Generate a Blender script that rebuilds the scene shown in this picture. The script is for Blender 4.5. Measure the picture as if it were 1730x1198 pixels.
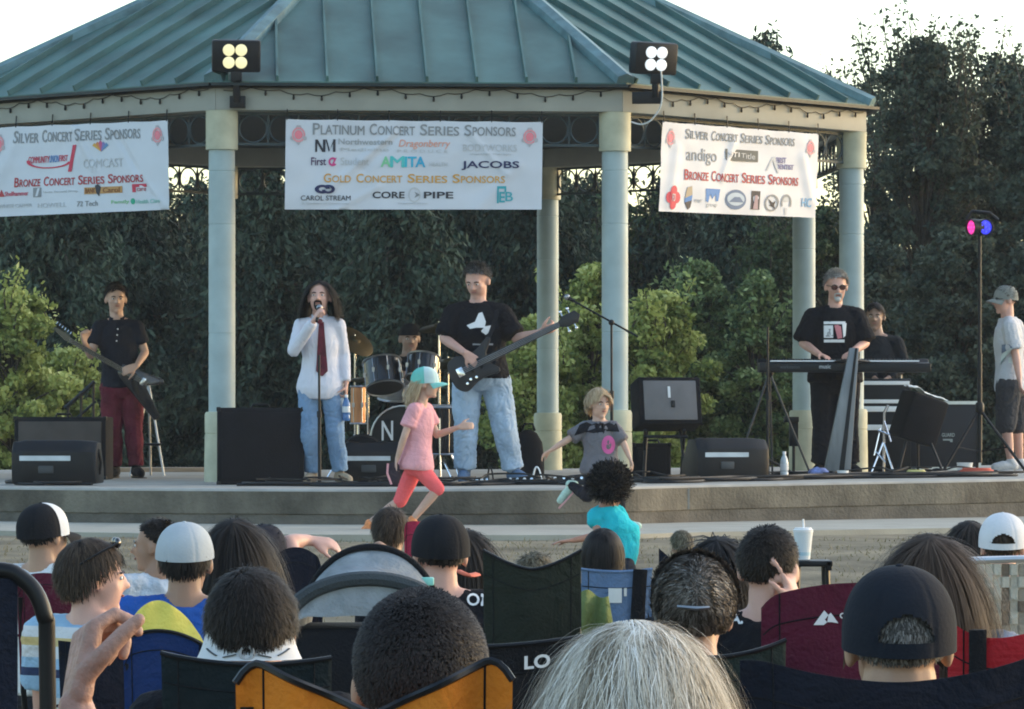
import bpy, bmesh, math, random
import numpy as np
from mathutils import Vector as V, Matrix, noise

for _o in list(bpy.data.objects):
    bpy.data.objects.remove(_o)
SC = bpy.context.scene
COL = SC.collection
random.seed(7)
RNG = np.random.default_rng(7)
PI = math.pi
R = math.radians

# ---------------------------------------------------------------- camera, sky, sun
F, CX, HY, ZC = 7400.0, 865.0, 715.0, 1.5      # focal length in photo pixels, horizon row, eye height


def at(px, py, d):
    """point at distance d (metres along the view) seen at photo pixel px, py"""
    return V(((px - CX) * d / F, d, ZC + (HY - py) * d / F))


cam_data = bpy.data.cameras.new('camera')
cam = bpy.data.objects.new('camera', cam_data)
COL.objects.link(cam)
cam.location = (0, 0, ZC)
cam.rotation_euler = (PI / 2, 0, 0)
cam_data.sensor_fit = 'HORIZONTAL'
cam_data.sensor_width = 36
cam_data.lens = 36 * F / 1730
cam_data.shift_y = (HY - 599) / 1730
cam_data.clip_start = 0.3
cam_data.clip_end = 2000
SC.camera = cam

SUN_EL, SUN_AZ = 9.0, 66.0                     # dusk: a low sun to the right, veiled so wide that it casts no hard shadow
world = bpy.data.worlds.new('World')
SC.world = world
world.use_nodes = True
wn = world.node_tree
wn.nodes.clear()
sky = wn.nodes.new('ShaderNodeTexSky')
sky.sky_type = 'NISHITA'
sky.sun_disc = False
sky.sun_elevation = R(SUN_EL)
sky.sun_rotation = R(SUN_AZ)
sky.air_density = 1.0
sky.dust_density = 1.3
sky.ozone_density = 1.5
bg = wn.nodes.new('ShaderNodeBackground')
bg.inputs['Strength'].default_value = 0.15
out = wn.nodes.new('ShaderNodeOutputWorld')
wn.links.new(sky.outputs[0], bg.inputs[0])
wn.links.new(bg.outputs[0], out.inputs[0])

sd = bpy.data.lights.new('sun', 'SUN')
sd.energy = 0.5
sd.angle = R(150)
sd.color = (1.0, 0.985, 0.97)
so = bpy.data.objects.new('sun', sd)
COL.objects.link(so)
_d = V((math.sin(R(SUN_AZ)) * math.cos(R(SUN_EL)), math.cos(R(SUN_AZ)) * math.cos(R(SUN_EL)), math.sin(R(SUN_EL))))
so.rotation_euler = (-_d).to_track_quat('-Z', 'Y').to_euler()
so.location = (10, 30, 20)

SC.view_settings.view_transform = 'Standard'
SC.view_settings.look = 'None'
SC.view_settings.exposure = 1.9
SC.view_settings.gamma = 1
SC.cycles.filter_width = 1.9
SC.cycles.max_bounces = 6
SC.cycles.transparent_max_bounces = 8
SC.cycles.use_denoising = True

# ---------------------------------------------------------------- helpers: materials
_mats = {}


def mat(name, col, rough=.6, metal=0.0, var=.14, scale=6.0, bump=0.0, bscale=40.0, spec=.3, emit=None, est=1.0,
        stretch=(1, 1, 1), rnd=0.0, rndcol=None, sheen=0.0, detail=4.0, transl=0.0, coat=0.0):
    if name in _mats:
        return _mats[name]
    m = bpy.data.materials.new(name)
    m.use_nodes = True
    nt = m.node_tree
    b = nt.nodes['Principled BSDF']
    b.inputs['Roughness'].default_value = rough
    b.inputs['Metallic'].default_value = metal
    b.inputs['Specular IOR Level'].default_value = spec
    if coat:
        b.inputs['Coat Weight'].default_value = coat
    if sheen:
        b.inputs['Sheen Weight'].default_value = sheen
    c = tuple(col) + (1,)
    tc = nt.nodes.new('ShaderNodeTexCoord')
    mp = nt.nodes.new('ShaderNodeMapping')
    mp.inputs['Scale'].default_value = stretch
    nt.links.new(tc.outputs['Object'], mp.inputs[0])
    nz = nt.nodes.new('ShaderNodeTexNoise')
    nz.inputs['Scale'].default_value = scale
    nz.inputs['Detail'].default_value = detail
    nt.links.new(mp.outputs[0], nz.inputs['Vector'])
    rmp = nt.nodes.new('ShaderNodeValToRGB')
    lo = [max(0, x * (1 - var)) for x in col]
    hi = [min(1, x * (1 + var)) for x in col]
    rmp.color_ramp.elements[0].color = lo + [1]
    rmp.color_ramp.elements[1].color = hi + [1]
    rmp.color_ramp.elements[0].position = .3
    rmp.color_ramp.elements[1].position = .7
    nt.links.new(nz.outputs['Fac'], rmp.inputs[0])
    last = rmp.outputs[0]
    if rnd or rndcol:
        a = nt.nodes.new('ShaderNodeAttribute')
        a.attribute_name = 'rnd'
        r2 = nt.nodes.new('ShaderNodeValToRGB')
        cols = rndcol or [[x * (1 - rnd) for x in col], [min(1, x * (1 + rnd)) for x in col]]
        while len(r2.color_ramp.elements) < len(cols):
            r2.color_ramp.elements.new(.5)
        for i, cc in enumerate(cols):
            e = r2.color_ramp.elements[i]
            e.position = i / (len(cols) - 1)
            e.color = list(cc) + [1]
        nt.links.new(a.outputs['Fac'], r2.inputs[0])
        last = r2.outputs[0]
    nt.links.new(last, b.inputs['Base Color'])
    if bump:
        n2 = nt.nodes.new('ShaderNodeTexNoise')
        n2.inputs['Scale'].default_value = bscale
        n2.inputs['Detail'].default_value = 3
        nt.links.new(mp.outputs[0], n2.inputs['Vector'])
        bp = nt.nodes.new('ShaderNodeBump')
        bp.inputs['Strength'].default_value = bump
        bp.inputs['Distance'].default_value = .02
        nt.links.new(n2.outputs['Fac'], bp.inputs['Height'])
        nt.links.new(bp.outputs[0], b.inputs['Normal'])
    if emit:
        b.inputs['Emission Color'].default_value = tuple(emit) + (1,)
        b.inputs['Emission Strength'].default_value = est
    if transl:
        tr = nt.nodes.new('ShaderNodeBsdfTranslucent')
        nt.links.new(last, tr.inputs['Color'])
        mx = nt.nodes.new('ShaderNodeMixShader')
        mx.inputs[0].default_value = transl
        nt.links.new(b.outputs[0], mx.inputs[1])
        nt.links.new(tr.outputs[0], mx.inputs[2])
        nt.links.new(mx.outputs[0], nt.nodes['Material Output'].inputs[0])
    _mats[name] = m
    return m


# ---------------------------------------------------------------- helpers: objects
def tag(o, label=None, cat=None, group=None, kind=None):
    if label:
        o['label'] = label
    if cat:
        o['category'] = cat
    if group:
        o['group'] = group
    if kind:
        o['kind'] = kind
    return o


def thing(name, label, cat, loc=(0, 0, 0), group=None):
    o = bpy.data.objects.new(name, None)
    COL.objects.link(o)
    o.location = loc
    o.empty_display_size = .1
    return tag(o, label, cat, group)


def root_loc(p):
    t = V((0, 0, 0))
    while p is not None:
        t += p.location
        p = p.parent
    return t


def link(name, me, m, parent=None):
    o = bpy.data.objects.new(name, me)
    if m is not None:
        for mm in (m if isinstance(m, (list, tuple)) else [m]):
            me.materials.append(mm)
    COL.objects.link(o)
    o.parent = parent
    return o


class MB:
    def __init__(s, M=None):
        s.bm = bmesh.new()
        s.M = M or Matrix()
        s.rl = s.bm.faces.layers.float.new('rnd')
        s.mi = 0

    def v(s, p):
        return s.bm.verts.new(s.M @ V(p))

    def f(s, vs, r=None):
        try:
            f = s.bm.faces.new(vs)
        except ValueError:
            return None
        f[s.rl] = random.random() if r is None else r
        f.material_index = s.mi
        return f

    def box(s, c, size, R_=None):
        c = V(c)
        h = V(size) / 2
        R_ = R_ or Matrix.Identity(3)
        vs = [s.v(c + R_ @ V((x * h.x, y * h.y, z * h.z))) for x in (-1, 1) for y in (-1, 1) for z in (-1, 1)]
        for q in ((0, 1, 3, 2), (4, 6, 7, 5), (0, 4, 5, 1), (2, 3, 7, 6), (0, 2, 6, 4), (1, 5, 7, 3)):
            s.f([vs[i] for i in q], .5)
        return s

    def loft(s, rings, cap=True, closed=True):
        rs = [[s.v(p) for p in ring] for ring in rings]
        n = len(rs[0])
        for a, b in zip(rs, rs[1:]):
            for i in range(n if closed else n - 1):
                s.f([a[i], a[(i + 1) % n], b[(i + 1) % n], b[i]], .5)
        if cap and closed:
            s.f(rs[0][::-1], .5)
            s.f(rs[-1], .5)
        return s

    def tube(s, path, r, seg=8, cap=True, flat=1.0):
        path = [V(p) for p in path]
        rr = r if isinstance(r, (list, tuple)) else [r] * len(path)
        up = None
        rings = []
        for i, p in enumerate(path):
            a = path[max(0, i - 1)]
            b = path[min(len(path) - 1, i + 1)]
            t = (b - a).normalized() if (b - a).length > 1e-9 else V((0, 0, 1))
            if up is None:
                up = V((0, 0, 1)) if abs(t.z) < .9 else V((0, 1, 0))
            x = up.cross(t)
            if x.length < 1e-6:
                x = V((1, 0, 0)).cross(t)
            x.normalize()
            y = t.cross(x).normalized()
            up = y
            rings.append([p + (x * math.cos(k * 2 * PI / seg) + y * math.sin(k * 2 * PI / seg) * flat) * rr[i] for k in range(seg)])
        return s.loft(rings, cap)

    def cone(s, a, b, ra, rb, seg=12):
        return s.tube([a, b], [ra, rb], seg)

    def lathe(s, c, prof, seg=24, axis=(0, 0, 1), cap=True):
        c = V(c)
        q = V((0, 0, 1)).rotation_difference(V(axis).normalized()).to_matrix()
        rings = [[c + q @ V((r * math.cos(k * 2 * PI / seg), r * math.sin(k * 2 * PI / seg), z)) for k in range(seg)] for r, z in prof]
        return s.loft(rings, cap)

    def ell(s, c, r, R_=None, seg=14, rings=9):
        c = V(c)
        R_ = R_ or Matrix.Identity(3)
        if not hasattr(r, '__len__'):
            r = (r, r, r)
        top = s.v(c + R_ @ V((0, 0, r[2])))
        bot = s.v(c + R_ @ V((0, 0, -r[2])))
        rs = []
        for i in range(1, rings):
            th = PI * i / rings
            rs.append([s.v(c + R_ @ V((r[0] * math.sin(th) * math.cos(k * 2 * PI / seg), r[1] * math.sin(th) * math.sin(k * 2 * PI / seg), r[2] * math.cos(th)))) for k in range(seg)])
        for k in range(seg):
            s.f([top, rs[0][k], rs[0][(k + 1) % seg]], .5)
            s.f([bot, rs[-1][(k + 1) % seg], rs[-1][k]], .5)
        for a, b in zip(rs, rs[1:]):
            for k in range(seg):
                s.f([a[k], b[k], b[(k + 1) % seg], a[(k + 1) % seg]], .5)
        return s

    def limb(s, pts):
        """chain of (point, radius): spheres joined by cones, meant for remeshing"""
        for p, r in pts:
            s.ell(p, r, seg=10, rings=6)
        for (a, ra), (b, rb) in zip(pts, pts[1:]):
            if (V(a) - V(b)).length > 1e-4:
                s.cone(a, b, ra, rb, 10)
        return s

    def prism(s, outline, o, ax, ay, n):
        """outline (u,v) in the plane o + u*ax + v*ay, extruded by vector n"""
        o, ax, ay, n = V(o), V(ax), V(ay), V(n)
        a = [s.v(o + ax * u + ay * w) for u, w in outline]
        b = [s.v(o + ax * u + ay * w + n) for u, w in outline]
        s.f(a[::-1], .5)
        s.f(b, .5)
        k = len(a)
        for i in range(k):
            s.f([a[i], a[(i + 1) % k], b[(i + 1) % k], b[i]], .5)
        return s

    def sheet(s, fn, nu, nv, th=0.0, nrm=None):
        """grid surface fn(u,v) with u,v in 0..1; thickness th along nrm"""
        g = [[V(fn(i / nu, j / nv)) for i in range(nu + 1)] for j in range(nv + 1)]
        a = [[s.v(p) for p in row] for row in g]
        for j in range(nv):
            for i in range(nu):
                s.f([a[j][i], a[j][i + 1], a[j + 1][i + 1], a[j + 1][i]], .5)
        if th:
            n = V(nrm or (0, 1, 0)) * th
            b = [[s.v(p + n) for p in row] for row in g]
            for j in range(nv):
                for i in range(nu):
                    s.f([b[j][i], b[j + 1][i], b[j + 1][i + 1], b[j][i + 1]], .5)
            for i in range(nu):
                s.f([a[0][i], b[0][i], b[0][i + 1], a[0][i + 1]], .5)
                s.f([a[nv][i], a[nv][i + 1], b[nv][i + 1], b[nv][i]], .5)
            for j in range(nv):
                s.f([a[j][0], a[j + 1][0], b[j + 1][0], b[j][0]], .5)
                s.f([a[j][nu], b[j][nu], b[j + 1][nu], a[j + 1][nu]], .5)
        return s

    def obj(s, name, m, parent=None, bevel=0.0, flat=False, ang=38, seg=2):
        if bevel:
            bmesh.ops.remove_doubles(s.bm, verts=s.bm.verts, dist=1e-6)
            es = [e for e in s.bm.edges if len(e.link_faces) == 2 and e.calc_face_angle(0) > R(40)]
            bmesh.ops.bevel(s.bm, geom=es, offset=bevel, segments=seg, affect='EDGES', profile=.5)
        bmesh.ops.recalc_face_normals(s.bm, faces=s.bm.faces)
        off = root_loc(parent)
        if off.length > 0:
            bmesh.ops.translate(s.bm, verts=s.bm.verts, vec=-off)
        me = bpy.data.meshes.new(name)
        s.bm.to_mesh(me)
        s.bm.free()
        if not flat:
            me.polygons.foreach_set('use_smooth', [True] * len(me.polygons))
            me.set_sharp_from_angle(angle=R(ang))
        return link(name, me, m, parent)

    def fuse(s, name, m, parent=None, voxel=.01, smooth=5, wrinkle=0.0, wscale=9.0, wstretch=(1, 1, .55), seed=0):
        """one continuous skin over everything added so far"""
        bmesh.ops.recalc_face_normals(s.bm, faces=s.bm.faces)
        me = bpy.data.meshes.new(name)
        s.bm.to_mesh(me)
        s.bm.free()
        t = bpy.data.objects.new('tmp', me)
        COL.objects.link(t)
        md = t.modifiers.new('r', 'REMESH')
        md.mode = 'VOXEL'
        md.voxel_size = voxel
        ms = t.modifiers.new('s', 'SMOOTH')
        ms.factor = .5
        ms.iterations = smooth
        dg = bpy.context.evaluated_depsgraph_get()
        nm = bpy.data.meshes.new_from_object(t.evaluated_get(dg))
        bpy.data.objects.remove(t)
        bpy.data.meshes.remove(me)
        n = len(nm.vertices)
        co = np.empty(n * 3, 'f')
        nm.vertices.foreach_get('co', co)
        co = co.reshape(-1, 3)
        if wrinkle:
            no = np.empty(n * 3, 'f')
            nm.vertex_normals.foreach_get('vector', no)
            no = no.reshape(-1, 3)
            off = V((seed * 7.1, seed * 3.3, 0))
            dv = np.empty(n, 'f')
            st = V(wstretch) * wscale
            for i in range(n):
                q = V((co[i, 0] * st.x, co[i, 1] * st.y, co[i, 2] * st.z)) + off
                a = noise.noise(q)
                w = noise.noise(V((q.x * 2.3 + 4 * a, q.y * 2.3, q.z * 2.3 + 5 * a)))
                dv[i] = a * .7 + (1 - abs(w) * 2) * .5
            co = co + no * (dv * wrinkle)[:, None]
        off = root_loc(parent)
        co = co - np.array(off, 'f')
        nm.vertices.foreach_set('co', co.astype('f').ravel())
        nm.polygons.foreach_set('use_smooth', [True] * len(nm.polygons))
        nm.materials.clear()
        nm.name = name
        return link(name, nm, m, parent)


def quads_obj(name, verts, m, parent=None, rnd=None, smooth=False):
    """verts (n,4,3) -> one mesh of n quads, with a per-face value rnd"""
    verts = np.asarray(verts, 'f')
    n = len(verts)
    off = np.array(root_loc(parent), 'f')
    co = (verts.reshape(-1, 3) - off)
    me = bpy.data.meshes.new(name)
    me.vertices.add(n * 4)
    me.vertices.foreach_set('co', co.ravel())
    me.loops.add(n * 4)
    me.loops.foreach_set('vertex_index', np.arange(n * 4, dtype='i'))
    me.polygons.add(n)
    me.polygons.foreach_set('loop_start', np.arange(0, n * 4, 4, dtype='i'))
    a = me.attributes.new('rnd', 'FLOAT', 'FACE')
    a.data.foreach_set('value', (RNG.random(n) if rnd is None else np.asarray(rnd)).astype('f'))
    if smooth:
        me.polygons.foreach_set('use_smooth', [True] * n)
    me.update(calc_edges=True)
    return link(name, me, m, parent)


def unit(a):
    return a / np.maximum(np.linalg.norm(a, axis=-1, keepdims=True), 1e-9)


def text(body, m, parent, fit, name='lettering', ext=.0015, ital=0.0, bold=0.0):
    """text as a mesh; fit(u,v,w) maps u,v in 0..1 of its box (v up) to the world, w = out of the surface"""
    cu = bpy.data.curves.new('txt', 'FONT')
    cu.body = body
    cu.extrude = .01
    cu.shear = ital
    fat = bold and 'M' in body
    cu.offset = 0 if fat else bold
    cu.small_caps_scale = .78
    cu.resolution_u = 3
    t = bpy.data.objects.new('txt', cu)
    COL.objects.link(t)
    dg = bpy.context.evaluated_depsgraph_get()
    me = bpy.data.meshes.new_from_object(t.evaluated_get(dg))
    bpy.data.objects.remove(t)
    co = np.array([v.co[:] for v in me.vertices])
    lo, hi = co.min(0), co.max(0)
    off = root_loc(parent)
    if fat:
        # heavier strokes: the same letters again, shifted a little and proud of one another
        fs = [list(p.vertices) for p in me.polygons]
        n0 = len(co)
        sh = [(-bold, 0, 0), (bold, 0, .004), (0, bold, .008), (0, -bold, .012)]
        cos = np.concatenate([co + np.array(q) for q in sh])
        fs = [[i + n0 * k for i in f] for k in range(4) for f in fs]
        me = bpy.data.meshes.new(name)
        me.from_pydata(cos.tolist(), [], fs)
    for v in me.vertices:
        u = (v.co.x - lo[0]) / (hi[0] - lo[0])
        w = (v.co.y - lo[1]) / max(hi[1] - lo[1], 1e-6)
        v.co = fit(u, w, ext * (.8 + 20 * v.co.z) if v.co.z > 0 else 0) - off
    me.materials.clear()
    me.name = name
    return link(name, me, m, parent)


def text_sc(words, *a, **k):
    return text(words, *a, **k)


# shared materials
BLACK = mat('black_plastic', (.006, .0065, .008), .5, var=.2, bump=.1, bscale=90)
BLACKFAB = mat('black_fabric', (.005, .0055, .008), .9, var=.25, bump=.35, bscale=140)
GRILLE = mat('grey_grille_cloth', (.10, .095, .095), .85, var=.15, scale=60, bump=.3, bscale=260)
CHROME = mat('chrome', (.75, .76, .78), .18, 1.0, var=.05)
STEEL = mat('dull_steel', (.35, .36, .37), .4, .9, var=.1)
WHITEP = mat('white_plastic', (.75, .76, .77), .5, var=.06)
CABLE = mat('black_cable_rubber', (.012, .012, .013), .6, var=.1)
# ---------------------------------------------------------------- ground, path, concrete stage
def smooth01(t):
    t = max(0, min(1, t))
    return t * t * (3 - 2 * t)


def gz(x, y):
    """ground height: flat lawn by the camera, a gentle rise to the path before the stage"""
    return .70 * smooth01((y - 15) / 15.5) + .02 * noise.noise(V((x * .5, y * .5, 0))) * smooth01((y - 8) / 6)


def floor_z(x):
    return 1.005 + .008 * max(0, min(x, 7) + 1)


EDGE = [(-14, 46), (-8, 37.6), (-4.0, 34.2), (-2.32, 33.35), (-.74, 33.0), (.6, 33.1), (1.54, 34.0), (2.9, 35.0), (4.21, 36.0), (7.5, 39.2), (12, 46)]


def catmull(P, n=8):
    o = []
    for i in range(len(P) - 1):
        p0, p1, p2, p3 = [np.array(P[max(0, min(len(P) - 1, i + k))], float) for k in (-1, 0, 1, 2)]
        for j in range(n):
            t = j / n
            o.append(.5 * (2 * p1 + (p2 - p0) * t + (2 * p0 - 5 * p1 + 4 * p2 - p3) * t * t + (3 * p1 - p0 - 3 * p2 + p3) * t ** 3))
    o.append(np.array(P[-1], float))
    return o


EC = catmull(EDGE, 6)
lawn = mat('lawn_soil', (.185, .152, .098), .95, var=.45, scale=2.2, bump=.6, bscale=22, detail=8)
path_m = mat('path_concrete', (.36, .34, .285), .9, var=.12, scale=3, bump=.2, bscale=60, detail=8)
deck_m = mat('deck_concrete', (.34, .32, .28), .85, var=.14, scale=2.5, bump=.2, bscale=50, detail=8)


def wall_mat():
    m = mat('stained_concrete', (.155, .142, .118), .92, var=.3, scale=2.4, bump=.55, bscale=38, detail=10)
    nt = m.node_tree
    b = nt.nodes['Principled BSDF']
    src = b.inputs['Base Color'].links[0].from_socket
    tc = nt.nodes.new('ShaderNodeTexCoord')
    mp = nt.nodes.new('ShaderNodeMapping')
    mp.inputs['Scale'].default_value = (1.7, 1.7, .9)
    nz = nt.nodes.new('ShaderNodeTexNoise')
    nz.inputs['Scale'].default_value = 1.5
    nz.inputs['Detail'].default_value = 12
    nz.inputs['Roughness'].default_value = .68
    nt.links.new(tc.outputs['Object'], mp.inputs[0])
    nt.links.new(mp.outputs[0], nz.inputs['Vector'])
    rp = nt.nodes.new('ShaderNodeValToRGB')
    rp.color_ramp.elements[0].position = .35
    rp.color_ramp.elements[0].color = (.55, .53, .5, 1)
    rp.color_ramp.elements[1].position = .68
    rp.color_ramp.elements[1].color = (1.15, 1.12, 1.05, 1)
    nt.links.new(nz.outputs['Fac'], rp.inputs[0])
    mx = nt.nodes.new('ShaderNodeMixRGB')
    mx.blend_type = 'MULTIPLY'
    mx.inputs[0].default_value = 1
    nt.links.new(src, mx.inputs[1])
    nt.links.new(rp.outputs[0], mx.inputs[2])
    nt.links.new(mx.outputs[0], b.inputs['Base Color'])
    return m


wall_m = wall_mat()

g = MB()
xs = list(np.concatenate([np.linspace(-400, -14, 10), np.linspace(-12, 12, 61), np.linspace(14, 400, 10)]))
ys = list(np.concatenate([[-60, -20], np.linspace(0, 34, 86), [38, 45, 60, 90, 140, 250, 500, 900]]))
G = [[g.v((x, y, gz(x, y) if y < 60 else .70)) for x in xs] for y in ys]
for j in range(len(ys) - 1):
    for i in range(len(xs) - 1):
        g.f([G[j][i], G[j][i + 1], G[j + 1][i + 1], G[j + 1][i]])
tag(g.obj('ground', lawn), kind='structure')

# path in front of the stage
PZ = .735
p = MB()


def path_front(q):
    return np.array([q[0] * .92, q[1] - 3.0 - max(0, q[0]) * .12])


for a, b in zip(EC[2:-2], EC[3:-1]):
    fa, fb = path_front(a), path_front(b)
    A = [p.v((a[0], a[1] + .15, PZ)), p.v((b[0], b[1] + .15, PZ)), p.v((fb[0], fb[1], PZ)), p.v((fa[0], fa[1], PZ))]
    p.f(A, .5)
    p.f([p.v((fa[0], fa[1], PZ)), p.v((fb[0], fb[1], PZ)), p.v((fb[0], fb[1], PZ - .12)), p.v((fa[0], fa[1], PZ - .12))], .5)
tag(p.obj('path', path_m), kind='structure')

stage = thing('concrete_stage', 'curved concrete stage platform with a stained front wall under the green roofed gazebo', 'stage', (0, 36, .7))
d = MB()
for a, b in zip(EC[:-1], EC[1:]):
    za, zb = floor_z(a[0]), floor_z(b[0])
    d.f([d.v((a[0], a[1], za)), d.v((b[0], b[1], zb)), d.v((b[0], 46.5, zb)), d.v((a[0], 46.5, za))], .5)
d.obj('deck', deck_m, stage)
JX = 1.50
up, lo, cp = MB(), MB(), MB()


def off(q, o):
    return np.array([q[0] * (1 - o * .02), q[1] - o])


for a, b in zip(EC[:-1], EC[1:]):
    za, zb = floor_z(a[0]), floor_z(b[0])

    def strip(mb, o0, z0, o1, z1):
        A, B = off(a, o0), off(b, o0)
        C, D = off(b, o1), off(a, o1)
        mb.f([mb.v((A[0], A[1], za + z0)), mb.v((B[0], B[1], zb + z0)), mb.v((C[0], C[1], zb + z1)), mb.v((D[0], D[1], za + z1))], .5)
    strip(cp, 0, .0, .018, -.006)
    strip(cp, .018, -.006, .022, -.022)
    strip(up, .022, -.022, .026, -.19)
    strip(up, .026, -.19, .012, -.2)
    strip(lo, .012, -.2, .02, -.34)
cp.obj('edge', mat('edge_concrete', (.36, .35, .33), .85, var=.15, scale=5, detail=8), stage)
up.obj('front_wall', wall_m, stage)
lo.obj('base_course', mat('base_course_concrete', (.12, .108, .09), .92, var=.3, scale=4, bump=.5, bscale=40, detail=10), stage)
jm = MB()
jd = [q for q in EC if abs(q[0] - JX) < .25][0]
jm.box((jd[0], jd[1] - .024, floor_z(JX) - .11), (.012, .012, .16))
jm.obj('joint', mat('joint_sealant', (.30, .29, .26), .9), stage)

# ---------------------------------------------------------------- gazebo
GC = V((-1.04, 41.09, 0))
GR = 4.35
TH0 = 251.1


def ov(k, r=GR, z=0.0):
    a = R(TH0 + 45 * k)
    return V((GC.x + r * math.cos(a), GC.y + r * math.sin(a), z))


BZ0, BZ1 = 4.135, 4.36
teal = mat('teal_metal_roof', (.074, .142, .128), .55, .0, var=.34, scale=2.0, detail=11, spec=.3, stretch=(1, 1, .35), bump=.05, bscale=3)
teal_cap = mat('teal_ridge_metal', (.11, .19, .20), .5, var=.3, scale=7, detail=8)
cream = mat('cream_paint', (.30, .305, .27), .6, var=.08, scale=4)
yellow = mat('pale_yellow_paint', (.44, .435, .32), .6, var=.16, scale=6)
colm = mat('pale_blue_paint', (.335, .415, .42), .5, var=.13, scale=4, detail=7)
dark_iron = mat('dark_iron', (.022, .03, .032), .5, .3)
dark_soffit = mat('dark_soffit', (.03, .036, .038), .8)

gz_root = thing('gazebo', 'eight sided bandstand gazebo with teal standing seam metal roof and pale blue columns', 'gazebo', (GC.x, GC.y, 1.0))
RE = 4.56
AP = V((GC.x, GC.y, 6.53))
EZ = 4.375
for k in range(8):
    A, B = ov(k, RE, EZ), ov(k + 1, RE, EZ)
    e = (B - A)
    L = e.length
    e.normalize()
    mid = (A + B) / 2
    s_ = (AP - mid)
    n = e.cross(s_.normalized())
    if n.z < 0:
        n = -n
    m = MB()
    m.f([m.v(A), m.v(B), m.v(AP)], .5)
    m.f([m.v(A - V((0, 0, .035))), m.v(B - V((0, 0, .035))), m.v(B), m.v(A)], .5)
    # standing seams
    ns = 8
    sp = .42
    for i in range(-4, 5):
        t = i * sp + .06
        if abs(t) > L / 2 - .06:
            continue
        frac = 1 - abs(t) / (L / 2)
        p0 = mid + e * t
        p1 = p0 + s_ * frac * .985
        h = .05
        w = .012
        vs = []
        for q in (p0, p1):
            vs.append([q - e * w, q - e * w * .8 + n * h, q + e * w * .8 + n * h, q + e * w])
        m.loft(vs, True, True)
    pan = m.obj('roof_panel', teal, gz_root)
    hc = MB()
    u = (AP - A)
    prev = ov(k - 1, RE, EZ)
    side = (B - A).normalized() + (A - prev).normalized()
    side.normalize()
    nn = side.cross(u.normalized())
    if nn.z < 0:
        nn = -nn
    vs = []
    for q in (A + u * .004, AP):
        vs.append([q - side * .085 - nn * .02, q - side * .075 + nn * .045, q + nn * .075, q + side * .075 + nn * .045, q + side * .085 - nn * .02])
    hc.loft(vs, True, True)
    hc.obj('ridge_cap', teal_cap, gz_root)
    b = MB()
    outw = (mid - V((GC.x, GC.y, EZ))).normalized()
    outw.z = 0
    c0, c1 = ov(k, GR, 0), ov(k + 1, GR, 0)
    cm = (c0 + c1) / 2
    b.prism([(-1, 0), (1, 0), (1, 1), (-1, 1)], cm + V((0, 0, BZ0)) + outw * .13, e * (GR * math.sin(R(22.5)) + .05), V((0, 0, BZ1 - BZ0 - .03)), -outw * .24)
    b.obj('beam', cream, gz_root, bevel=.006)
    dr = MB()
    dr.prism([(-1, 0), (1, 0), (1, 1), (-1, 1)], cm + V((0, 0, BZ1 - .028)) + outw * .25, e * (GR * math.sin(R(22.5)) + .09), V((0, 0, .026)), -outw * .4)
    dr.obj('drip_edge', dark_iron, gz_root)
    fr = MB()
    LL = GR * math.sin(R(22.5)) * 2 - .27
    zb, zt = 3.845, 4.105
    for z in (zb, zt):
        fr.prism([(-.5, 0), (.5, 0), (.5, 1), (-.5, 1)], cm + V((0, 0, z)) + outw * .012, e * LL, V((0, 0, .022)), -outw * .024)
    nr = 12
    stp = LL / nr
    for i in range(nr):
        o = cm + e * (-LL / 2 + stp * (i + .5)) + V((0, 0, (zb + zt + .022) / 2))
        ring = [o + e * (math.cos(t * 2 * PI / 20) * .116) + V((0, 0, math.sin(t * 2 * PI / 20) * .116)) for t in range(21)]
        fr.tube(ring, .009, 5, False)
        for sx in (-1, 1):
            for sz in (-1, 1):
                cc = o + e * (sx * stp * .5) + V((0, 0, sz * .06))
                fr.tube([cc + V((0, 0, -sz * .06)), cc - e * (sx * .012), cc + V((0, 0, sz * .05))], .006, 4)
        fr.box(o + e * (stp / 2), (.012, .012, .25), None)
    fr.obj('ring_frieze', mat('grey_iron', (.05, .065, .07), .5, .3), gz_root)
ce = MB()
ce.f([ce.v(ov(k, GR + .2, BZ1 - .04)) for k in range(8)], .5)
ce.obj('ceiling', dark_soffit, gz_root)
for k in range(8):
    c = ov(k)
    fz = floor_z(c.x)
    col = thing('column', None, None, c - gz_root.location + V((0, 0, fz)))
    col.parent = gz_root
    sh = MB()
    prof = [(.112, .55)]
    for zz in (1.25, 2.17, 2.62):
        prof += [(.112, zz - .006), (.108, zz - .003), (.108, zz + .003), (.112, zz + .006)]
    prof += [(.110, BZ0 - fz - .3)]
    sh.lathe(c + V((0, 0, fz)), prof, 28)
    sh.obj('shaft', colm, col)
    ba = MB()
    ba.lathe(c + V((0, 0, fz)), [(.15, 0), (.15, .03), (.145, .40), (.139, .402), (.139, .41), (.145, .412), (.145, .57), (.135, .59), (.11, .592)], 28)
    ba.obj('column_base', yellow, col)
    ca = MB()
    ca.lathe(c + V((0, 0, BZ0)), [(.115, -.33), (.136, -.328), (.136, -.01), (.14, 0), (.11, .0)], 28)
    ca.obj('capital', yellow, col)

# floodlights on brackets at the two front corners
lens_on = mat('warm_lamp_lens', (.5, .46, .3), .3, emit=(1, .9, .48), est=.21)
lens_w = mat('cool_lamp_lens', (.5, .52, .54), .3, emit=(.9, .97, 1), est=.21)


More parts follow.
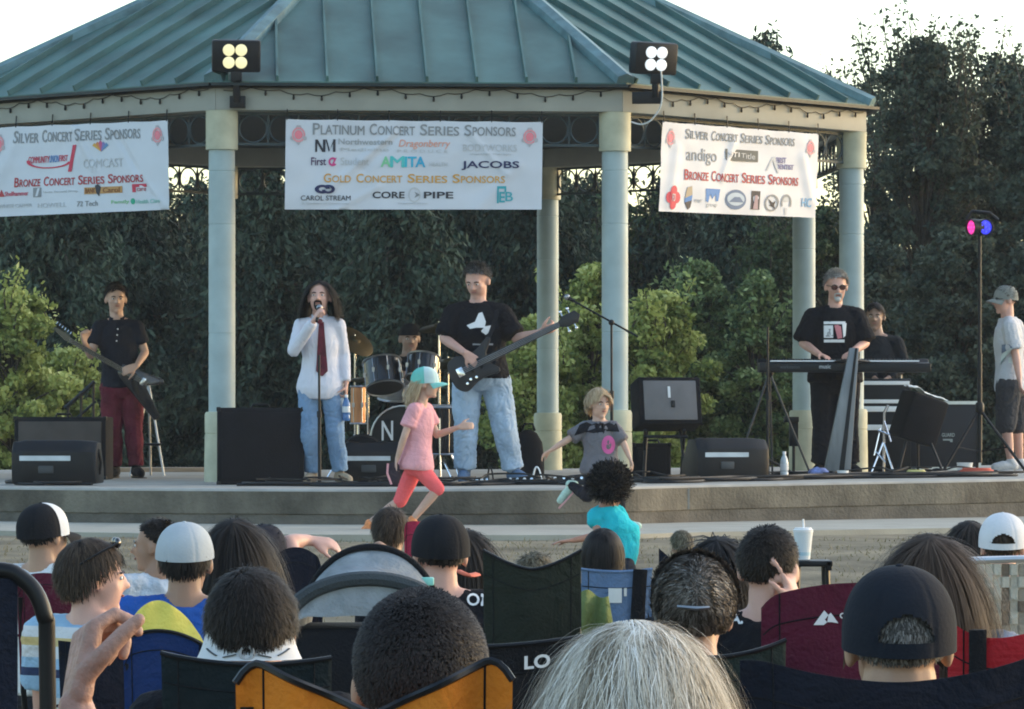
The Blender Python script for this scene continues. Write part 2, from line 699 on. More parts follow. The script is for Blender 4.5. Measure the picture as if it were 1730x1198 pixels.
def floodlight(px, py, d, yaw, label, lens, foot):
    c = at(px, py, d)
    r = thing('floodlight', label, 'floodlight', c, 'floodlights on the gazebo beam')
    M = Matrix.Translation(c) @ Matrix.Rotation(R(yaw), 4, 'Z') @ Matrix.Rotation(R(8), 4, 'X')
    h = MB(M)
    h.box((0, .04, 0), (.41, .12, .27))
    h.obj('housing', BLACK, r, bevel=.02)
    fins = MB(M)
    for i in range(9):
        fins.box((-.16 + i * .04, .13, 0), (.008, .06, .22))
    fins.obj('cooling_fin', BLACK, r)
    for sx in (-1, 1):
        for sz in (-1, 1):
            l = MB(M)
            l.lathe((-.01 + sx * .052, -.02, sz * .052), [(.05, .0), (.05, .012), (.03, .022), (.0005, .024)], 18, axis=(0, -1, 0))
            l.obj('lens', lens, r)
    f = V(foot)
    k = MB()
    k.box(c + V((0, .03, -.17)), (.09, .09, .08))
    k.tube([c + V((0, .03, -.14)), V((c.x, f.y, f.z))], .032, 8)
    k.box(V(((c.x + f.x) / 2, f.y + .03, f.z)), (abs(c.x - f.x) + .12, .07, .1))
    k.obj('bracket', BLACK, r, bevel=.004)
    return r


f1 = floodlight(399, 95, 36.72, 4, 'black floodlight with four glowing yellow lamps at the left corner of the roof', lens_on, at(402, 172, 36.8))
f2 = floodlight(1108, 99, 36.95, 28, 'black floodlight turned aside with four white lamps at the right roof corner', lens_w, at(1080, 165, 37.0))
cb = MB()
cb.tube(catmull([at(1117, 120, 36.9), at(1118, 172, 36.95), at(1103, 200, 37.0), at(1085, 210, 37.03), at(1066, 206, 37.02)], 8), .007, 6)
cb.obj('cable', mat('white_cable', (.55, .58, .58), .5), f2)

# string of bulbs along the front beams
st = thing('string_lights', 'string of small unlit bulbs looped along the cream roof beam', 'string lights', ov(0, GR, 4.3))
sc_, n0 = MB(), 0
bulb0 = None
for k in (7, 0, 1):
    c0, c1 = ov(k, GR + .145, 4.30), ov(k + 1, GR + .145, 4.30)
    N = 14
    pts = []
    for i in range(N * 4 + 1):
        t = i / (N * 4)
        ph = (i % 4) / 4
        q = c0.lerp(c1, .02 + t * .96)
        q.z += -.020 * 4 * ph * (1 - ph) + .025 * math.sin(i * .37 + k)
        q += (c0 + c1 - 2 * V((GC.x, GC.y, 4.3))).normalized() * .01
        pts.append(q)
        if i % 4 == 2:
            mb = MB()
            mb.lathe(q, [(.004, 0), (.008, -.006), (.008, -.018), (.011, -.028), (.008, -.042), (.001, -.046)], 8)
            mb.obj('bulb', BLACK, st)
    sc_.tube(pts, .0035, 5)
sc_.obj('wire', CABLE, st)


# ---------------------------------------------------------------- banners
vinyl = mat('white_vinyl', (.58, .60, .645), .5, var=.04, scale=3)
INK = {}


def ink(name, c):
    return mat('ink_' + name, c, .6, var=.04)


def ray_plane(px, py, P0, N):
    o = V((0, 0, ZC))
    dv = at(px, py, 10) - o
    t = (P0 - o).dot(N) / dv.dot(N)
    return o + dv * t


def banner(label, corners, seed, folds, sagv=.006):
    TL, TR, BR, BL = corners
    e = (TR - TL).normalized()
    dn = (BL - TL).normalized()
    nrm = e.cross(dn).normalized()
    if nrm.y > 0:
        nrm = -nrm

    def P(u, v, w=0.0):
        q = TL.lerp(TR, u).lerp(BL.lerp(BR, u), v)
        z = .012 * noise.noise(V((u * 3 + seed * 9, v * 2, 0))) + .006 * noise.noise(V((u * 9 + seed, v * 5, 3)))
        for (u0, v0, u1, v1, amp, wd) in folds:
            dx, dy = u1 - u0, v1 - v0
            t = max(0, min(1, ((u - u0) * dx + (v - v0) * dy) / (dx * dx + dy * dy)))
            ds = math.hypot(u - u0 - dx * t, (v - v0 - dy * t) * .4)
            z += amp * math.exp(-(ds / wd) ** 2)
        sc = sagv * math.sin(PI * ((u * 5) % 1)) * (1 - v) ** 3
        return q + nrm * (z + w) + dn * sc
    r = thing('banner', label, 'banner', TL.lerp(TR, .5), 'sponsor banners under the beam')
    m = MB()
    m.sheet(lambda u, v: P(u, v, 0), 110, 44, .002, -nrm)
    m.obj('sheet', vinyl, r, ang=80)
    for u in (0.004, .2, .4, .6, .8, .996):
        ti = MB()
        a = P(u, .01, .004)
        ti.tube([a, a + V((0, .02, .05)), a + V((0, .05, .10))], .005, 5)
        ti.obj('tie', CABLE, r)

    def T(body, u0, u1, v0, v1, col, bold=0.0, ital=0.0, name='lettering', lift=.004):
        return text(body, col, r, lambda a, b, w: P(u0 + (u1 - u0) * a, v1 + (v0 - v1) * b, lift + w), name, bold=bold, ital=ital)

    def S(body, u0, u1, v0, v1, col, bold=.012):
        """small caps line: first letters taller"""
        words = body.split()
        wts = [sum(1.25 if i == 0 else .95 for i in range(len(w))) + .0 for w in words]
        tot = sum(wts) + .8 * (len(words) - 1)
        u = u0
        for w, wt in zip(words, wts):
            du = (u1 - u0) * wt / tot
            f = 1.25 / wt
            T(w[0], u, u + du * f * .88, v0, v1, col, bold)
            T(w[1:].upper(), u + du * f, u + du, v0 + (v1 - v0) * .2, v1, col, bold)
            u += du + (u1 - u0) * .8 / tot
        return

    def shape(polys, col, name='emblem', w=.004):
        mb = MB()
        for k, poly in enumerate(polys):
            mb.f([mb.v(P(u, v, w + k * .0002)) for u, v in poly], .5)
        return mb.obj(name, col, r)

    def ell(cu, cv, ru, rv, n=18, a0=0, a1=2 * PI):
        return [(cu + ru * math.cos(a0 + (a1 - a0) * i / n), cv + rv * math.sin(a0 + (a1 - a0) * i / n)) for i in range(n if abs(a1 - a0) > 6.2 else n + 1)]

    def ringp(cu, cv, ru, rv, th, n=24, a0=0, a1=2 * PI):
        out_ = []
        for i in range(n):
            t0, t1 = a0 + (a1 - a0) * i / n, a0 + (a1 - a0) * (i + 1) / n
            out_.append([(cu + ru * math.cos(t0), cv + rv * math.sin(t0)), (cu + ru * math.cos(t1), cv + rv * math.sin(t1)),
                         (cu + ru * (1 - th) * math.cos(t1), cv + rv * (1 - th) * math.sin(t1)), (cu + ru * (1 - th) * math.cos(t0), cv + rv * (1 - th) * math.sin(t0))])
        return out_

    def rect(u0, u1, v0, v1):
        return [(u0, v0), (u1, v0), (u1, v1), (u0, v1)]

    def crest(cu, cv, ru, rv):
        pink, grey = ink('crest_pink', (.72, .30, .32)), ink('crest_grey', (.42, .40, .42))
        shape([[(cu - ru * .3, cv - rv * 1.25), (cu + ru * .3, cv - rv * 1.25), (cu + ru * .5, cv - rv * .8), (cu - ru * .5, cv - rv * .8)],
               ell(cu - ru * .95, cv + rv * .45, ru * .3, rv * .3, 8), ell(cu + ru * .95, cv + rv * .45, ru * .3, rv * .3, 8),
               [(cu - ru * .4, cv + rv * .9), (cu + ru * .4, cv + rv * .9), (cu, cv + rv * 1.4)]], grey)
        shape(ringp(cu, cv, ru, rv, .25, 14), pink)
        shape([ell(cu, cv, ru * .62, rv * .62, 12)], ink('crest_rose', (.75, .22, .26)))
    return r, T, S, shape, ell, ringp, rect, crest


def face_plane(k, outset):
    A, B = ov(k), ov(k + 1)
    n = ((A + B) / 2 - GC)
    n.z = 0
    n.normalize()
    return (A + B) / 2 + n * outset, n


def px_corners(k, outset, pts):
    P0, n = face_plane(k, outset)
    return [ray_plane(x, y, P0 + V((0, 0, 4)), n) for x, y in pts]


greyd, greyl = ink('grey', (.25, .26, .27)), ink('light_grey', (.50, .51, .52))
red, navy, orange = ink('red', (.42, .05, .06)), ink('navy', (.03, .035, .10)), ink('amber', (.62, .33, .08))
teal_i, green_i, blue_i, blk = ink('teal', (.06, .36, .42)), ink('green', (.2, .5, .22)), ink('blue', (.08, .22, .5)), ink('black', (.04, .04, .05))

# centre banner
r, T, S, shape, ell, ringp, rect, crest = banner('wide white sponsor banner headed in grey and gold, hung between the two front columns',
    px_corners(0, .17, [(483, 201), (917, 206), (915, 354), (481, 354)]), 1,
    [(.42, .15, .18, .75, .018, .018), (.46, .1, .3, .55, -.014, .02), (.72, .15, .86, .6, .012, .015), (.2, .3, .1, .9, .01, .03), (.9, .5, .75, 1, .012, .03), (.36, .75, .2, 1, .012, .02)])
S('Platinum Concert Series Sponsors', .105, .895, .035, .165, greyd)
crest(.05, .17, .026, .085)
crest(.95, .17, .026, .085)
# row two
shape([[(.115, .36), (.123, .36), (.123, .24), (.115, .22)], [(.115, .22), (.125, .22), (.152, .36), (.142, .36)], [(.145, .22), (.155, .22), (.155, .36), (.145, .36)],
       [(.155, .22), (.160, .22), (.172, .34), (.168, .36)], [(.168, .36), (.172, .34), (.186, .22), (.192, .22)], [(.184, .22), (.194, .22), (.194, .36), (.184, .36)]], blk)
T('Northwestern', .205, .415, .21, .275, ink('mid_grey', (.36, .37, .38)), .015)
T('Medicine', .215, .40, .31, .345, greyl)
T('Dragonberry', .44, .64, .215, .32, ink('coral', (.75, .32, .22)), ital=.2)
T('P R O D U C E', .435, .63, .325, .36, greyl)
T('BODYWORKS', .69, .90, .26, .34, greyl)
T('massage therapy', .72, .88, .36, .385, greyl)
# row three
T('First', .10, .158, .42, .51, ink('plum', (.10, .06, .12)), .015)
shape(ringp(.184, .47, .017, .05, .45, 20, .6, 5.6), ink('magenta', (.55, .06, .22)))
shape([[(.19, .44), (.20, .42), (.185, .52), (.178, .52)]], ink('magenta', (.55, .06, .22)))
T('Student', .215, .325, .42, .505, greyl)
for i, (ch, c) in enumerate(zip('AMITA', ((.22, .55, .30), (.10, .50, .48), (.06, .45, .55), (.05, .40, .58), (.05, .36, .56)))):
    ws = [(0, .23), (.22, .52), (.535, .59), (.60, .80), (.77, 1)][i]
    T(ch, .37 + .175 * ws[0], .37 + .175 * ws[1], .405, .525, ink('amita%d' % i, c), .025)
T('HEALTH', .56, .63, .47, .51, greyl)
T('JACOBS', .685, .91, .45, .555, navy, .02)
S('Gold Concert Series Sponsors', .15, .855, .60, .70, orange)
# row five
shape(ringp(.145, .775, .03, .05, .55, 16, 1.2, 6.2) + ringp(.168, .775, .026, .05, .5, 16, -2.2, 3.0), navy)
T('CAROL STREAM', .062, .255, .845, .90, blk, .004)
T('A Tradition of Community', .065, .25, .92, .95, greyl)
T('CORE', .34, .465, .80, .875, blk, .02)
shape(ringp(.503, .835, .024, .085, .18, 24), greyl)
shape([[(.503, .80), (.527, .835), (.503, .87), (.51, .835)]], greyd)
T('PIPE', .54, .655, .80, .875, blk, .02)
T('Investment Group', .44, .555, .92, .945, greyl)
shape([rect(.825, .861, .735, .765), rect(.825, .832, .765, .93), rect(.854, .861, .765, .80)], teal_i)
T('E', .834, .856, .80, .92, teal_i, .02)
T('B', .858, .888, .80, .905, teal_i, .01)

# left banner
LC = px_corners(7, .17, [(-35, 216), (283, 203), (286, 354), (-42, 368)])
r, T, S, shape, ell, ringp, rect, crest = banner('white sponsor banner with dark red headings at the far left of the gazebo', LC, 2,
    [(.52, .05, .62, .5, .016, .016), (.74, .15, .92, .85, -.016, .014), (.2, .2, .08, .8, .012, .03), (.85, .6, .98, .95, .012, .02)])


def lu(px):
    return (px + 37) / 322.0


S('Silver Concert Series Sponsors', lu(25), lu(240), .05, .19, greyd)
crest(lu(268), .16, .025, .09)
crest(lu(0), .19, .025, .09)
shape(ringp(lu(88), .40, .12, .085, .16, 20, .2, 3.3), ink('crimson', (.55, .05, .09)))
T('COMMUNITY', lu(52), lu(88), .345, .42, ink('crimson', (.55, .05, .09)), .01, .15)
T('UNION', lu(88), lu(104), .34, .42, blue_i, .01, .15)
T('FIRST', lu(104), lu(119), .34, .41, ink('crimson', (.55, .05, .09)), .01, .15)
T('1', lu(119), lu(133), .23, .53, ink('crimson', (.55, .05, .09)), .02, .25)
for i, (du, c) in enumerate(((-12, (.6, .35, .08)), (-7, (.6, .22, .08)), (-2, (.5, .1, .2)), (3, (.2, .18, .4)), (8, (.12, .25, .42)))):
    cu = lu(176 + du)
    shape([[(lu(175), .32), (cu - .012, .25 - .012 * (2 - abs(i - 2))), (cu, .22 - .015 * (2 - abs(i - 2))), (cu + .012, .25 - .012 * (2 - abs(i - 2)))]], ink('fan%d' % i, c), 'emblem')
T('COMCAST', lu(145), lu(212), .40, .50, greyl)
S('Bronze Concert Series Sponsors', lu(30), lu(244), .575, .68, red)
shape([[(lu(2), .78), (lu(8), .70), (lu(14), .78)]], red)
T('Shellhammer', lu(14), lu(54), .725, .775, ink('crimson', (.55, .05, .09)), .008)
shape([rect(lu(62), lu(76), .695, .80)], greyd)
shape([[(lu(66), .79), (lu(70), .70), (lu(74), .70), (lu(70), .79)]], vinyl, 'emblem', .0062)
T('Home Renewal Group', lu(80), lu(136), .735, .765, greyl, .01)
shape([rect(lu(147), lu(210), .715, .79)], ink('ochre', (.50, .27, .10)))
T('BANK', lu(149), lu(166), .725, .78, ink('brown', (.25, .10, .04)), .02, lift=.0065)
shape([[(lu(165), .70), (lu(170), .68), (lu(175), .72), (lu(172), .82), (lu(167), .78)]], blk, 'emblem', .0062)
T('Carol', lu(178), lu(206), .725, .78, ink('brown', (.25, .10, .04)), .01, lift=.0065)
shape([rect(lu(226), lu(249), .70, .735), rect(lu(226), lu(232), .735, .79)], ink('crimson', (.55, .05, .09)))
T('care', lu(234), lu(248), .745, .78, red)
T('WHITE CAPPER', lu(4), lu(60), .865, .905, greyl, .01)
T('HOWELL', lu(70), lu(118), .87, .92, greyl)
T('72 Tech', lu(136), lu(170), .865, .925, greyd, .01)
T('Family', lu(192), lu(220), .87, .92, green_i, .005)
shape([ell(lu(226), .89, .012, .035, 12)], ink('leaf', (.03, .35, .22)))
T('Health Chiro', lu(232), lu(272), .875, .92, ink('sea', (.2, .5, .42)), .005)

# right banner
r, T, S, shape, ell, ringp, rect, crest = banner('white sponsor banner with a row of small round logos at the right of the gazebo',
    px_corners(1, .17, [(1120, 205), (1383, 226), (1377, 368), (1113, 357)]), 3,
    [(.45, .2, .38, .6, .014, .02), (.1, .3, .06, .9, .012, .03), (.9, .3, .97, .8, .012, .03)])
S('Silver Concert Series Sponsors', .145, .84, .055, .17, greyd)
crest(.055, .175, .024, .085)
crest(.945, .175, .026, .085)
T('andigo', .155, .345, .27, .46, greyd)
shape([rect(.40, .61, .255, .385)], ink('slate', (.07, .085, .09)))
T('STJ', .415, .49, .285, .36, vinyl, .01, lift=.0065)
T('Title', .50, .59, .29, .355, greyl, lift=.0065)
shape([[(.66, .48), (.70, .32), (.715, .30), (.672, .48)], [(.70, .33), (.72, .30), (.745, .5), (.735, .5)]], greyl)
T('FIRST', .725, .79, .31, .38, ink('violet', (.20, .19, .36)), .02)
T('DENTIST', .73, .84, .39, .45, ink('violet', (.20, .19, .36)), .02)
S('Bronze Concert Series Sponsors', .145, .875, .515, .635, red)
cr = ink('crimson', (.55, .05, .09))
shape([ell(.08 + dx, .84 + dy, .022, .065, 12) for dx, dy in ((-.024, 0), (.024, 0), (0, -.07), (0, .07))] + [ell(.08, .84, .026, .075, 14)], cr)
T('FD', .068, .092, .80, .88, vinyl, lift=.007)
shape([[(.165, .72), (.195, .70), (.20, .80), (.155, .84)]], ink('tan', (.42, .34, .24)))
shape([[(.155, .84), (.20, .80), (.20, .86), (.155, .89)]], blue_i)
shape([[(.155, .89), (.20, .86), (.192, .94), (.175, .97)]], blk)
T('center', .215, .26, .84, .88, greyl)
shape([[(.28, .72), (.375, .72), (.365, .86), (.35, .86), (.345, .78), (.325, .84), (.31, .78), (.30, .88), (.285, .86)]], blue_i)
T('group', .29, .36, .89, .935, greyl)
shape([ell(.475, .83, .066, .115, 26)], ink('steelblue', (.10, .16, .27)))
shape([ell(.475, .825, .055, .075, 22)], ink('paleblue', (.42, .50, .58)), 'emblem', .0062)
shape([[(.43, .86), (.465, .80), (.50, .80), (.525, .86)]], ink('steelblue', (.10, .16, .27)), 'emblem', .008)
shape([rect(.572, .628, .72, .935)], blk)
shape([[(.585, .93), (.595, .77), (.61, .77), (.617, .93)]], ink('mauve', (.40, .28, .30)), 'emblem', .0062)
shape(ringp(.705, .85, .045, .1, .2, 20), greyd)
shape([[(.68, .80), (.72, .86), (.735, .93), (.70, .87)], [(.69, .88), (.73, .82), (.72, .9)]], blk)
shape(ringp(.80, .84, .035, .10, .3, 20, 2.6, 6.8), greyd)
shape([ell(.80, .79, .028, .04, 14), [(.79, .90), (.81, .90), (.805, .98), (.795, .98)]], greyl)
T('HC', .905, .965, .77, .88, ink('sky', (.22, .42, .62)), .02)
# ---------------------------------------------------------------- trees
def leaf_quads(c, n, size, aspect=1.6, droop=0.0, dirs=None, jit=.7):
    """n leaf quads at centres c (n,3)"""
    a = unit(RNG.normal(size=(n, 3))) if dirs is None else unit(dirs + RNG.normal(size=(n, 3)) * jit)
    a[:, 2] -= droop
    a = unit(a)
    b = unit(np.cross(a, RNG.normal(size=(n, 3))))
    s = size * (.55 + .9 * RNG.random((n, 1)))
    a, b = a * s * aspect * .5, b * s * .5
    return np.stack([c - a, c + b * .9 - a * .1, c + a, c - b * .9 + a * .1], 1)


bark = mat('bark', (.06, .048, .036), .95, var=.35, scale=14, bump=.6, bscale=30)
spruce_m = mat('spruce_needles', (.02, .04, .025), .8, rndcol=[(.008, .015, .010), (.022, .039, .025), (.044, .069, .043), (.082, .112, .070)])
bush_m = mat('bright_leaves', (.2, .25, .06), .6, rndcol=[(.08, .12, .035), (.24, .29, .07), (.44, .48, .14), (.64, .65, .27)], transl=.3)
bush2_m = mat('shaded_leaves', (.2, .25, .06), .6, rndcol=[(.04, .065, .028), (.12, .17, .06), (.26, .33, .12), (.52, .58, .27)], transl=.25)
mid_m = mat('mid_leaves', (.06, .1, .04), .7, rndcol=[(.018, .032, .016), (.04, .066, .026), (.075, .11, .042), (.11, .15, .06)], transl=.2)
dark_m = mat('dark_leaves', (.03, .045, .025), .7, rndcol=[(.028, .038, .028), (.05, .066, .044), (.08, .10, .066), (.12, .14, .095)], transl=.2)


def trunk(parent, base, h, r, lean=(0, 0)):
    m = MB()
    b = V(base)
    m.tube([b + V((lean[0] * t * h + .06 * math.sin(5 * t + b.x), lean[1] * t * h, h * t)) for t in (0, .05, .3, .6, .85, 1)],
           [r * 1.5, r, r * .85, r * .6, r * .35, r * .12], 9)
    return m


def conifer(px, d, top_py, w, label, base_z=.6, n=170, group='dark spruces behind the gazebo', lower=.3):
    top = at(px, top_py, d)
    base = V((top.x, d, base_z))
    H = top.z - base_z
    r = thing('spruce_tree', label, 'tree', base, group)
    m = trunk(r, base, H * .99, .13)
    Q = []
    rn = []
    for i in range(n):
        t = (i + random.random()) / n
        z = lower + (H - lower) * t ** 1.05
        ln = w * (1 - t) ** .75 * (.75 + .45 * random.random()) + .12
        az = i * 2.399 + random.random() * .8
        dv = V((math.cos(az), math.sin(az), 0))
        tone = random.uniform(-.1, .5)
        k = max(8, int(ln * 84))
        s_ = np.linspace(.12, 1, k)
        sag = .35 * ln
        jit = RNG.normal(size=(k, 3)) * .05
        c = np.stack([base.x + dv.x * ln * s_, base.y + dv.y * ln * s_, base.z + z - sag * s_ ** 1.6 + .12 * ln * s_ ** 4 * 1.2], 1) + jit
        if i % 3 == 0:
            m.tube([c[0], c[k // 2], c[-1]], [.022, .014, .005], 5)
        # sprays hanging off the branch
        for rep in range(4):
            off_ = RNG.normal(size=(k, 3)) * np.array([.10, .10, .05])
            dirs = np.tile(np.array([dv.x * .5, dv.y * .5, -.75]), (k, 1))
            q = leaf_quads(c + off_ - np.array([0, 0, .08 * rep]), k, .040, 2.6, .2, dirs)
            Q.append(q)
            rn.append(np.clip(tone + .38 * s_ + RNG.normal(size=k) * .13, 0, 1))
    m.obj('trunk', bark, r)
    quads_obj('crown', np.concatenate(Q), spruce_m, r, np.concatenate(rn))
    return r


def leafy(px, d, top_py, halfw_px, label, m_leaf, name='broadleaf_tree', cat='tree', base_z=.6, clumps=60, per=110, size=.09,
          group=None, low=.12, seed=1, crown_shape=1.0, clump_r=.34, twigs=0, twig_len=1.0):
    rs = random.Random(seed)
    top = at(px, top_py, d)
    base = V((top.x, d, base_z))
    H = top.z - base_z
    W = halfw_px * d / F
    r = thing(name, label, cat, base, group)
    m = trunk(r, base, H * .8, .03 + H * .012)
    Q, rn = [], []
    for i in range(clumps):
        t = low + (1 - low) * (i + rs.random()) / clumps
        env = math.sin(PI * min(1, (t - low * .5) / (1.02 - low * .5)) ** .85) ** .6 * crown_shape
        az = rs.random() * 2 * PI
        rad = W * env * math.sqrt(rs.random()) * rs.uniform(.6, 1.35)
        c = V((base.x + rad * math.cos(az), base.y + rad * math.sin(az) * .8, base.z + H * t))
        k0 = V((base.x, base.y, base.z + max(.05, H * (t * .72))))
        m.tube([k0, k0.lerp(c, .5) + V((0, 0, .04)), c], [.012 + .008 * H * .3, .012, .004], 5)
        cr = clump_r * (.6 + .7 * rs.random()) * (1 - .3 * t)
        k = int(per * (.6 + .8 * rs.random()))
        pts = unit(RNG.normal(size=(k, 3))) * (RNG.random((k, 1)) ** .45) * cr * np.array([1, 1, .72])
        cc = pts + np.array(c)
        Q.append(leaf_quads(cc, k, size, 1.5, .25))
        tone = rs.random()
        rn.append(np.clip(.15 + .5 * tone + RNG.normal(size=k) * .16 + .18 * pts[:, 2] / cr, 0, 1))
    for i in range(int(twigs * 1.6)):
        # bare leafy shoots standing out of the crown against the sky
        az = rs.random() * 2 * PI
        a = V((base.x + W * .75 * rs.uniform(-1, 1), base.y + .4 * math.sin(az), base.z + H * rs.uniform(.68, .93)))
        L = rs.uniform(.4, 1.1) * twig_len
        b = a + V((rs.uniform(-.25, .25), 0, L))
        m.tube([a, a.lerp(b, .5) + V((rs.uniform(-.05, .05), 0, 0)), b], [.012, .008, .003], 4)
        k = 75
        s_ = RNG.random((k, 1))
        cc = np.array(a) * (1 - s_) + np.array(b) * s_ + RNG.normal(size=(k, 3)) * .07
        Q.append(leaf_quads(cc, k, size, 1.7, .1))
        rn.append(np.clip(RNG.normal(size=k) * .2 + .5, 0, 1))
    m.obj('trunk', bark, r)
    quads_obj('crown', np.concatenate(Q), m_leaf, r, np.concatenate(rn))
    return r


# dark spruces behind the gazebo: (px, depth, top row, half width)
for i, (px, d_, ty, w, lab) in enumerate([
        (-40, 56, 210, 1.7, 'dark spruce at the far left edge behind the left banner'),
        (95, 54, 250, 1.6, 'dark spruce behind the guitarist in maroon trousers'),
        (215, 57, 215, 1.7, 'dark spruce between the left banner and the front left column'),
        (330, 60, 305, 1.45, 'shorter dark spruce just left of the front left column'),
        (440, 55, 250, 1.7, 'dark spruce just right of the front left column'),
        (560, 57, 215, 1.8, 'dark spruce directly behind the long haired singer'),
        (680, 54, 240, 1.7, 'dark spruce above the drummer under the wide banner'),
        (800, 57, 210, 1.8, 'dark spruce directly behind the bassist'),
        (905, 56, 240, 1.6, 'dark spruce behind the rear middle column'),
        (1000, 62, 296, 1.5, 'low dark spruce behind the front right column'),
        (1130, 60, 290, 1.6, 'dark spruce behind the lower left corner of the right banner'),
        (1245, 58, 300, 1.7, 'dark spruce behind the right banner')]):
    conifer(px, d_, ty, w, lab)
conifer(1290, 66, 50, 1.05, 'tall thin spruce whose tip rises above the right slope of the roof', n=150, group='spruces in front of the sky', lower=1.5)
for i, (px, ty, lab) in enumerate([(20, 170, 'back row spruce showing left of the guitarist'), (160, 150, 'back row spruce above the guitarist'), (420, 250, 'back row spruce beside the front left column'), (610, 160, 'back row spruce behind the singer and the drums'),
                                   (760, 150, 'back row spruce behind the drums and the bassist'), (950, 300, 'back row spruce between the bassist and the front right column'), (1200, 290, 'back row spruce over the bright bushes')]):
    conifer(px, 70, ty, 2.6, lab, n=190, group='back row of dark spruces')

# bright bushes
for i, (px, d_, ty, hw, lab) in enumerate([
        (20, 50, 498, 95, 'bright yellow green bush at the left edge behind the wedge speaker'),
        (110, 51, 600, 70, 'low yellow green bush beside the guitarist'),
        (900, 51, 545, 75, 'yellow green bush between the bassist and the rear column'),
        (1000, 52, 455, 80, 'yellow green bush behind the small girl in grey'),
        (1110, 51, 500, 80, 'yellow green bush behind the tilted grey amplifier'),
        (1180, 53, 450, 75, 'tallest yellow green bush under the right banner'),
        (1275, 52, 470, 75, 'green bush behind the keyboard end'),
        (1520, 54, 620, 60, 'small bush behind the keyboard case')]):
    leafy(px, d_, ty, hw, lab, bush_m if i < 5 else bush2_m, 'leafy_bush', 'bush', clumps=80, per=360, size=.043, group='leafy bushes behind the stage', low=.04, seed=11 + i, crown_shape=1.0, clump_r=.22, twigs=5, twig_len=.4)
# broadleaf trees right and mid
for i, (px, d_, ty, hw, mm, lab, tw) in enumerate([
        (1480, 58, 130, 95, dark_m, 'thin topped dark tree beside the roof end, sky showing through it', 10),
        (1560, 54, 75, 120, dark_m, 'dark broadleaf tree behind the coloured stage lamp', 16),
        (1690, 55, 110, 140, dark_m, 'large dark broadleaf tree at the right edge of the picture', 14),
        (1790, 53, 130, 120, dark_m, 'dark broadleaf tree partly outside the right edge', 6),
        (1610, 57, 230, 130, dark_m, 'lower dark tree filling in behind the man in the grey cap', 4),
        (1400, 60, 360, 100, mid_m, 'mid green tree behind the keyboard player', 2),
        (1300, 56, 400, 80, mid_m, 'mid green tree above the bright bushes', 2),
        (1060, 60, 350, 70, mid_m, 'thin green tree behind the front right column, sky showing through it', 5),
        (1480, 52, 420, 80, dark_m, 'dark bushy tree right of the rightmost column', 0),
        (1620, 50, 400, 110, dark_m, 'dark bushy tree behind the lamp tripod', 0),
        (1760, 50, 420, 90, dark_m, 'dark bushy tree behind the man in the grey cap', 0)]):
    leafy(px, d_, ty, hw, lab, mm, clumps=(70 if i in (0, 7) else 230), per=(110 if i in (0, 7) else 260), size=.042, group='broadleaf trees on the right', low=.05, seed=40 + i, clump_r=.27, twigs=tw * 2)
# ---------------------------------------------------------------- people
from mathutils.bvhtree import BVHTree


def skin(name, c):
    return mat('skin_' + name, c, .5, var=.10, scale=9, bump=.05, bscale=120, spec=.35)


SK_FAIR = skin('fair', (.52, .33, .25))
SK_PINK = skin('pink', (.56, .32, .25))
SK_TAN = skin('tan', (.40, .24, .16))
SK_BROWN = skin('brown', (.22, .12, .075))
EYEW = mat('eye_white', (.7, .68, .65), .3, var=.02)
EYED = mat('eye_dark', (.02, .015, .012), .2)
LIP = mat('lip', (.33, .13, .11), .5)


def hairmat(name, cols, rough=.6):
    return mat('hair_' + name, cols[len(cols) // 2], rough, rndcol=cols, spec=.22)


H_BLACK = hairmat('black', [(.004, .0035, .0035), (.008, .007, .007), (.016, .013, .012)])
H_DARK = hairmat('dark_brown', [(.007, .005, .004), (.015, .011, .008), (.032, .023, .018)])
H_BROWN = hairmat('brown', [(.018, .012, .008), (.04, .026, .017), (.075, .05, .032)])
H_GREYBR = hairmat('greying_brown', [(.016, .013, .010), (.045, .036, .029), (.12, .105, .09)])
H_GREY = hairmat('grey', [(.28, .27, .26), (.46, .45, .43), (.62, .60, .58)])
H_SALT = hairmat('salt_and_pepper', [(.035, .032, .03), (.10, .095, .09), (.24, .23, .22)])
H_SILVER = hairmat('silver_blond', [(.20, .165, .12), (.44, .385, .30), (.66, .61, .52), (.84, .81, .75)])
H_BLOND = hairmat('blond', [(.30, .20, .11), (.48, .35, .21), (.62, .50, .34)])


def fab(name, c, var=.14, bump=.3, scale=7):
    if 'fabric_' + name in _mats:
        return _mats['fabric_' + name]
    m = mat('fabric_' + name, c, .9, var=var, scale=scale, bump=bump, bscale=110, spec=.2, detail=6)
    if any(w in name for w in ('cap', 'brim', 'panel')):
        for n_ in m.node_tree.nodes:
            if n_.type == 'BUMP':
                n_.inputs['Strength'].default_value = .1
        return m
    # creases: a broad, twisted bump under the weave
    nt = m.node_tree
    weave = [n for n in nt.nodes if n.type == 'BUMP'][0]
    tc = [n for n in nt.nodes if n.type == 'TEX_COORD'][0]
    nz = nt.nodes.new('ShaderNodeTexNoise')
    nz.inputs['Scale'].default_value = 6.5
    nz.inputs['Detail'].default_value = 3
    nz.inputs['Distortion'].default_value = 1.8
    nt.links.new(tc.outputs['Object'], nz.inputs['Vector'])
    bp = nt.nodes.new('ShaderNodeBump')
    bp.inputs['Strength'].default_value = .4
    bp.inputs['Distance'].default_value = .05
    nt.links.new(nz.outputs['Fac'], bp.inputs['Height'])
    nt.links.new(bp.outputs[0], weave.inputs['Normal'])
    return m


def jean(name, c):
    return mat('denim_' + name, c, .9, var=.22, scale=5, bump=.4, bscale=160, spec=.2, detail=8)


def frame(xa, up):
    x = V(xa).normalized()
    z = V(up) - x * V(up).dot(x)
    z.normalize()
    y = z.cross(x)
    return Matrix((x, y, z)).transposed()


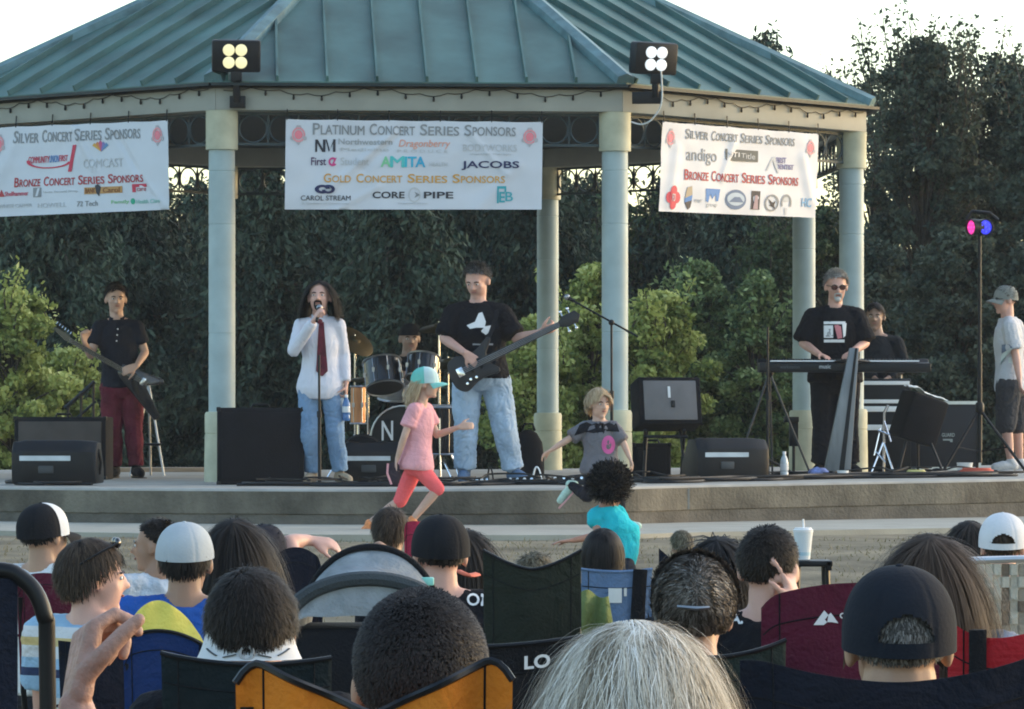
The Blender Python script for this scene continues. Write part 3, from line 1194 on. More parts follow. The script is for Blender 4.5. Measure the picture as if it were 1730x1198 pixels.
def hand(mb, wr, dv, n, side=1, curl=(22, 28, 18), k=1.0, spread=.0, thumb=0.0, curls=None):
    d = V(dv).normalized()
    n = V(n)
    n = (n - d * n.dot(d))
    if n.length < 1e-3:
        n = d.orthogonal()
    n.normalize()
    s = d.cross(n) * side
    wr = V(wr)
    for o in (.031, .0105, -.0105, -.030):
        mb.limb([(wr + d * .005 * k + s * o * .55 * k, .016 * k), (wr + d * .085 * k + s * o * k, .0125 * k)])
    for j, (o, L) in enumerate(zip((.033, .011, -.011, -.032), (.070, .079, .073, .057))):
        p = wr + d * .088 * k + s * o * k
        a = 0
        pts = [(p, .0100 * k)]
        cu = curls[j] if curls else curl
        for fr, c, r in zip((.45, .31, .24), cu, (.0090, .0085, .0075)):
            a += R(c)
            v = (d * math.cos(a) + n * math.sin(a) + s * (o * spread * 6)).normalized()
            p = p + v * L * fr * k
            pts.append((p, r * k))
        mb.limb(pts)
    p = wr + d * .028 * k + s * .027 * k
    v1 = (s * .75 + d * .62 + n * (.25 + thumb)).normalized()
    v2 = (s * .35 + d * .8 + n * (.35 + thumb * 1.6)).normalized()
    q = p + v1 * .042 * k
    q2 = q + v2 * .032 * k
    q3 = q2 + (v2 + n * thumb).normalized() * .024 * k
    mb.limb([(p, .015 * k), (q, .0125 * k), (q2, .011 * k), (q3, .009 * k)])


HC_ = np.array([0, .016, .030])
HR_ = np.array([.086, .104, .096])


def keep_dirs(u, low=0.0, front=0.0):
    zmin = np.interp(u[:, 1], [-1, -.8, -.45, -.12, .25, 1], [.85 + front, .60 + front, .36, .02, -.45 + low, -.62 + low])
    return u[:, 2] > zmin


def hair(HM, m, parent, n=1500, length=.04, width=.004, lift=.35, grav=0.0, curl=.12, k=5, low=0.0, front=0.0, crown=(0, .45, .9), scale=1.0,
         back=0.0, part=None, bulk=0.0, vary=.4, base_m=None, sideways=0.0, down_to=None, taper=.35, name='hair', rnd_streak=0.0, window=True, topcut=None, wave=.35, lump=.05):
    """a hair cap with many fine ribbons of hair growing from it, in head space"""
    M = np.array(HM)
    E, Rr = HC_, HR_ * scale
    g = MB(HM)
    N, Mm = 36, 22
    pts = {}

    def vert(i, j):
        if (i % N, j) not in pts:
            th, ph = PI * j / Mm, 2 * PI * (i % N) / N
            u = np.array([math.sin(th) * math.cos(ph), math.sin(th) * math.sin(ph), math.cos(th)])
            pts[(i % N, j)] = g.v(E + u * Rr * (1.0 + bulk * .5 + lump * noise.noise(V(u * 2.6)) - .01))
        return pts[(i % N, j)]
    for j in range(Mm):
        for i in range(N):
            th, ph = PI * (j + .5) / Mm, 2 * PI * (i + .5) / N
            u = np.array([[math.sin(th) * math.cos(ph), math.sin(th) * math.sin(ph), math.cos(th)]])
            if keep_dirs(u, low, front)[0]:
                vs = [vert(i, j), vert(i, j + 1), vert(i + 1, j + 1), vert(i + 1, j)]
                if j == 0:
                    vs = [vert(0, 0), vs[1], vs[2]]
                elif j == Mm - 1:
                    vs = [vs[0], vert(0, Mm), vs[3]]
                g.f(vs, .2)
    u = unit(RNG.normal(size=(n * 3, 3)))
    u = u[keep_dirs(u, low, front)]
    if topcut is not None:
        u = u[u[:, 2] < topcut]
    u = u[:n]
    n = len(u)
    P = E + u * Rr * (1 + bulk * .5 + lump * np.array([noise.noise(V(x * 2.6)) for x in u])[:, None])
    nn = unit(u / Rr)
    c0 = unit(np.array([crown], float))
    if part is not None:
        fl = np.stack([np.sign(u[:, 0] - part) * 1.0, .35 * np.ones(n), -.25 * np.ones(n)], 1)
    else:
        fl = u - c0
    fl = fl + np.array([sideways, back, 0])
    fl = fl - nn * (fl * nn).sum(1, keepdims=True)
    lf = np.array([noise.noise_vector(V(x * 3.1)) for x in u])
    lf = lf - nn * (lf * nn).sum(1, keepdims=True)
    fl = unit(fl) + lf * wave
    D = unit(unit(fl) * (1 - lift) + nn * lift + RNG.normal(size=(n, 3)) * curl)
    L = length * (1 - vary * RNG.random((n, 1)))
    if down_to is not None:
        L = np.maximum(.03, (P[:, 2:3] - down_to) * 1.15) * (1 - .12 * RNG.random((n, 1)))
    pts_ = [P]
    nrm = [nn]
    for s in range(k):
        D = unit(D + np.array([0, 0, -grav]) / k * 3 + RNG.normal(size=(n, 3)) * curl * .6)
        P = P + D * L / k
        q = (P - E) / (Rr * (1 + bulk))
        dist = np.linalg.norm(q, axis=1, keepdims=True)
        Pn = E + q / np.maximum(dist, 1e-6) * (Rr * (1 + bulk)) * 1.004
        P = np.where(dist < 1.004, Pn, P)
        # keep the face clear: strands part to the sides of it
        if window:
            e = ((P - np.array([0, -.115, -.035])) / np.array([.074, .085, .125]))
            ins = (e ** 2).sum(1) < 1
            lim = .074 * np.sqrt(np.clip(1 - e[:, 1] ** 2 - e[:, 2] ** 2, 0, 1))
            P[:, 0] = np.where(ins, np.where(P[:, 0] >= 0, 1, -1) * lim, P[:, 0])
        pts_.append(P)
        nrm.append(unit(q / Rr))
    S = np.stack(pts_, 1)
    NN = np.stack(nrm, 1)
    T = np.gradient(S, axis=1)
    side = unit(np.cross(T, NN))
    w = width * (1 - taper * np.linspace(0, 1, k + 1) ** 2)[None, :, None] * (.6 + .8 * RNG.random((n, 1, 1)))
    A, B = S - side * w / 2, S + side * w / 2
    Q = np.stack([A[:, :-1], B[:, :-1], B[:, 1:], A[:, 1:]], 2).reshape(-1, 4, 3)
    r0 = RNG.random(n)
    if rnd_streak:
        st = np.array([noise.noise(V((float(x[0]) * 9 + 3, float(x[1]) * 4, 0))) for x in u])
        r0 = np.clip(.5 + st * rnd_streak + RNG.normal(size=n) * .17, 0, 1)
    rn = np.repeat(r0, k)
    # ribbons and cap become one mesh
    bm = g.bm
    rl = g.rl
    me0 = bpy.data.meshes.new('t')
    bmesh.ops.recalc_face_normals(bm, faces=bm.faces)
    bm.to_mesh(me0)
    bm.free()
    Qw = Q.reshape(-1, 3) @ M[:3, :3].T + M[:3, 3]
    nv0 = len(me0.vertices)
    co0 = np.empty(nv0 * 3, 'f')
    me0.vertices.foreach_get('co', co0)
    faces = [list(p.vertices) for p in me0.polygons]
    nq = len(Q)
    allco = np.concatenate([co0.reshape(-1, 3), Qw]) - np.array(root_loc(parent))
    faces += (np.arange(nq * 4).reshape(-1, 4) + nv0).tolist()
    me = bpy.data.meshes.new(name)
    me.from_pydata(allco.tolist(), [], faces)
    at_ = me.attributes.new('rnd', 'FLOAT', 'FACE')
    at_.data.foreach_set('value', np.concatenate([np.full(len(faces) - nq, .12), rn]).astype('f'))
    me.polygons.foreach_set('use_smooth', [True] * len(me.polygons))
    me.update()
    bpy.data.meshes.remove(me0)
    return link(name, me, m, parent)


def cap(HM, m, parent, brim_m=None, flip=False, brim=True, tilt=-6, low=-.012, fat=1.0, strap=False, button=True, front_m=None, yaw=0):
    M = HM @ Matrix.Rotation(R(yaw + (180 if flip else 0)), 4, 'Z') @ Matrix.Rotation(R(tilt), 4, 'X')
    g = MB(M)
    E = V((0, -.016 if flip else .014, .030))
    rr = V((.0925, .110, .1)) * fat
    N, K = 120, 34
    rows = []
    for j in range(K + 1):
        t = j / K
        z = low + (.118 * fat - low) * math.sin(t * PI / 2)
        q = max(0.0, 1 - (max(z, .0) / (.1181 * fat)) ** 2.5) ** .45
        rows.append((z, q))
    back_ang = PI / 2
    for (z0, q0), (z1, q1) in zip(rows, rows[1:]):
        for i in range(N):
            a0, a1 = 2 * PI * i / N, 2 * PI * (i + 1) / N
            am = (a0 + a1) / 2
            if strap and abs(am - back_ang) < .55 and z0 > low + .02 and z1 < .058 * max(0, 1 - (abs(am - back_ang) / .55) ** 2.2) ** .5:
                continue
            pr = 1.0
            vs = []
            for a, z, q in ((a0, z0, q0), (a1, z0, q0), (a1, z1, q1), (a0, z1, q1)):
                pr = 1 - .022 * max(0, 1 - abs(((a - PI / 6) % (PI / 3)) - PI / 6) / .07) if N else 1
                pr += .010 * noise.noise(V((math.cos(a) * 2, math.sin(a) * 2, z * 22)))
                vs.append(g.v((E.x + rr.x * q * math.cos(a) * pr, E.y + rr.y * q * math.sin(a) * pr, z + .012)))
            g.mi = 1 if (front_m and math.sin(am) < -.1) else 0
            g.f(vs, .5)
    bmesh.ops.remove_doubles(g.bm, verts=g.bm.verts, dist=1e-5)
    c = g.obj('cap', [m, front_m] if front_m else m, parent, ang=60)
    if brim:
        b = MB(M)

        def bf(u, v):
            a = -PI / 2 + (u - .5) * 2.2
            ex = .075 * v * math.cos((u - .5) * 2.5)
            return (rr.x * math.cos(a) * 1.0, E.y + (rr.y) * math.sin(a) - ex, low + .012 - .020 * v * v - .03 * abs(u - .5) ** 2 * 4 * (.3 + v * .7))
        b.sheet(bf, 18, 5, .004, (0, 0, 1))
        b.obj('brim', brim_m or m, c, ang=70)
    if button:
        t = MB(M)
        t.ell((E.x, E.y, .118 * fat + .012), (.008, .008, .004), seg=8, rings=5)
        t.obj('button', m, c)
    return c


def face(HM, parent, sunglasses=None, beard=None, lips=True, brow_m=None):
    for sx in (-1, 1):
        e = MB(HM)
        e.ell((sx * .031, -.0815, .004), (.0125, .008, .0075), seg=10, rings=7)
        ey = e.obj('eye', EYEW, parent)
        i = MB(HM)
        i.ell((sx * .031, -.088, .004), (.0058, .004, .0058), seg=8, rings=6)
        i.obj('iris', EYED, ey)
        b = MB(HM)
        b.tube([(sx * .014, -.092, .020), (sx * .031, -.090, .025), (sx * .048, -.080, .019)], [.0035, .0045, .003], 6)
        b.obj('eyebrow', brow_m or EYED, parent)
    if lips:
        l = MB(HM)
        l.ell((0, -.0905, -.055), (.022, .006, .0048), seg=12, rings=6)
        l.obj('mouth', LIP, parent)
    if sunglasses:
        g = MB(HM)
        for sx in (-1, 1):
            g.prism([(-.027, .014), (.024, .017), (.026, -.006), (.012, -.018), (-.014, -.018), (-.026, -.006)], (sx * .032, -.0985, .004), (1, 0, 0), (0, 0, 1), (0, .005, 0))
        gl = g.obj('sunglasses', sunglasses, parent, bevel=.002)
        t = MB(HM)
        t.tube([(-.01, -.098, .008), (.01, -.098, .008)], .003, 6)
        for sx in (-1, 1):
            t.tube([(sx * .058, -.094, .014), (sx * .079, -.03, .012), (sx * .081, .012, .008)], .003, 6)
        t.obj('glasses_frame', BLACK, gl)
    if beard:
        hb = MB(HM)
        hb.ell((0, -.084, -.088), (.024, .018, .022), seg=12, rings=8)
        hb.ell((0, -.0955, -.043), (.027, .007, .007), seg=12, rings=6)
        for sx in (-1, 1):
            hb.tube([(sx * .024, -.091, -.046), (sx * .026, -.083, -.07), (sx * .018, -.08, -.09)], [.006, .006, .008], 6)
        hb.obj('beard', beard, parent)


def headmesh(mb, HM, N, k=1.0, neck_r=.056):
    h = lambda p: HM @ V(p)
    R3 = HM.to_3x3()
    q = R3.normalized()
    s = R3.col[0].length
    mb.ell(h((0, .018, .030)), V((.080, .098, .089)) * s, q, 20, 14)
    mb.ell(h((0, -.028, -.030)), V((.066, .064, .084)) * s, q, 16, 12)
    mb.ell(h((0, -.022, -.075)), V((.058, .054, .038)) * s, q, 14, 10)
    mb.ell(h((0, -.066, -.098)), V((.024, .020, .018)) * s, q, 10, 8)
    mb.ell(h((0, -.070, .016)), V((.054, .022, .02)) * s, q, 12, 8)
    mb.limb([(h((0, -.090, .006)), .009 * s), (h((0, -.110, -.024)), .0125 * s)])
    for sx in (-1, 1):
        mb.ell(h((sx * .011, -.100, -.026)), V((.009, .010, .008)) * s, q, 8, 6)
        mb.ell(h((sx * .042, -.060, -.022)), V((.02, .02, .018)) * s, q, 8, 6)
        mb.ell(h((sx * .084, .014, -.010)), V((.011, .021, .033)) * s, q, 12, 9)
        mb.ell(h((sx * .082, .002, -.022)), V((.011, .012, .018)) * s, q, 8, 6)
    mb.limb([(h((0, .022, -.055)), neck_r * s * .98), (V(N) + V((0, 0, .0)), neck_r * s * 1.05)])


def torso_rings(J, grow=0.0, t0=-.10, t1=1.0, k=1.0, flare=0.0, belly=1.0, closed_neck=True, prof=None):
    hipc = (J['hipA'] + J['hipB']) / 2
    N = J['neck']
    sh = J['shB'] - J['shA']
    hp = J['hipB'] - J['hipA']
    sw = sh.length / 2
    spine = N - hipc
    bow = J.get('bow', V((0, 0, 0)))
    prof = prof or [(-.16, .115, .085), (-.08, .150, .112), (0, .168, .122), (.12, .165, .118), (.28, .152, .110), (.45, .152, .110),
                    (.62, .166, .118), (.76, sw * .90 / k, .112), (.86, sw * .84 / k, .098), (.93, sw * .60 / k, .078), (1.0, .066, .066)]
    rings = []
    for t, rx, ry in prof:
        if t < t0 - 1e-6 or t > t1 + 1e-6:
            continue
        c = hipc + spine * t + bow * math.sin(PI * max(0, min(1, t)))
        x = hp.normalized().lerp(sh.normalized(), max(0, min(1, t * 1.2))).normalized()
        y = spine.normalized().cross(x).normalized()
        b = belly if .0 <= t <= .65 else 1 + (belly - 1) * .5
        fx = rx * k * (1 + (b - 1) * .6) + grow + flare * max(0, .35 - t)
        fy = ry * k * b + grow + flare * max(0, .35 - t)
        rings.append([c + x * fx * math.cos(a) + y * fy * math.sin(a) for a in np.linspace(0, 2 * PI, 20, endpoint=False)])
    return rings


def lerp_chain(a, b, c, f):
    """first f (0..2) of the chain a-b-c"""
    if f <= 1:
        return [a, a.lerp(b, f)]
    return [a, b, b.lerp(c, f - 1)]


def make_person(label, J, sk, shirt, pants, shoes=None, k=1.0, voxel=.009, hands=None, group=None, belly=1.0, seed=0, limbk=1.0, base=None, name='person', neck_r=.056):
    """J: joints in world space. Body, shirt, trousers and shoes are continuous skins; returns root and head matrix"""
    HM = Matrix.Translation(J['head']) @ Matrix.Rotation(R(J.get('yaw', 0)), 4, 'Z') @ Matrix.Rotation(R(J.get('pitch', 0)), 4, 'X') @ Matrix.Rotation(R(J.get('roll', 0)), 4, 'Y') @ Matrix.Scale(J.get('hs', .23) / .23, 4)
    b0 = base if base is not None else V(((J['anA'].x + J['anB'].x) / 2, (J['anA'].y + J['anB'].y) / 2, min(J['anA'].z, J['anB'].z) - .09 * k))
    root = thing(name, label, 'person', b0, group)
    mb = MB()
    headmesh(mb, HM, J['neck'], neck_r=neck_r)
    mb.loft(torso_rings(J, -.012, k=k, belly=belly))
    L = k * limbk
    for s in 'AB':
        sh, el, wr = J['sh' + s], J['el' + s], J['wr' + s]
        sgn = -1 if s == 'A' else 1
        mb.limb([(sh, .050 * L), (sh.lerp(el, .5), .044 * L), (el, .038 * L), (el.lerp(wr, .3), .039 * L), (wr, .026 * L)])
        mb.limb([(J['neck'].lerp(sh, .15), .05 * k), (sh, .048 * L)])
        hd = (hands or {}).get(s, {})
        dv = hd.get('d', wr - el)
        hand(mb, wr + V(dv).normalized() * .012 * k, dv, hd.get('n', V((-sgn, 0, 0))), hd.get('side', sgn), hd.get('curl', (22, 28, 18)), k * hd.get('k', 1.0), hd.get('spread', 0), hd.get('thumb', 0.0), hd.get('curls'))
        hp, kn, an = J['hip' + s], J['kn' + s], J['an' + s]
        mb.limb([(hp, .082 * L), (hp.lerp(kn, .5), .07 * L), (kn, .052 * L), (kn.lerp(an, .3), .053 * L), (an, .034 * L)])
        to = J.get('to' + s)
        if to is not None:
            mb.limb([(an - V((0, 0, .03 * k)), .028 * k), (an.lerp(to, .7) - V((0, 0, .03 * k)), .018 * k)])
    mb.fuse('body', sk, root, voxel, 4)
    # shirt
    if shirt:
        g = shirt.get('fit', .012)
        m = MB()
        m.loft(torso_rings(J, g, shirt.get('hem', -.06), shirt.get('top', 1.0), k, shirt.get('flare', 0), belly))
        f = shirt.get('sleeve', .55)
        for s in 'AB':
            ch = lerp_chain(J['sh' + s], J['el' + s], J['wr' + s], f)
            rr = [.056 * L + g, (.047 * L if f > 1 else .052 * L) + g * 1.3, .034 * L + g * .9]
            m.limb([(J['neck'].lerp(J['sh' + s], .3) - V((0, 0, .012)), .046 * k + g * .6), (J['sh' + s], rr[0])])
            if len(ch) == 2:
                m.limb([(ch[0], rr[0]), (ch[0].lerp(ch[1], .7), rr[1])])
                m.cone(ch[0].lerp(ch[1], .6), ch[1], rr[1], rr[1] * 1.04, 14)
            else:
                m.limb([(ch[0], rr[0]), (ch[1], rr[1])])
                m.limb([(ch[1], rr[1]), (ch[1].lerp(ch[2], .85), rr[2] * 1.1)])
                m.cone(ch[1].lerp(ch[2], .8), ch[2], rr[2] * 1.15, rr[2], 14)
        if shirt.get('extra'):
            shirt['extra'](m)
        so_ = m.fuse('shirt', shirt['m'], root, max(voxel, .009), 4, shirt.get('wr', .010), shirt.get('ws', 8), (1, 1, .6), seed)
        J['shirt_obj'] = so_
        if shirt.get('collar'):
            c = MB()
            n0 = J['neck']
            fwd = (J['shB'] - J['shA']).normalized().cross(V((0, 0, 1)))
            xx = (J['shB'] - J['shA']).normalized()
            pr = []
            for t in np.linspace(.5, 2 * PI - .5, 22):
                dv = fwd * math.cos(t) + xx * math.sin(t)
                pr.append((n0 + dv * .072 * k + V((0, 0, .0 - .022 * math.cos(t))), n0 + dv * .064 * k + V((0, 0, .042 - .026 * math.cos(t)))))
            vs = [(c.v(a), c.v(b), c.v(a + (a - n0).normalized() * .022 + V((0, 0, -.004)))) for a, b in pr]
            for a, b in zip(vs, vs[1:]):
                c.f([a[0], b[0], b[1], a[1]], .5)
                c.f([a[1], b[1], b[2], a[2]], .5)
            c.obj('collar', shirt['collar'], so_, ang=80)
    if pants:
        g = pants.get('fit', .016)
        m = MB()
        m.loft(torso_rings(J, g * .6, -.17, pants.get('waist', .10), k, 0, belly * .98))
        f = pants.get('len', 1.95)
        for s in 'AB':
            ch = lerp_chain(J['hip' + s], J['kn' + s], J['an' + s], f)
            r1, r2, r3 = .086 * L + g, .058 * L + g * 1.15, .040 * L + g * pants.get('cuff', 1.3)
            if len(ch) == 2:
                m.limb([(ch[0], r1), (ch[0].lerp(ch[1], .75), .066 * L + g * 1.3)])
                m.cone(ch[0].lerp(ch[1], .5), ch[1], .072 * L + g * 1.2, .063 * L + g * 1.5, 14)
            else:
                m.limb([(ch[0], r1), (ch[0].lerp(ch[1], .5), .074 * L + g * 1.1), (ch[1], r2)])
                m.limb([(ch[1], r2), (ch[1].lerp(ch[2], .35), .056 * L + g * 1.15), (ch[1].lerp(ch[2], .85), r3)])
                m.cone(ch[1].lerp(ch[2], .8), ch[2], r3, r3 * 1.05, 14)
        m.fuse('trousers', pants['m'], root, max(voxel, .009), 4, pants.get('wr', .012), pants.get('ws', 9), (1, 1, .8), seed + 5)
    if shoes:
        for s in 'AB':
            an, to = J['an' + s], J.get('to' + s)
            if to is None:
                continue
            m = MB()
            dv = (to - an)
            fl = dv.normalized()
            upv = J.get('up' + s, V((0, 0, 1)))
            hl = an - upv * .045 * k - fl * .035 * k
            m.limb([(hl, .043 * k), (an - upv * .002 * k, .046 * k)])
            m.limb([(hl, .043 * k), (an.lerp(to, .5) - upv * .035 * k, .047 * k), (to - upv * .045 * k, .041 * k)])
            sh_ = m.fuse('shoe', shoes['m'], root, max(voxel * .9, .008), 4)
            so2 = MB()
            x = fl.cross(upv).normalized()
            cen = an - upv * .079 * k
            ol = []
            Lf = dv.length + .06 * k
            for t, w in ((-.10, .026), (-.08, .040), (.0, .044), (.45, .049), (.75, .052), (.98, .043), (1.06, .02)):
                ol.append((t, w))
            pl = [cen + fl * (t * Lf) + x * w * k for t, w in ol] + [cen + fl * (t * Lf) - x * w * k for t, w in ol[::-1]]
            so2.loft([pl, [p - upv * .018 * k for p in pl]], True, True)
            so2.obj('sole', shoes.get('sole', BLACK), sh_, ang=50)
    return root, HM


def chest_bvh(o):
    off = root_loc(o)
    me = o.data
    return BVHTree.FromPolygons([v.co + off for v in me.vertices], [tuple(p.vertices) for p in me.polygons])


def project(bvh, p, d, lift=.003):
    """drop point p along d on to the cloth"""
    h = bvh.ray_cast(V(p) - V(d) * .6, V(d))
    if h[0] is None:
        h = bvh.find_nearest(V(p))
    return h[0] - V(d) * lift


def print_on(shirt, parts, o, ax, ay, d, name='print'):
    """flat printed shapes (poly, material) in u,v about o, laid on the cloth"""
    bvh = chest_bvh(shirt)
    for poly, m in parts:
        mb = MB()
        us = [p[0] for p in poly]
        c = (sum(us) / len(us), sum(p[1] for p in poly) / len(poly))
        cv = mb.v(project(bvh, V(o) + V(ax) * c[0] + V(ay) * c[1], d, .005))
        pts = []
        n = len(poly)
        for i in range(n):
            a, b = poly[i], poly[(i + 1) % n]
            for t in (0, .5):
                pts.append((a[0] + (b[0] - a[0]) * t, a[1] + (b[1] - a[1]) * t))
        vs = [mb.v(project(bvh, V(o) + V(ax) * q[0] + V(ay) * q[1], d, .005)) for q in pts]
        ms = [mb.v(project(bvh, V(o) + V(ax) * (q[0] + c[0]) / 2 + V(ay) * (q[1] + c[1]) / 2, d, .005)) for q in pts]
        k = len(vs)
        for i in range(k):
            mb.f([vs[i], vs[(i + 1) % k], ms[(i + 1) % k], ms[i]], .5)
            mb.f([ms[i], ms[(i + 1) % k], cv], .5)
        mb.obj(name, m, shirt, ang=80)


def print_text(shirt, body, m, o, ax, ay, d, bold=.02, ital=0):
    bvh = chest_bvh(shirt)
    return text(body, m, shirt, lambda u, v, w: project(bvh, V(o) + V(ax) * (u - .5) + V(ay) * (v - .5), d, .004 + w), 'print', bold=bold, ital=ital)
# ---------------------------------------------------------------- on the stage
def jp(d, **kw):
    """joints from photo pixels: value (px, py) or (px, py, depth offset)"""
    J = {}
    for k_, v_ in kw.items():
        if isinstance(v_, tuple):
            J[k_] = at(v_[0], v_[1], d + (v_[2] if len(v_) > 2 else 0))
        else:
            J[k_] = v_
    return J


def foot(J, s, px, d, dirx=0, k=1.0, L=.17, z=None):
    """ankle on the deck at image column px and depth d, toe towards (dirx, camera)"""
    x = (px - CX) * d / F
    z0 = floor_z(x) if z is None else z
    J['an' + s] = V((x, d, z0 + .098 * k))
    dv = V((dirx, -1, 0)).normalized()
    J['to' + s] = J['an' + s] + dv * L * k - V((0, 0, .01 * k))


M_WOOD = mat('dark_stained_wood', (.018, .013, .011), .5, var=.3, scale=12, stretch=(1, 8, 1), coat=.3)
M_GTR = mat('black_lacquer', (.015, .015, .017), .22, var=.1, coat=.6)
M_BASS = mat('charcoal_lacquer', (.02, .019, .02), .5, var=.2, coat=.05)
M_STR = mat('steel_strings', (.6, .6, .6), .3, 1.0)
DCHROME = mat('dim_chrome', (.42, .43, .45), .3, 1.0)
M_COP = mat('copper_shell', (.42, .19, .09), .42, .7, var=.15)
M_SKINH = mat('drum_head', (.16, .16, .16), .5, var=.05)
M_BDH = mat('black_drum_head', (.012, .012, .014), .35, var=.1)
M_CYM = mat('bronze_cymbal', (.07, .056, .03), .55, .6)
M_WPRINT = mat('white_print', (.72, .72, .72), .7, var=.05)

# --- guitarist on the left
d = 39.6
J = jp(d, head=(196, 505), neck=(198, 541), shA=(169, 553), elA=(153, 600, -.05), wrA=(143, 580, -.30), shB=(231, 553), elB=(245, 596, .02), wrB=(231, 618, -.24),
       hipA=(188, 655), hipB=(222, 655), knA=(191, 730, -.06), knB=(226, 730, -.03))
foot(J, 'A', 194, d, -.25)
foot(J, 'B', 230, d - .05, .35)
J.update(yaw=12, pitch=4, roll=0, hs=.252)
p1, HM = make_person('guitarist in a black polo shirt and maroon trousers', J, SK_FAIR, dict(m=fab('black_polo', (.014, .016, .024)), sleeve=.62, hem=-.02, flare=.02, wr=.008, collar=fab('black_polo', (.014, .016, .024))),
                     dict(m=fab('maroon_cotton', (.115, .018, .030), var=.3), wr=.016, fit=.020, cuff=1.1), dict(m=BLACKFAB), k=1.0, group='musicians on the stage',
                     hands={'A': dict(d=V((-.1, -.3, 1)), n=V((.6, -.6, .2)), side=1, curl=(50, 60, 40)), 'B': dict(d=V((-.8, -.35, -.35)), n=V((0, 1, -.1)), side=1, curl=(30, 35, 20))}, seed=1)
face(HM, p1)
hair(HM, H_BROWN, p1, 1200, .045, .006, .4, .2, front=-.02)
for i in range(3):
    b = MB()
    b.ell(at(199 - i, 556 + i * 10, d - .155), .008, seg=8, rings=5)
    b.obj('button', WHITEP, J['shirt_obj'])

# his pointed guitar: neck to the upper left, winged body to the lower right
gt = thing('electric_guitar', 'black pointed electric guitar held across the guitarist in maroon trousers', 'guitar', at(205, 620, d - .24))
A, B = at(134, 584, d - .34), at(222, 634, d - .24)
ax = (B - A).normalized()
nrm = V((.1, -1, .1))
nrm = (nrm - ax * nrm.dot(ax)).normalized()
ay = nrm.cross(ax)
if ay.z < 0:
    ay = -ay
m = MB()
m.prism([(-.12, .055), (-.06, .06), (.27, .11), (.30, .08), (.16, -.02), (.42, -.20), (.38, -.25), (-.08, -.07), (-.12, -.04)], B, ax, ay, nrm * -.04)
bd = m.obj('guitar_body', M_GTR, gt, bevel=.006)
m = MB()
m.prism([(-.62, .017), (-.08, .024), (-.08, -.024), (-.62, -.017)], B + nrm * .012, ax, ay, nrm * -.03)
m.obj('neck', M_WOOD, gt)
m = MB()
m.prism([(-.62, .022), (-.68, .036), (-.80, .040), (-.82, .02), (-.68, -.02), (-.62, -.020)], B + nrm * .01, ax, ay, nrm * -.016)
hd_ = m.obj('headstock', M_GTR, gt)
m = MB()
for i in range(6):
    m.tube([B + ax * (-.66 - i * .03) + ay * (.05 + i * .004) + nrm * .0, B + ax * (-.66 - i * .03) + ay * (.072 + i * .004)], .004, 6)
m.obj('tuning_peg', CHROME, hd_)
m = MB()
for i in range(6):
    o = (i - 2.5) * .0085
    m.tube([B + ax * -.64 + ay * o * .8 + nrm * .017, B + ax * .16 + ay * o + nrm * .017], .0012, 4)
m.obj('string', M_STR, gt)
for t in (.0, .1):
    m = MB()
    m.prism([(t, .035), (t + .035, .035), (t + .035, -.035), (t, -.035)], B + nrm * .001, ax, ay, nrm * .012)
    m.obj('pickup', CHROME if t else BLACK, gt, bevel=.002)

# --- singer
d = 35.3
J = jp(d, head=(540, 502), neck=(540, 538), shA=(508, 549), elA=(497, 592, -.10), wrA=(531, 541, -.26), shB=(572, 549), elB=(580, 600, .06), wrB=(585, 648, -.04),
       hipA=(522, 655), hipB=(561, 655), knA=(523, 728, -.08), knB=(566, 725, -.06))
foot(J, 'A', 527, d, -.2, .95)
foot(J, 'B', 574, d - .02, .55, .95)
J.update(yaw=-6, pitch=-6, hs=.25, roll=0)
wsh = mat('fabric_white_shirt', (.60, .60, .66), .85, var=.04, scale=5, bump=.05, bscale=60, spec=.2)
p2, HM = make_person('long haired singer in a loose white shirt, jeans and dark red tie', J, SK_PINK, dict(m=wsh, sleeve=1.93, hem=-.17, fit=.009, flare=.09, wr=.009, ws=7, collar=wsh),
                     dict(m=jean('mid_blue', (.17, .265, .40)), wr=.018, fit=.020), dict(m=mat('tan_suede', (.30, .24, .17), .8), sole=mat('white_sole', (.55, .55, .52), .6)), k=.90, limbk=.92, group='musicians on the stage',
                     hands={'A': dict(d=V((.45, -.25, .75)), n=V((.5, .3, -.3)), side=1, curl=(62, 70, 45)), 'B': dict(d=V((0, -.15, -1)), n=V((-1, 0, 0)), side=-1, curl=(50, 55, 35), thumb=.5)}, seed=2)
face(HM, p2, beard=H_DARK)
hair(HM, H_BLACK, p2, 1900, .30, .005, .05, 1.1, curl=.07, k=8, down_to=-.19, bulk=.06, front=.02, low=-.1, part=.001)
tie_m = mat('fabric_dark_red_tie', (.10, .012, .022), .7, var=.4, scale=30, stretch=(1, 1, 1))
bv = chest_bvh(J['shirt_obj'])
m = MB()
sp = []
for t in np.linspace(0, 1, 12):
    c = project(bv, at(541 + 1.5 * t, 543 + 92 * t, d - .3), (0, 1, 0), .012)
    w = .020 + .030 * t if t < .93 else .05 - .045 * (t - .93) / .07
    sp.append((c - V((w, 0, 0)), c + V((w, 0, 0)), c + V((w, .01, 0)), c + V((-w, .01, 0))))
m.loft(sp)
m.obj('necktie', tie_m, p2)
m = MB()
m.ell(at(540, 543, d - .13), (.024, .02, .022), seg=10, rings=7)
m.obj('tie_knot', tie_m, p2)


def mic(label, tip, tail, group='microphones'):
    r = thing('microphone', label, 'microphone', tail, group)
    tip, tail = V(tip), V(tail)
    ax_ = (tip - tail).normalized()
    b = MB()
    b.tube([tail, tail.lerp(tip, .7), tip - ax_ * .02], [.012, .018, .021], 12)
    b.obj('handle', BLACK, r)
    g_ = MB()
    g_.ell(tip, .027, seg=14, rings=10)
    g_.obj('grille', STEEL, r)
    return r


mic('microphone held to the mouth of the long haired singer', at(540, 520, d - .155), at(535, 543, d - .33))


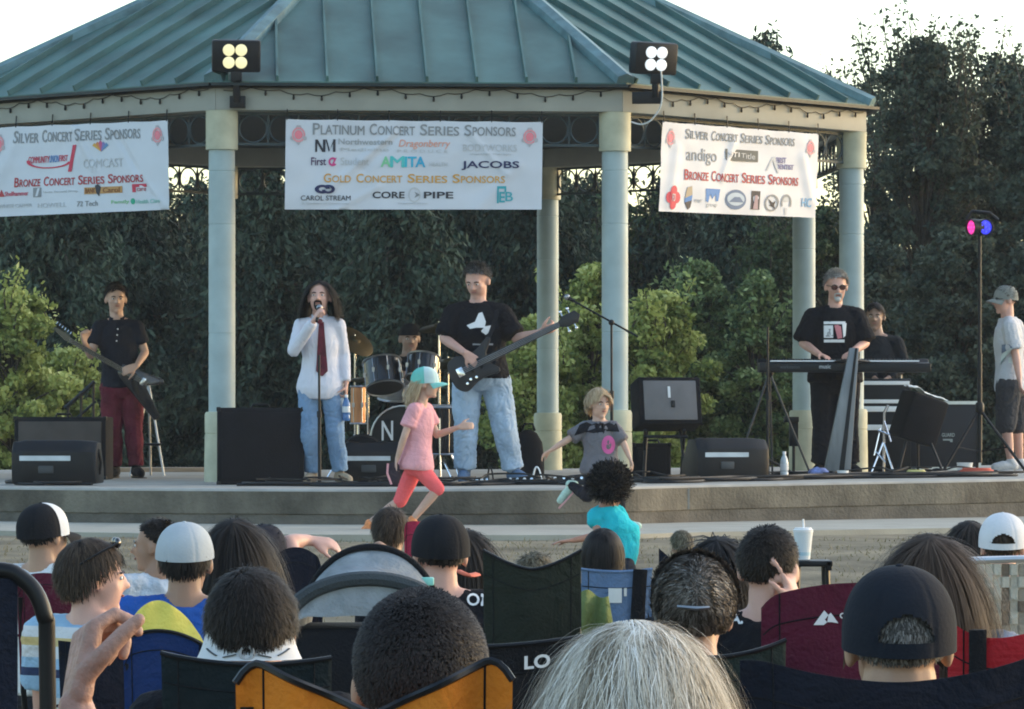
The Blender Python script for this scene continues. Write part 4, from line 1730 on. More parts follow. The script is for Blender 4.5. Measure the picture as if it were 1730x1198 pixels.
def mic_stand(label, base, top, boom=None, kind='round', legs=3, group='microphone stands'):
    base, top = V(base), V(top)
    r = thing('microphone_stand', label, 'microphone stand', base, group)
    p = MB()
    p.tube([base + V((0, 0, .02)), base.lerp(top, .55)], .014, 10)
    p.tube([base.lerp(top, .54), top], .010, 10)
    p.obj('pole', BLACK, r)
    c = MB()
    c.tube([base.lerp(top, .52), base.lerp(top, .57)], .020, 10)
    c.obj('clutch', BLACK, r)
    if kind == 'round':
        b = MB()
        b.lathe(base, [(.13, 0), (.13, .012), (.11, .02), (.02, .03)], 24)
        b.obj('base_plate', BLACK, r)
    else:
        for i in range(legs):
            a = i * 2 * PI / legs + .5
            b = MB()
            b.tube([base + V((0, 0, .16)), base + V((.32 * math.cos(a), .32 * math.sin(a), .012))], .011, 8)
            b.obj('leg', BLACK, r)
    if boom:
        b = MB()
        b.tube([V(boom[0]), V(boom[1])], .0085, 8)
        b.obj('boom', BLACK, r)
        k_ = MB()
        k_.ell(top, .026, seg=10, rings=7)
        k_.obj('boom_joint', BLACK, r)
    return r


x = (540 - CX) * (d - .38) / F
mic_stand('straight black microphone stand in front of the singer', (x, d - .38, floor_z(x)), at(539, 600, d - .38))


def bottle(label, px, py_base, d_, h, m_, z=None, group='drink bottles', tilt=0):
    x = (px - CX) * d_ / F
    c = V((x, d_, z if z is not None else floor_z(x)))
    r = thing('water_bottle', label, 'bottle', c, group)
    b = MB()
    s = h / .22
    b.lathe(c, [(.028 * s, 0), (.033 * s, .008 * s), (.033 * s, .05 * s), (.030 * s, .055 * s), (.033 * s, .06 * s), (.033 * s, .13 * s), (.026 * s, .165 * s), (.013 * s, .19 * s), (.013 * s, .2 * s)], 16)
    b.obj('bottle_body', m_, r)
    l = MB()
    l.lathe(c, [(.0335 * s, .07 * s), (.0338 * s, .072 * s), (.0338 * s, .118 * s), (.0335 * s, .12 * s)], 16, cap=False)
    l.obj('bottle_label', mat('paper_label', (.6, .62, .64), .6), r)
    k_ = MB()
    k_.lathe(c, [(.0145 * s, .197 * s), (.0145 * s, .218 * s), (.012 * s, .22 * s)], 12)
    k_.obj('cap', WHITEP, r)
    return r


CLEARP = mat('clear_plastic', (.50, .54, .56), .15, var=.1, spec=.6)
BLUEP = mat('blue_plastic', (.06, .15, .34), .25, var=.1, spec=.6)
hb_ = J['wrB']
bottle('blue water bottle dangling from the singer\'s lowered hand', 585, 0, J['wrB'].y - .06, .21, BLUEP, z=J['wrB'].z - .30)
bottle('clear water bottle standing on the stage edge near the keyboard column', 1325, 808, 37.0, .23, CLEARP)

# --- bassist
d = 36.4
J = jp(d, head=(806, 474), neck=(807, 513, .03), shA=(766, 531), elA=(750, 572, -.05), wrA=(785, 596, -.32), shB=(848, 531), elB=(872, 572, -.06), wrB=(910, 562, -.30),
       hipA=(790, 640), hipB=(836, 640), knA=(788, 722, -.04), knB=(852, 722, -.04))
foot(J, 'A', 785, d, -.1)
foot(J, 'B', 868, d, .5)
J.update(yaw=-22, pitch=24, hs=.268, roll=0)
blk_t = fab('black_tee', (.0055, .006, .009))
p3, HM = make_person('bassist in a black T-shirt with a white emblem and pale blue jeans', J, SK_PINK, dict(m=blk_t, sleeve=.85, hem=-.02, fit=.024, flare=.03, wr=.014), dict(m=jean('pale_blue', (.36, .46, .58)), wr=.020, fit=.028, cuff=1.5),
                     dict(m=fab('blue_canvas', (.10, .16, .26)), sole=WHITEP), k=1.12, belly=1.15, group='musicians on the stage',
                     hands={'A': dict(d=V((.75, -.1, -.6)), n=V((0, 1, -.2)), side=-1, curl=(28, 30, 20)), 'B': dict(d=V((.9, -.1, .3)), n=V((.2, .6, .6)), side=1, curl=(45, 50, 35))}, seed=3)
face(HM, p3)
hair(HM, H_SALT, p3, 1500, .028, .005, .55, front=-.02)
X_, Z_, Y_ = V((1, 0, 0)), V((0, 0, 1)), V((0, 1, 0))
print_on(J['shirt_obj'], [([(-.10, .0), (-.03, .03), (.0, .10), (.03, .11), (.06, .03), (.05, -.02), (-.02, -.02), (-.07, -.03)], M_WPRINT), ([(.02, -.05), (.06, -.08), (.12, -.03), (.10, .0), (.05, -.01)], M_WPRINT),
                          ([(-.05, -.15), (.12, -.15), (.12, -.165), (-.05, -.165)], mat('grey_print', (.3, .3, .31), .8))], at(808, 548, d - .5), X_, Z_, Y_)

bs = thing('bass_guitar', 'dark bass guitar with long neck held by the bassist in pale jeans', 'guitar', at(800, 615, d - .34))
A, B = at(797, 620, d - .33), at(945, 548, d - .36)
ax = (B - A).normalized()
nrm = V((0, -1, .12))
nrm = (nrm - ax * nrm.dot(ax)).normalized()
ay = nrm.cross(ax)
if ay.z < 0:
    ay = -ay
ol = catmull([(-.20, .02), (-.17, .11), (-.08, .135), (.0, .105), (.10, .12), (.21, .165), (.235, .14), (.16, .06), (.15, .02), (.15, -.03), (.20, -.10), (.18, -.135), (.08, -.12), (-.02, -.135), (-.12, -.165), (-.19, -.10), (-.20, .02)], 5)[:-1]
m = MB()
m.prism([tuple(q) for q in ol], A, ax, ay, nrm * -.042)
m.obj('guitar_body', M_BASS, bs, bevel=.008)
L = (B - A).length
m = MB()
m.prism([(.08, .032), (L, .022), (L, -.022), (.08, -.032)], A + nrm * .012, ax, ay, nrm * -.028)
m.obj('neck', M_WOOD, bs)
m = MB()
m.prism([(L, .022), (L + .05, .05), (L + .16, .05), (L + .19, .0), (L + .15, -.05), (L + .05, -.05), (L, -.022)], A + nrm * .008, ax, ay, nrm * -.016)
hd_ = m.obj('headstock', M_BASS, bs, bevel=.003)
for i in range(4):
    m = MB()
    sx = 1 if i % 2 else -1
    o = A + ax * (L + .05 + .04 * (i // 2) * 1.6) + ay * (sx * .05)
    m.tube([o, o + ay * sx * .03], .006, 6)
    m.ell(o + ay * sx * .038, (.013, .006, .013), seg=8, rings=5)
    m.obj('tuning_peg', CHROME, hd_)
m = MB()
for i in range(4):
    o = (i - 1.5) * .013
    m.tube([A + ax * -.11 + ay * o + nrm * .018, A + ax * L + ay * o * .8 + nrm * .018], .0018, 4)
m.obj('string', M_STR, bs)
for t in (-.02, .06):
    m = MB()
    m.prism([(t, .045), (t + .03, .045), (t + .03, -.045), (t, -.045)], A + nrm * .001, ax, ay, nrm * .012)
    m.obj('pickup', BLACK, bs, bevel=.002)
m = MB()
m.prism([(-.13, .038), (-.075, .038), (-.075, -.038), (-.13, -.038)], A + nrm * .001, ax, ay, nrm * .012)
m.obj('bridge', CHROME, bs, bevel=.003)
for t, w in ((-.05, -.09), (-.09, -.11), (.0, -.095)):
    m = MB()
    m.lathe(A + ax * t + ay * w, [(.012, 0), (.011, .016), (.001, .017)], 12, axis=nrm)
    m.obj('knob', CHROME, bs)
sp = MB()
pts = catmull([A + ax * .21 + ay * .15 - nrm * .01, at(830, 560, d - .22), at(838, 534, d - .15), at(836, 523, d - .02), at(820, 540, d + .2)], 5)
bvs = chest_bvh(J['shirt_obj'])
sp.tube([p for p in pts], .022, 6, flat=.2)
sp.obj('strap', BLACKFAB, bs)

# --- drummer
d = 39.4
J = jp(d, head=(692, 572), neck=(690, 603), shA=(660, 617), elA=(648, 655, -.1), wrA=(668, 640, -.34), shB=(720, 617), elB=(736, 655, -.1), wrB=(722, 636, -.36),
       hipA=(674, 712), hipB=(706, 712), knA=(655, 715, -.42), knB=(725, 715, -.42), anA=(655, 790, -.42), anB=(725, 790, -.42))
J['toA'], J['toB'] = J['anA'] + V((0, -.16, 0)), J['anB'] + V((0, -.16, 0))
J.update(yaw=10, pitch=6, hs=.245)
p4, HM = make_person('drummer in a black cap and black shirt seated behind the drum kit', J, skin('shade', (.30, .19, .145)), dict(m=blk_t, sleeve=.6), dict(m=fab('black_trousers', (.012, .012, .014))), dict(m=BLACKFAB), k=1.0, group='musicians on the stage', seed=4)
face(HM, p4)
cap(HM, fab('black_cap', (.010, .011, .014)), p4, low=.012, brim=False)
sto = thing('drum_stool', 'round black drum stool under the drummer', 'stool', at(690, 800, d))
m = MB()
zc_ = J['hipA'].z - .10
m.lathe((at(690, 700, d).x, d, zc_), [(.16, -.07), (.17, -.05), (.17, -.02), (.14, 0)], 24)
m.obj('seat', BLACKFAB, sto)
m = MB()
fx = at(690, 700, d).x
m.tube([(fx, d, zc_ - .06), (fx, d, floor_z(fx) + .12)], .018, 10)
m.obj('post', CHROME, sto)
for i in range(3):
    m = MB()
    a = i * 2.1
    m.tube([(fx, d, floor_z(fx) + .3), (fx + .25 * math.cos(a), d + .25 * math.sin(a), floor_z(fx) + .01)], .011, 8)
    m.obj('leg', CHROME, sto)

# --- drum kit
SHELL = mat('black_drum_shell', (.012, .012, .014), .2, coat=.6)


def drum(name, label, c, r_, h, axis, shell=SHELL, head=M_SKINH, lugs=8, group='drums of the kit', cat='drum'):
    c, axis = V(c), V(axis).normalized()
    r = thing(name, label, cat, c, group)
    m = MB()
    m.lathe(c, [(r_, 0), (r_, h)], 28, axis=axis)
    m.obj('shell', shell, r)
    for t, hm in ((h + .003, head), (-.003, M_BDH)):
        k_ = MB()
        k_.lathe(c + axis * (t - (.002 if t > 0 else -.002)), [(r_ * .985, -.002), (r_ * .985, .004)], 28, axis=axis)
        k_.obj('drum_head', hm, r)
        k_ = MB()
        ring = []
        q = V((0, 0, 1)).rotation_difference(axis).to_matrix()
        pts_ = [c + axis * t + q @ V((r_ * 1.02 * math.cos(a), r_ * 1.02 * math.sin(a), 0)) for a in np.linspace(0, 2 * PI, 33)]
        k_.tube(pts_, .009, 6, False)
        k_.obj('rim', DCHROME, r)
    q = V((0, 0, 1)).rotation_difference(axis).to_matrix()
    for i in range(lugs):
        a = 2 * PI * i / lugs + .3
        o = c + q @ V((r_ * 1.03 * math.cos(a), r_ * 1.03 * math.sin(a), 0))
        k_ = MB()
        k_.tube([o + axis * .01, o + axis * (h - .01)], .004, 5)
        k_.box(o + axis * h * .5, (.022, .022, .04), None)
        k_.obj('lug', DCHROME, r)
    return r


bd_ = drum('bass_drum', 'large bass drum lying on its side with white letters on its black front', at(692, 740, 38.3), .275, .40, (-.12, -1, 0), head=M_BDH, lugs=8)
bc = at(692, 740, 38.3) + V((-.12, -1, 0)).normalized() * .408
bx, bn = V((1, -.12, 0)).normalized(), V((-.12, -1, 0)).normalized()
for ch, u0, u1 in (('N', -.185, -.085), ('D', .10, .20)):
    text(ch, M_WPRINT, bd_, lambda a, b_, w: bc + bx * (u0 + (u1 - u0) * a) + V((0, 0, -.02 + .17 * b_)) + bn * (.004 + w), 'lettering', bold=.01)
for sx in (-1, 1):
    m = MB()
    o = at(692, 740, 38.3) + bx * (sx * .26) + bn * .2
    m.tube([o + V((0, 0, -.05)), V((o.x + sx * .14, o.y - .12, floor_z(o.x) + .01))], .01, 8)
    m.obj('spur', CHROME, bd_)
drum('rack_tom', 'deep black rack tom with chrome rim behind the running girl', at(650, 655, 38.25), .165, .24, (-.12, .38, .92), lugs=8)
drum('rack_tom', 'smaller black rack tom half hidden behind the mint cap', at(712, 640, 38.2), .14, .2, (.1, .36, .93), lugs=6)
ft = drum('floor_tom', 'black floor tom standing between the girl and the bassist', at(748, 765, 38.0), .19, .40, (0, -.05, 1), lugs=8)
for i in range(3):
    a = i * 2.1 + .4
    m = MB()
    o = at(748, 765, 38.0)
    e = o + V((.2 * math.cos(a), .2 * math.sin(a), 0))
    m.tube([e + V((0, 0, .3)), V((e.x, e.y, floor_z(e.x) + .01))], .009, 8)
    m.obj('leg', CHROME, ft)
drum('snare_drum', 'chrome snare drum between the two rack toms', at(672, 672, 38.7), .17, .13, (0, -.2, 1), shell=DCHROME, lugs=8)
cs = drum('small_copper_drum', 'slim copper coloured drum with chrome rims right of the singer', at(605, 715, 37.4), .062, .31, (0, 0, 1), shell=M_COP, lugs=5)
m = MB()
o = at(605, 715, 37.4)
m.tube([o, V((o.x, o.y, floor_z(o.x) + .2))], .012, 8)
for i in range(3):
    a = i * 2.1 + .2
    m.tube([V((o.x, o.y, floor_z(o.x) + .3)), V((o.x + .25 * math.cos(a), o.y + .25 * math.sin(a), floor_z(o.x) + .012))], .009, 8)
m.obj('stand', CHROME, cs)


def cymbal(label, px, py, d_, r_, tilt=(0, -.3, 1), group='cymbals of the kit'):
    c = at(px, py, d_)
    r = thing('cymbal', label, 'cymbal', c, group)
    m = MB()
    m.lathe(c, [(r_, -.012), (r_ * .95, -.006), (r_ * .5, .004), (r_ * .25, .012), (r_ * .18, .03), (.01, .036)], 28, axis=tilt)
    m.obj('plate', M_CYM, r)
    s = MB()
    z0 = floor_z(c.x)
    s.tube([c + V((0, 0, .05)), c - V((0, 0, .3)), V((c.x, c.y + .05, z0 + .25))], [.006, .009, .012], 8)
    s.obj('stand', CHROME, r)
    for i in range(3):
        a = i * 2.1 + px
        l = MB()
        l.tube([V((c.x, c.y + .05, z0 + .4)), V((c.x + .25 * math.cos(a), c.y + .05 + .25 * math.sin(a), z0 + .012))], .008, 6)
        l.obj('leg', CHROME, r)
    return r


cymbal('thin cymbal tilted beside the singer\'s shoulder', 600, 575, 38.9, .19, (.5, -.5, .7))
cymbal('cymbal low over the floor tom beside the bassist', 757, 612, 38.9, .2, (-.2, -.25, 1))
cymbal('high cymbal above the drummer close to the bassist\'s sleeve', 742, 552, 39.4, .2, (-.15, -.22, 1))
cymbal('hi hat cymbal left of the rack tom', 622, 640, 38.7, .17, (0, -.15, 1))
kb = thing('hardware_crate', 'low silver framed hardware crate behind the singer\'s legs', 'hardware crate', at(478, 800, 36.6))
m = MB()
x0 = at(478, 800, 36.6).x
zf = floor_z(x0)
m.box((x0, 36.6, zf + .13), (.30, .30, .24))
m.obj('box', BLACKFAB, kb, bevel=.02)
m = MB()
zt = zf + .29
for (a, b) in (((-.2, .1), (.26, .1)), ((-.16, .0), (.30, .0)), ((-.16, .0), (-.05, .1)), ((.05, .0), (-.02, .1)), ((.08, 0), (.2, .1)), ((-.2, .1), (-.22, -.06)), ((-.22, -.06), (-.18, -.10))):
    m.tube([(x0 + a[0], 36.45, zt + a[1]), (x0 + b[0], 36.45, zt + b[1])], .009, 8)
for u, w in ((-.08, .09), (-.2, -.07), (.12, .18), (.16, .2)):
    m.ell((x0 + u, 36.44, zt + w), .016, seg=8, rings=6)
m.obj('folded_stand', CHROME, kb)


def speaker_box(name, label, c0, size, yaw=0, tilt=0, grille=True, cat='speaker', m_body=None, m_gr=None, group=None, handle=None, corner=True, gm=(.04, .04)):
    """speaker box, c0 = floor centre"""
    c = V(c0)
    r = thing(name, label, cat, c, group)
    M = Matrix.Translation(c) @ Matrix.Rotation(R(yaw), 4, 'Z') @ Matrix.Translation((0, 0, size[2] / 2)) @ Matrix.Rotation(R(tilt), 4, 'X')
    b = MB(M)
    b.box((0, 0, 0), size)
    b.obj('cabinet', m_body or BLACKFAB, r, bevel=.015)
    if grille:
        g_ = MB(M)
        g_.box((0, -size[1] / 2 - .004, 0), (size[0] - gm[0] * 2, .016, size[2] - gm[1] * 2))
        g_.obj('grille', m_gr or GRILLE, r, bevel=.006)
    if corner:
        for sx in (-1, 1):
            for sz in (-1, 1):
                k_ = MB(M)
                k_.box((sx * (size[0] / 2 - .012), -size[1] / 2 + .012, sz * (size[2] / 2 - .012)), (.035, .035, .035))
                k_.obj('corner', BLACK, r, bevel=.006)
    h_ = MB(M)
    h_.tube([(-.07, 0, size[2] / 2), (-.06, 0, size[2] / 2 + .025), (.06, 0, size[2] / 2 + .025), (.07, 0, size[2] / 2)], .01, 8)
    h_.obj('handle', BLACK, r)
    return r


def fl(px, d_):
    x = (px - CX) * d_ / F
    return V((x, d_, floor_z(x)))


speaker_box('speaker_cabinet', 'tall plain black speaker cabinet beside the front left column', fl(440, 35.4) , (.70, .45, .62), 4, grille=True, m_gr=BLACKFAB)
speaker_box('guitar_amplifier', 'wide guitar amplifier with brown grey grille at the far left of the stage', fl(108, 38.6), (.82, .34, .55), -6, m_gr=mat('brown_grille', (.075, .062, .055), .85, bump=.3, bscale=250))


def wedge(label, c0, w, dpt, h, yaw, stripe=True):
    c = V(c0)
    r = thing('stage_monitor', label, 'stage monitor', c, 'wedge monitors at the stage edge')
    M = Matrix.Translation(c) @ Matrix.Rotation(R(yaw), 4, 'Z')
    prof = [(-dpt / 2, 0), (dpt / 2, 0), (dpt / 2, h * .35), (dpt * .1, h), (-dpt * .32, h), (-dpt / 2, h * .75)]
    b = MB(M)
    n_ = 14
    rings = []
    for i in range(n_ + 1):
        t = i / n_
        x = -w / 2 + w * t
        s = 1.0 if .12 < t < .70 else (.93 if t <= .12 else 1 - .10 * ((t - .70) / .3) ** 2)
        rings.append([V((x, y * s, h / 2 + (z - h / 2) * s)) for y, z in prof])
    b.loft(rings)
    b.obj('cabinet', BLACK, r, bevel=.012)
    g_ = MB(M)
    g_.prism([(-w * .42, .1), (w * .42, .1), (w * .42, .85), (-w * .42, .85)], (0, dpt * .5 + .002, h * .35), (1, 0, 0), (0, -dpt * .4, h * .65), V((0, .008, .006)))
    g_.obj('grille', BLACKFAB, r)
    if stripe:
        s_ = MB(M)
        s_.box((-w * .1, -dpt * .5 - .003, h * .60), (w * .60, .012, h * .11))
        s_.obj('light_strip', mat('pale_strip', (.5, .55, .58), .4), r)
    k_ = MB(M)
    k_.tube([(w * .5, -dpt * .1, h * .25), (w * .53, -dpt * .2, h * .5), (w * .5, -dpt * .2, h * .8)], .012, 8)
    k_.obj('handle', BLACK, r)
    k_ = MB(M)
    k_.box((-.06, -dpt * .5 - .002, h * .35), (.12, .02, .06))
    k_.obj('jack_panel', mat('panel_grey', (.05, .055, .06), .5), r, bevel=.006)
    return r


wedge('black wedge monitor with a pale strip in front of the wide guitar amplifier', fl(98, 35.0), .68, .42, .36, -4)
wedge('black wedge monitor with a pale strip between the singer and the running girl', fl(632, 36.4), .60, .40, .34, 6)
wedge('black wedge monitor with a pale strip right of the tilted amplifier', fl(1225, 36.7), .64, .42, .35, 18)

# rounded dark gear beside the singer and behind the bassist
gb = thing('gig_bag', 'black padded gig bag leaning behind the bassist\'s legs', 'bag', fl(892, 38.2))
m = MB()
o = fl(892, 38.2)
m.loft([[o + V((.13 * s_ * math.cos(a) + .0, .10 * s_ * math.sin(a) + z * .12, z)) for a in np.linspace(0, 2 * PI, 16, endpoint=False)] for z, s_ in ((0, 1.0), (.05, 1.1), (.2, 1.08), (.32, .95), (.4, .6), (.43, .2))])
m.obj('bag_body', BLACKFAB, gb)
m = MB()
m.tube([o + V((-.05, -.03, .42)), o + V((-.03, -.02, .48)), o + V((.04, -.02, .48)), o + V((.06, -.03, .42))], .010, 6)
m.obj('handle', BLACKFAB, gb)
dg_ = thing('drum_bag', 'rounded black drum bag resting behind the singer\'s right foot', 'bag', fl(612, 36.9))
m = MB()
o = fl(612, 36.9)
m.lathe(o + V((0, .15, .20)), [(.13, 0), (.19, .015), (.2, .04), (.2, .20), (.19, .24), (.12, .25)], 24, axis=(0, -1, 0))
m.obj('bag_body', BLACKFAB, dg_)
m = MB()
m.tube([o + V((0.2 * math.cos(a), -.04, .2 + .2 * math.sin(a))) for a in np.linspace(0, 2 * PI, 25)], .006, 5, False)
m.obj('zip', BLACK, dg_)

# pedals on the floor
for i, (px, d_, w, lab) in enumerate([(880, 35.3, .24, 'black pedal board with silver knobs at the bassist\'s right foot'), (960, 35.8, .30, 'long flat black effects box left of the grey shirted girl'), (810, 35.2, .16, 'small grey pedal by the bassist\'s left foot'), (1000, 36.6, .36, 'flat black foot switch box behind the grey shirted girl')]):
    o = fl(px, d_)
    r = thing('effects_pedal', lab, 'effects pedal', o, 'pedals on the stage floor')
    m = MB()
    m.prism([(-.5, 0), (.5, 0), (.5, .07), (-.5, .04)], o + V((0, -.06, 0)), (w, 0, 0), (0, 0, 1), (0, .14, 0))
    m.obj('casing', BLACK if i != 2 else mat('panel_grey', (.05, .055, .06), .5), r, bevel=.005)
    for k_ in range(4):
        n_ = MB()
        n_.lathe(o + V((-w * .36 + w * .24 * k_, -.065, .034)), [(.014, 0), (.012, .02), (.001, .021)], 10, axis=(0, -1, .2))
        n_.obj('knob', CHROME if k_ % 2 else WHITEP, r)
    n_ = MB()
    n_.tube(catmull([o + V((w * .4, -.02, .05)), o + V((w * .5, -.03, .13)), o + V((w * .62, -.04, .11)), o + V((w * .72, -.05, .01))], 5), .007, 6)
    n_.obj('patch_lead', WHITEP if i == 0 else CABLE, r)

# amplifier tilted back on a stand
o = fl(1122, 38.0)
am = thing('tilted_amplifier', 'amplifier with pale grey grille tilted back on a black stand', 'amplifier', o)
M = Matrix.Translation(o + V((.02, .1, .64))) @ Matrix.Rotation(R(12), 4, 'Z') @ Matrix.Rotation(R(-13), 4, 'X')
m = MB(M)
m.box((0, 0, 0), (.56, .30, .42))
m.obj('cabinet', BLACKFAB, am, bevel=.015)
m = MB(M)
m.box((.0, -.155, .0), (.47, .016, .35))
m.obj('grille', mat('pale_grille', (.17, .165, .17), .85, var=.12, bump=.3, bscale=260), am, bevel=.006)
m = MB(M)
m.box((-.01, -.168, .07), (.022, .008, .10))
m.obj('logo_plate', WHITEP, am)
m = MB(M)
m.box((.02, -.17, -.035), (.035, .02, .06))
m.obj('clip_microphone', BLACK, am, bevel=.006)
m = MB()
for sx in (-1, 1):
    m.tube([o + V((sx * .18, -.14, .01)), o + V((sx * .14, .2, .5))], .014, 8)
    m.tube([o + V((sx * .16, .28, .01)), o + V((sx * .17, -.16, .42))], .014, 8)
m.tube([o + V((-.18, -.14, .36)), o + V((.2, -.14, .36))], .014, 8)
m.obj('stand', BLACK, am)
o = fl(1090, 38.4)
speaker_box('power_amplifier', 'black equipment case standing under the tilted amplifier', fl(1100, 38.8), (.34, .3, .30), 0, grille=True, m_gr=BLACKFAB)
# boom microphone stand beside the column
o = fl(1034, 36.3)
mic_stand('tall boom microphone stand in front of the front right column', o, at(1033, 545, 36.3), (at(1078, 569, 36.25), at(968, 508, 36.4)), 'tripod')
mic('microphone on the end of the tall boom stand beside the bassist', at(958, 502, 36.42), at(970, 509, 36.4))

# --- keyboard player
d = 38.6
J = jp(d, head=(1413, 484), neck=(1411, 521), shA=(1374, 537), elA=(1357, 580, -.03), wrA=(1383, 598, -.27), shB=(1447, 537), elB=(1462, 580, -.03), wrB=(1440, 594, -.27),
       hipA=(1392, 645), hipB=(1430, 645), knA=(1391, 722, -.03), knB=(1431, 722, -.03))
foot(J, 'A', 1386, d, -.3)
foot(J, 'B', 1437, d, .3)
J.update(yaw=6, pitch=10, hs=.26)
p5, HM = make_person('grey haired keyboard player in sunglasses and a black printed T-shirt', J, SK_PINK, dict(m=blk_t, sleeve=.92, hem=-.05, fit=.030, flare=.05, wr=.014), dict(m=fab('black_jeans', (.012, .012, .016)), wr=.01, fit=.028, cuff=1.4),
                     dict(m=BLACKFAB), k=1.10, belly=1.12, group='musicians on the stage',
                     hands={'A': dict(d=V((.55, -.7, -.25)), n=V((0, -.3, -1)), side=-1, curl=(25, 28, 15)), 'B': dict(d=V((-.45, -.7, -.25)), n=V((0, -.3, -1)), side=1, curl=(25, 28, 15))}, seed=6)
face(HM, p5, sunglasses=mat('red_brown_lens', (.06, .012, .010), .1, spec=.8), beard=H_GREY)
hair(HM, H_GREY, p5, 1500, .03, .005, .5, front=-.02)
pm, pp = mat('grey_print', (.3, .3, .31), .8), mat('pink_print', (.55, .20, .22), .8)
print_on(J['shirt_obj'], [([(-.10, .085), (.09, .085), (.09, .06), (-.10, .06)], M_WPRINT), ([(-.10, .05), (-.02, .05), (-.02, -.06), (-.10, -.06)], M_WPRINT), ([(-.085, .02), (-.04, .02), (-.04, -.05), (-.085, -.05)], pm),
                          ([(-.01, .05), (.02, .055), (.05, .04), (.06, -.06), (.02, -.07)], pp), ([(.06, .07), (.10, .07), (.09, -.04), (.07, -.06)], M_WPRINT), ([(-.10, -.075), (.08, -.075), (.08, -.10), (-.10, -.10)], M_WPRINT)],
         at(1416, 558, d - .5), X_, Z_, Y_)
# keyboard on its tapered column stand
dk = 38.15
kz0, kz1 = at(0, 629, dk).z, at(0, 606, dk).z
kx0, kx1 = at(1281, 0, dk).x, at(1570, 0, dk).x
ky = thing('keyboard', 'long black stage keyboard across the tapered grey stand', 'keyboard', ((kx0 + kx1) / 2, dk, kz0))
m = MB()
m.prism([(-.16, 0), (.14, 0), (.14, 1), (.08, 1), (.05, .72), (-.16, .66)], (kx0, dk, kz0), (0, 1, 0), (0, 0, kz1 - kz0), (kx1 - kx0, 0, 0))
m.obj('casing', BLACK, ky, bevel=.008)
m = MB()
for i in range(52):
    w = (kx1 - kx0 - .2) / 52
    m.box((kx0 + .1 + w * (i + .5), dk + .05 - .13, kz0 + (kz1 - kz0) * .66 + .018), (w * .92, .14, .012))
m.obj('white_keys', WHITEP, ky)
m = MB()
for i in range(51):
    if i % 7 in (0, 1, 3, 4, 5):
        w = (kx1 - kx0 - .2) / 52
        m.box((kx0 + .1 + w * (i + 1), dk - .05, kz0 + (kz1 - kz0) * .66 + .03), (w * .5, .09, .016))
m.obj('black_keys', BLACK, ky)
text('workstation', mat('grey_ink', (.10, .11, .12), .6), ky, lambda a, b_, w: V((kx0 + .18 + .17 * a, dk - .162 - w, kz0 + .03 + .03 * b_)), 'lettering')
text('music', mat('pale_ink', (.45, .47, .48), .6), ky, lambda a, b_, w: V((kx0 + .52 + .10 * a, dk - .162 - w, kz0 + .03 + .035 * b_)), 'lettering', bold=.02)
ks = thing('keyboard_stand', 'tapered grey column stand holding the keyboard in front of its player', 'keyboard stand', fl(1415, 37.8))
o = fl(1415, 37.85)
top = at(1442, 588, 37.85)
m = MB()
m.loft([[o + V((-.125, -.07, 0)), o + V((.105, -.07, 0)), o + V((.105, .1, 0)), o + V((-.125, .1, 0))], [top + V((-.035, -.03, 0)), top + V((.045, -.03, 0)), top + V((.045, .05, 0)), top + V((-.035, .05, 0))]])
m.obj('column', mat('grey_anodised', (.20, .21, .22), .45, .35, var=.25, scale=5, stretch=(3, 3, .4)), ks, bevel=.006)
m = MB()
m.prism([(.0, 0), (.045, 0), (.03, 1), (.012, 1)], o + V((.0, -.076, 0)), (1, 0, 0), (top - o) + V((0, .04, 0)), (0, .01, 0))
m.obj('slot', BLACK, ks)
m = MB()
for sx in (-1, 1):
    m.tube([top + V((0, .02, -.10)), top + V((sx * .30, .3, -.14))], .014, 8)
m.obj('support_arm', BLACK, ks)
m = MB()
m.box(o + V((-.01, .02, .012)), (.34, .34, .022))
m.obj('foot_plate', BLACK, ks, bevel=.004)
mic_stand('black tripod stand with pole left of the keyboard player', fl(1297, 37.6), at(1297, 552, 37.6), None, 'tripod')
tp = thing('tripod', 'tall grey legged tripod behind the left end of the keyboard', 'tripod', fl(1300, 38.9))
o = fl(1300, 38.9)
for i, (dx, dy) in enumerate(((-.32, -.1), (.36, -.1), (.05, .4))):
    m = MB()
    m.tube([o + V((0, 0, .92)), o + V((dx, dy, .01))], .010, 8)
    m.obj('leg', mat('dark_grey_tube', (.07, .075, .08), .5, .3), tp)
m = MB()
m.lathe(o + V((0, 0, .88)), [(.02, 0), (.035, .02), (.035, .08), (.02, .1)], 12)
m.obj('hub', BLACK, tp)
sp_ = thing('small_speaker', 'small black box on a short post left of the keyboard player\'s legs', 'speaker', fl(1337, 39.3))
o = fl(1337, 39.3)
m = MB()
m.box(o + V((0, 0, .50)), (.13, .12, .05))
m.box(o + V((.02, 0, .37)), (.08, .08, .22))
m.obj('cabinet', BLACK, sp_, bevel=.006)
m = MB()
m.tube([o + V((.02, 0, .27)), o + V((.02, 0, .02))], .014, 8)
m.lathe(o + V((.02, 0, 0)), [(.09, 0), (.09, .015), (.02, .02)], 16)
m.obj('post', BLACK, sp_)

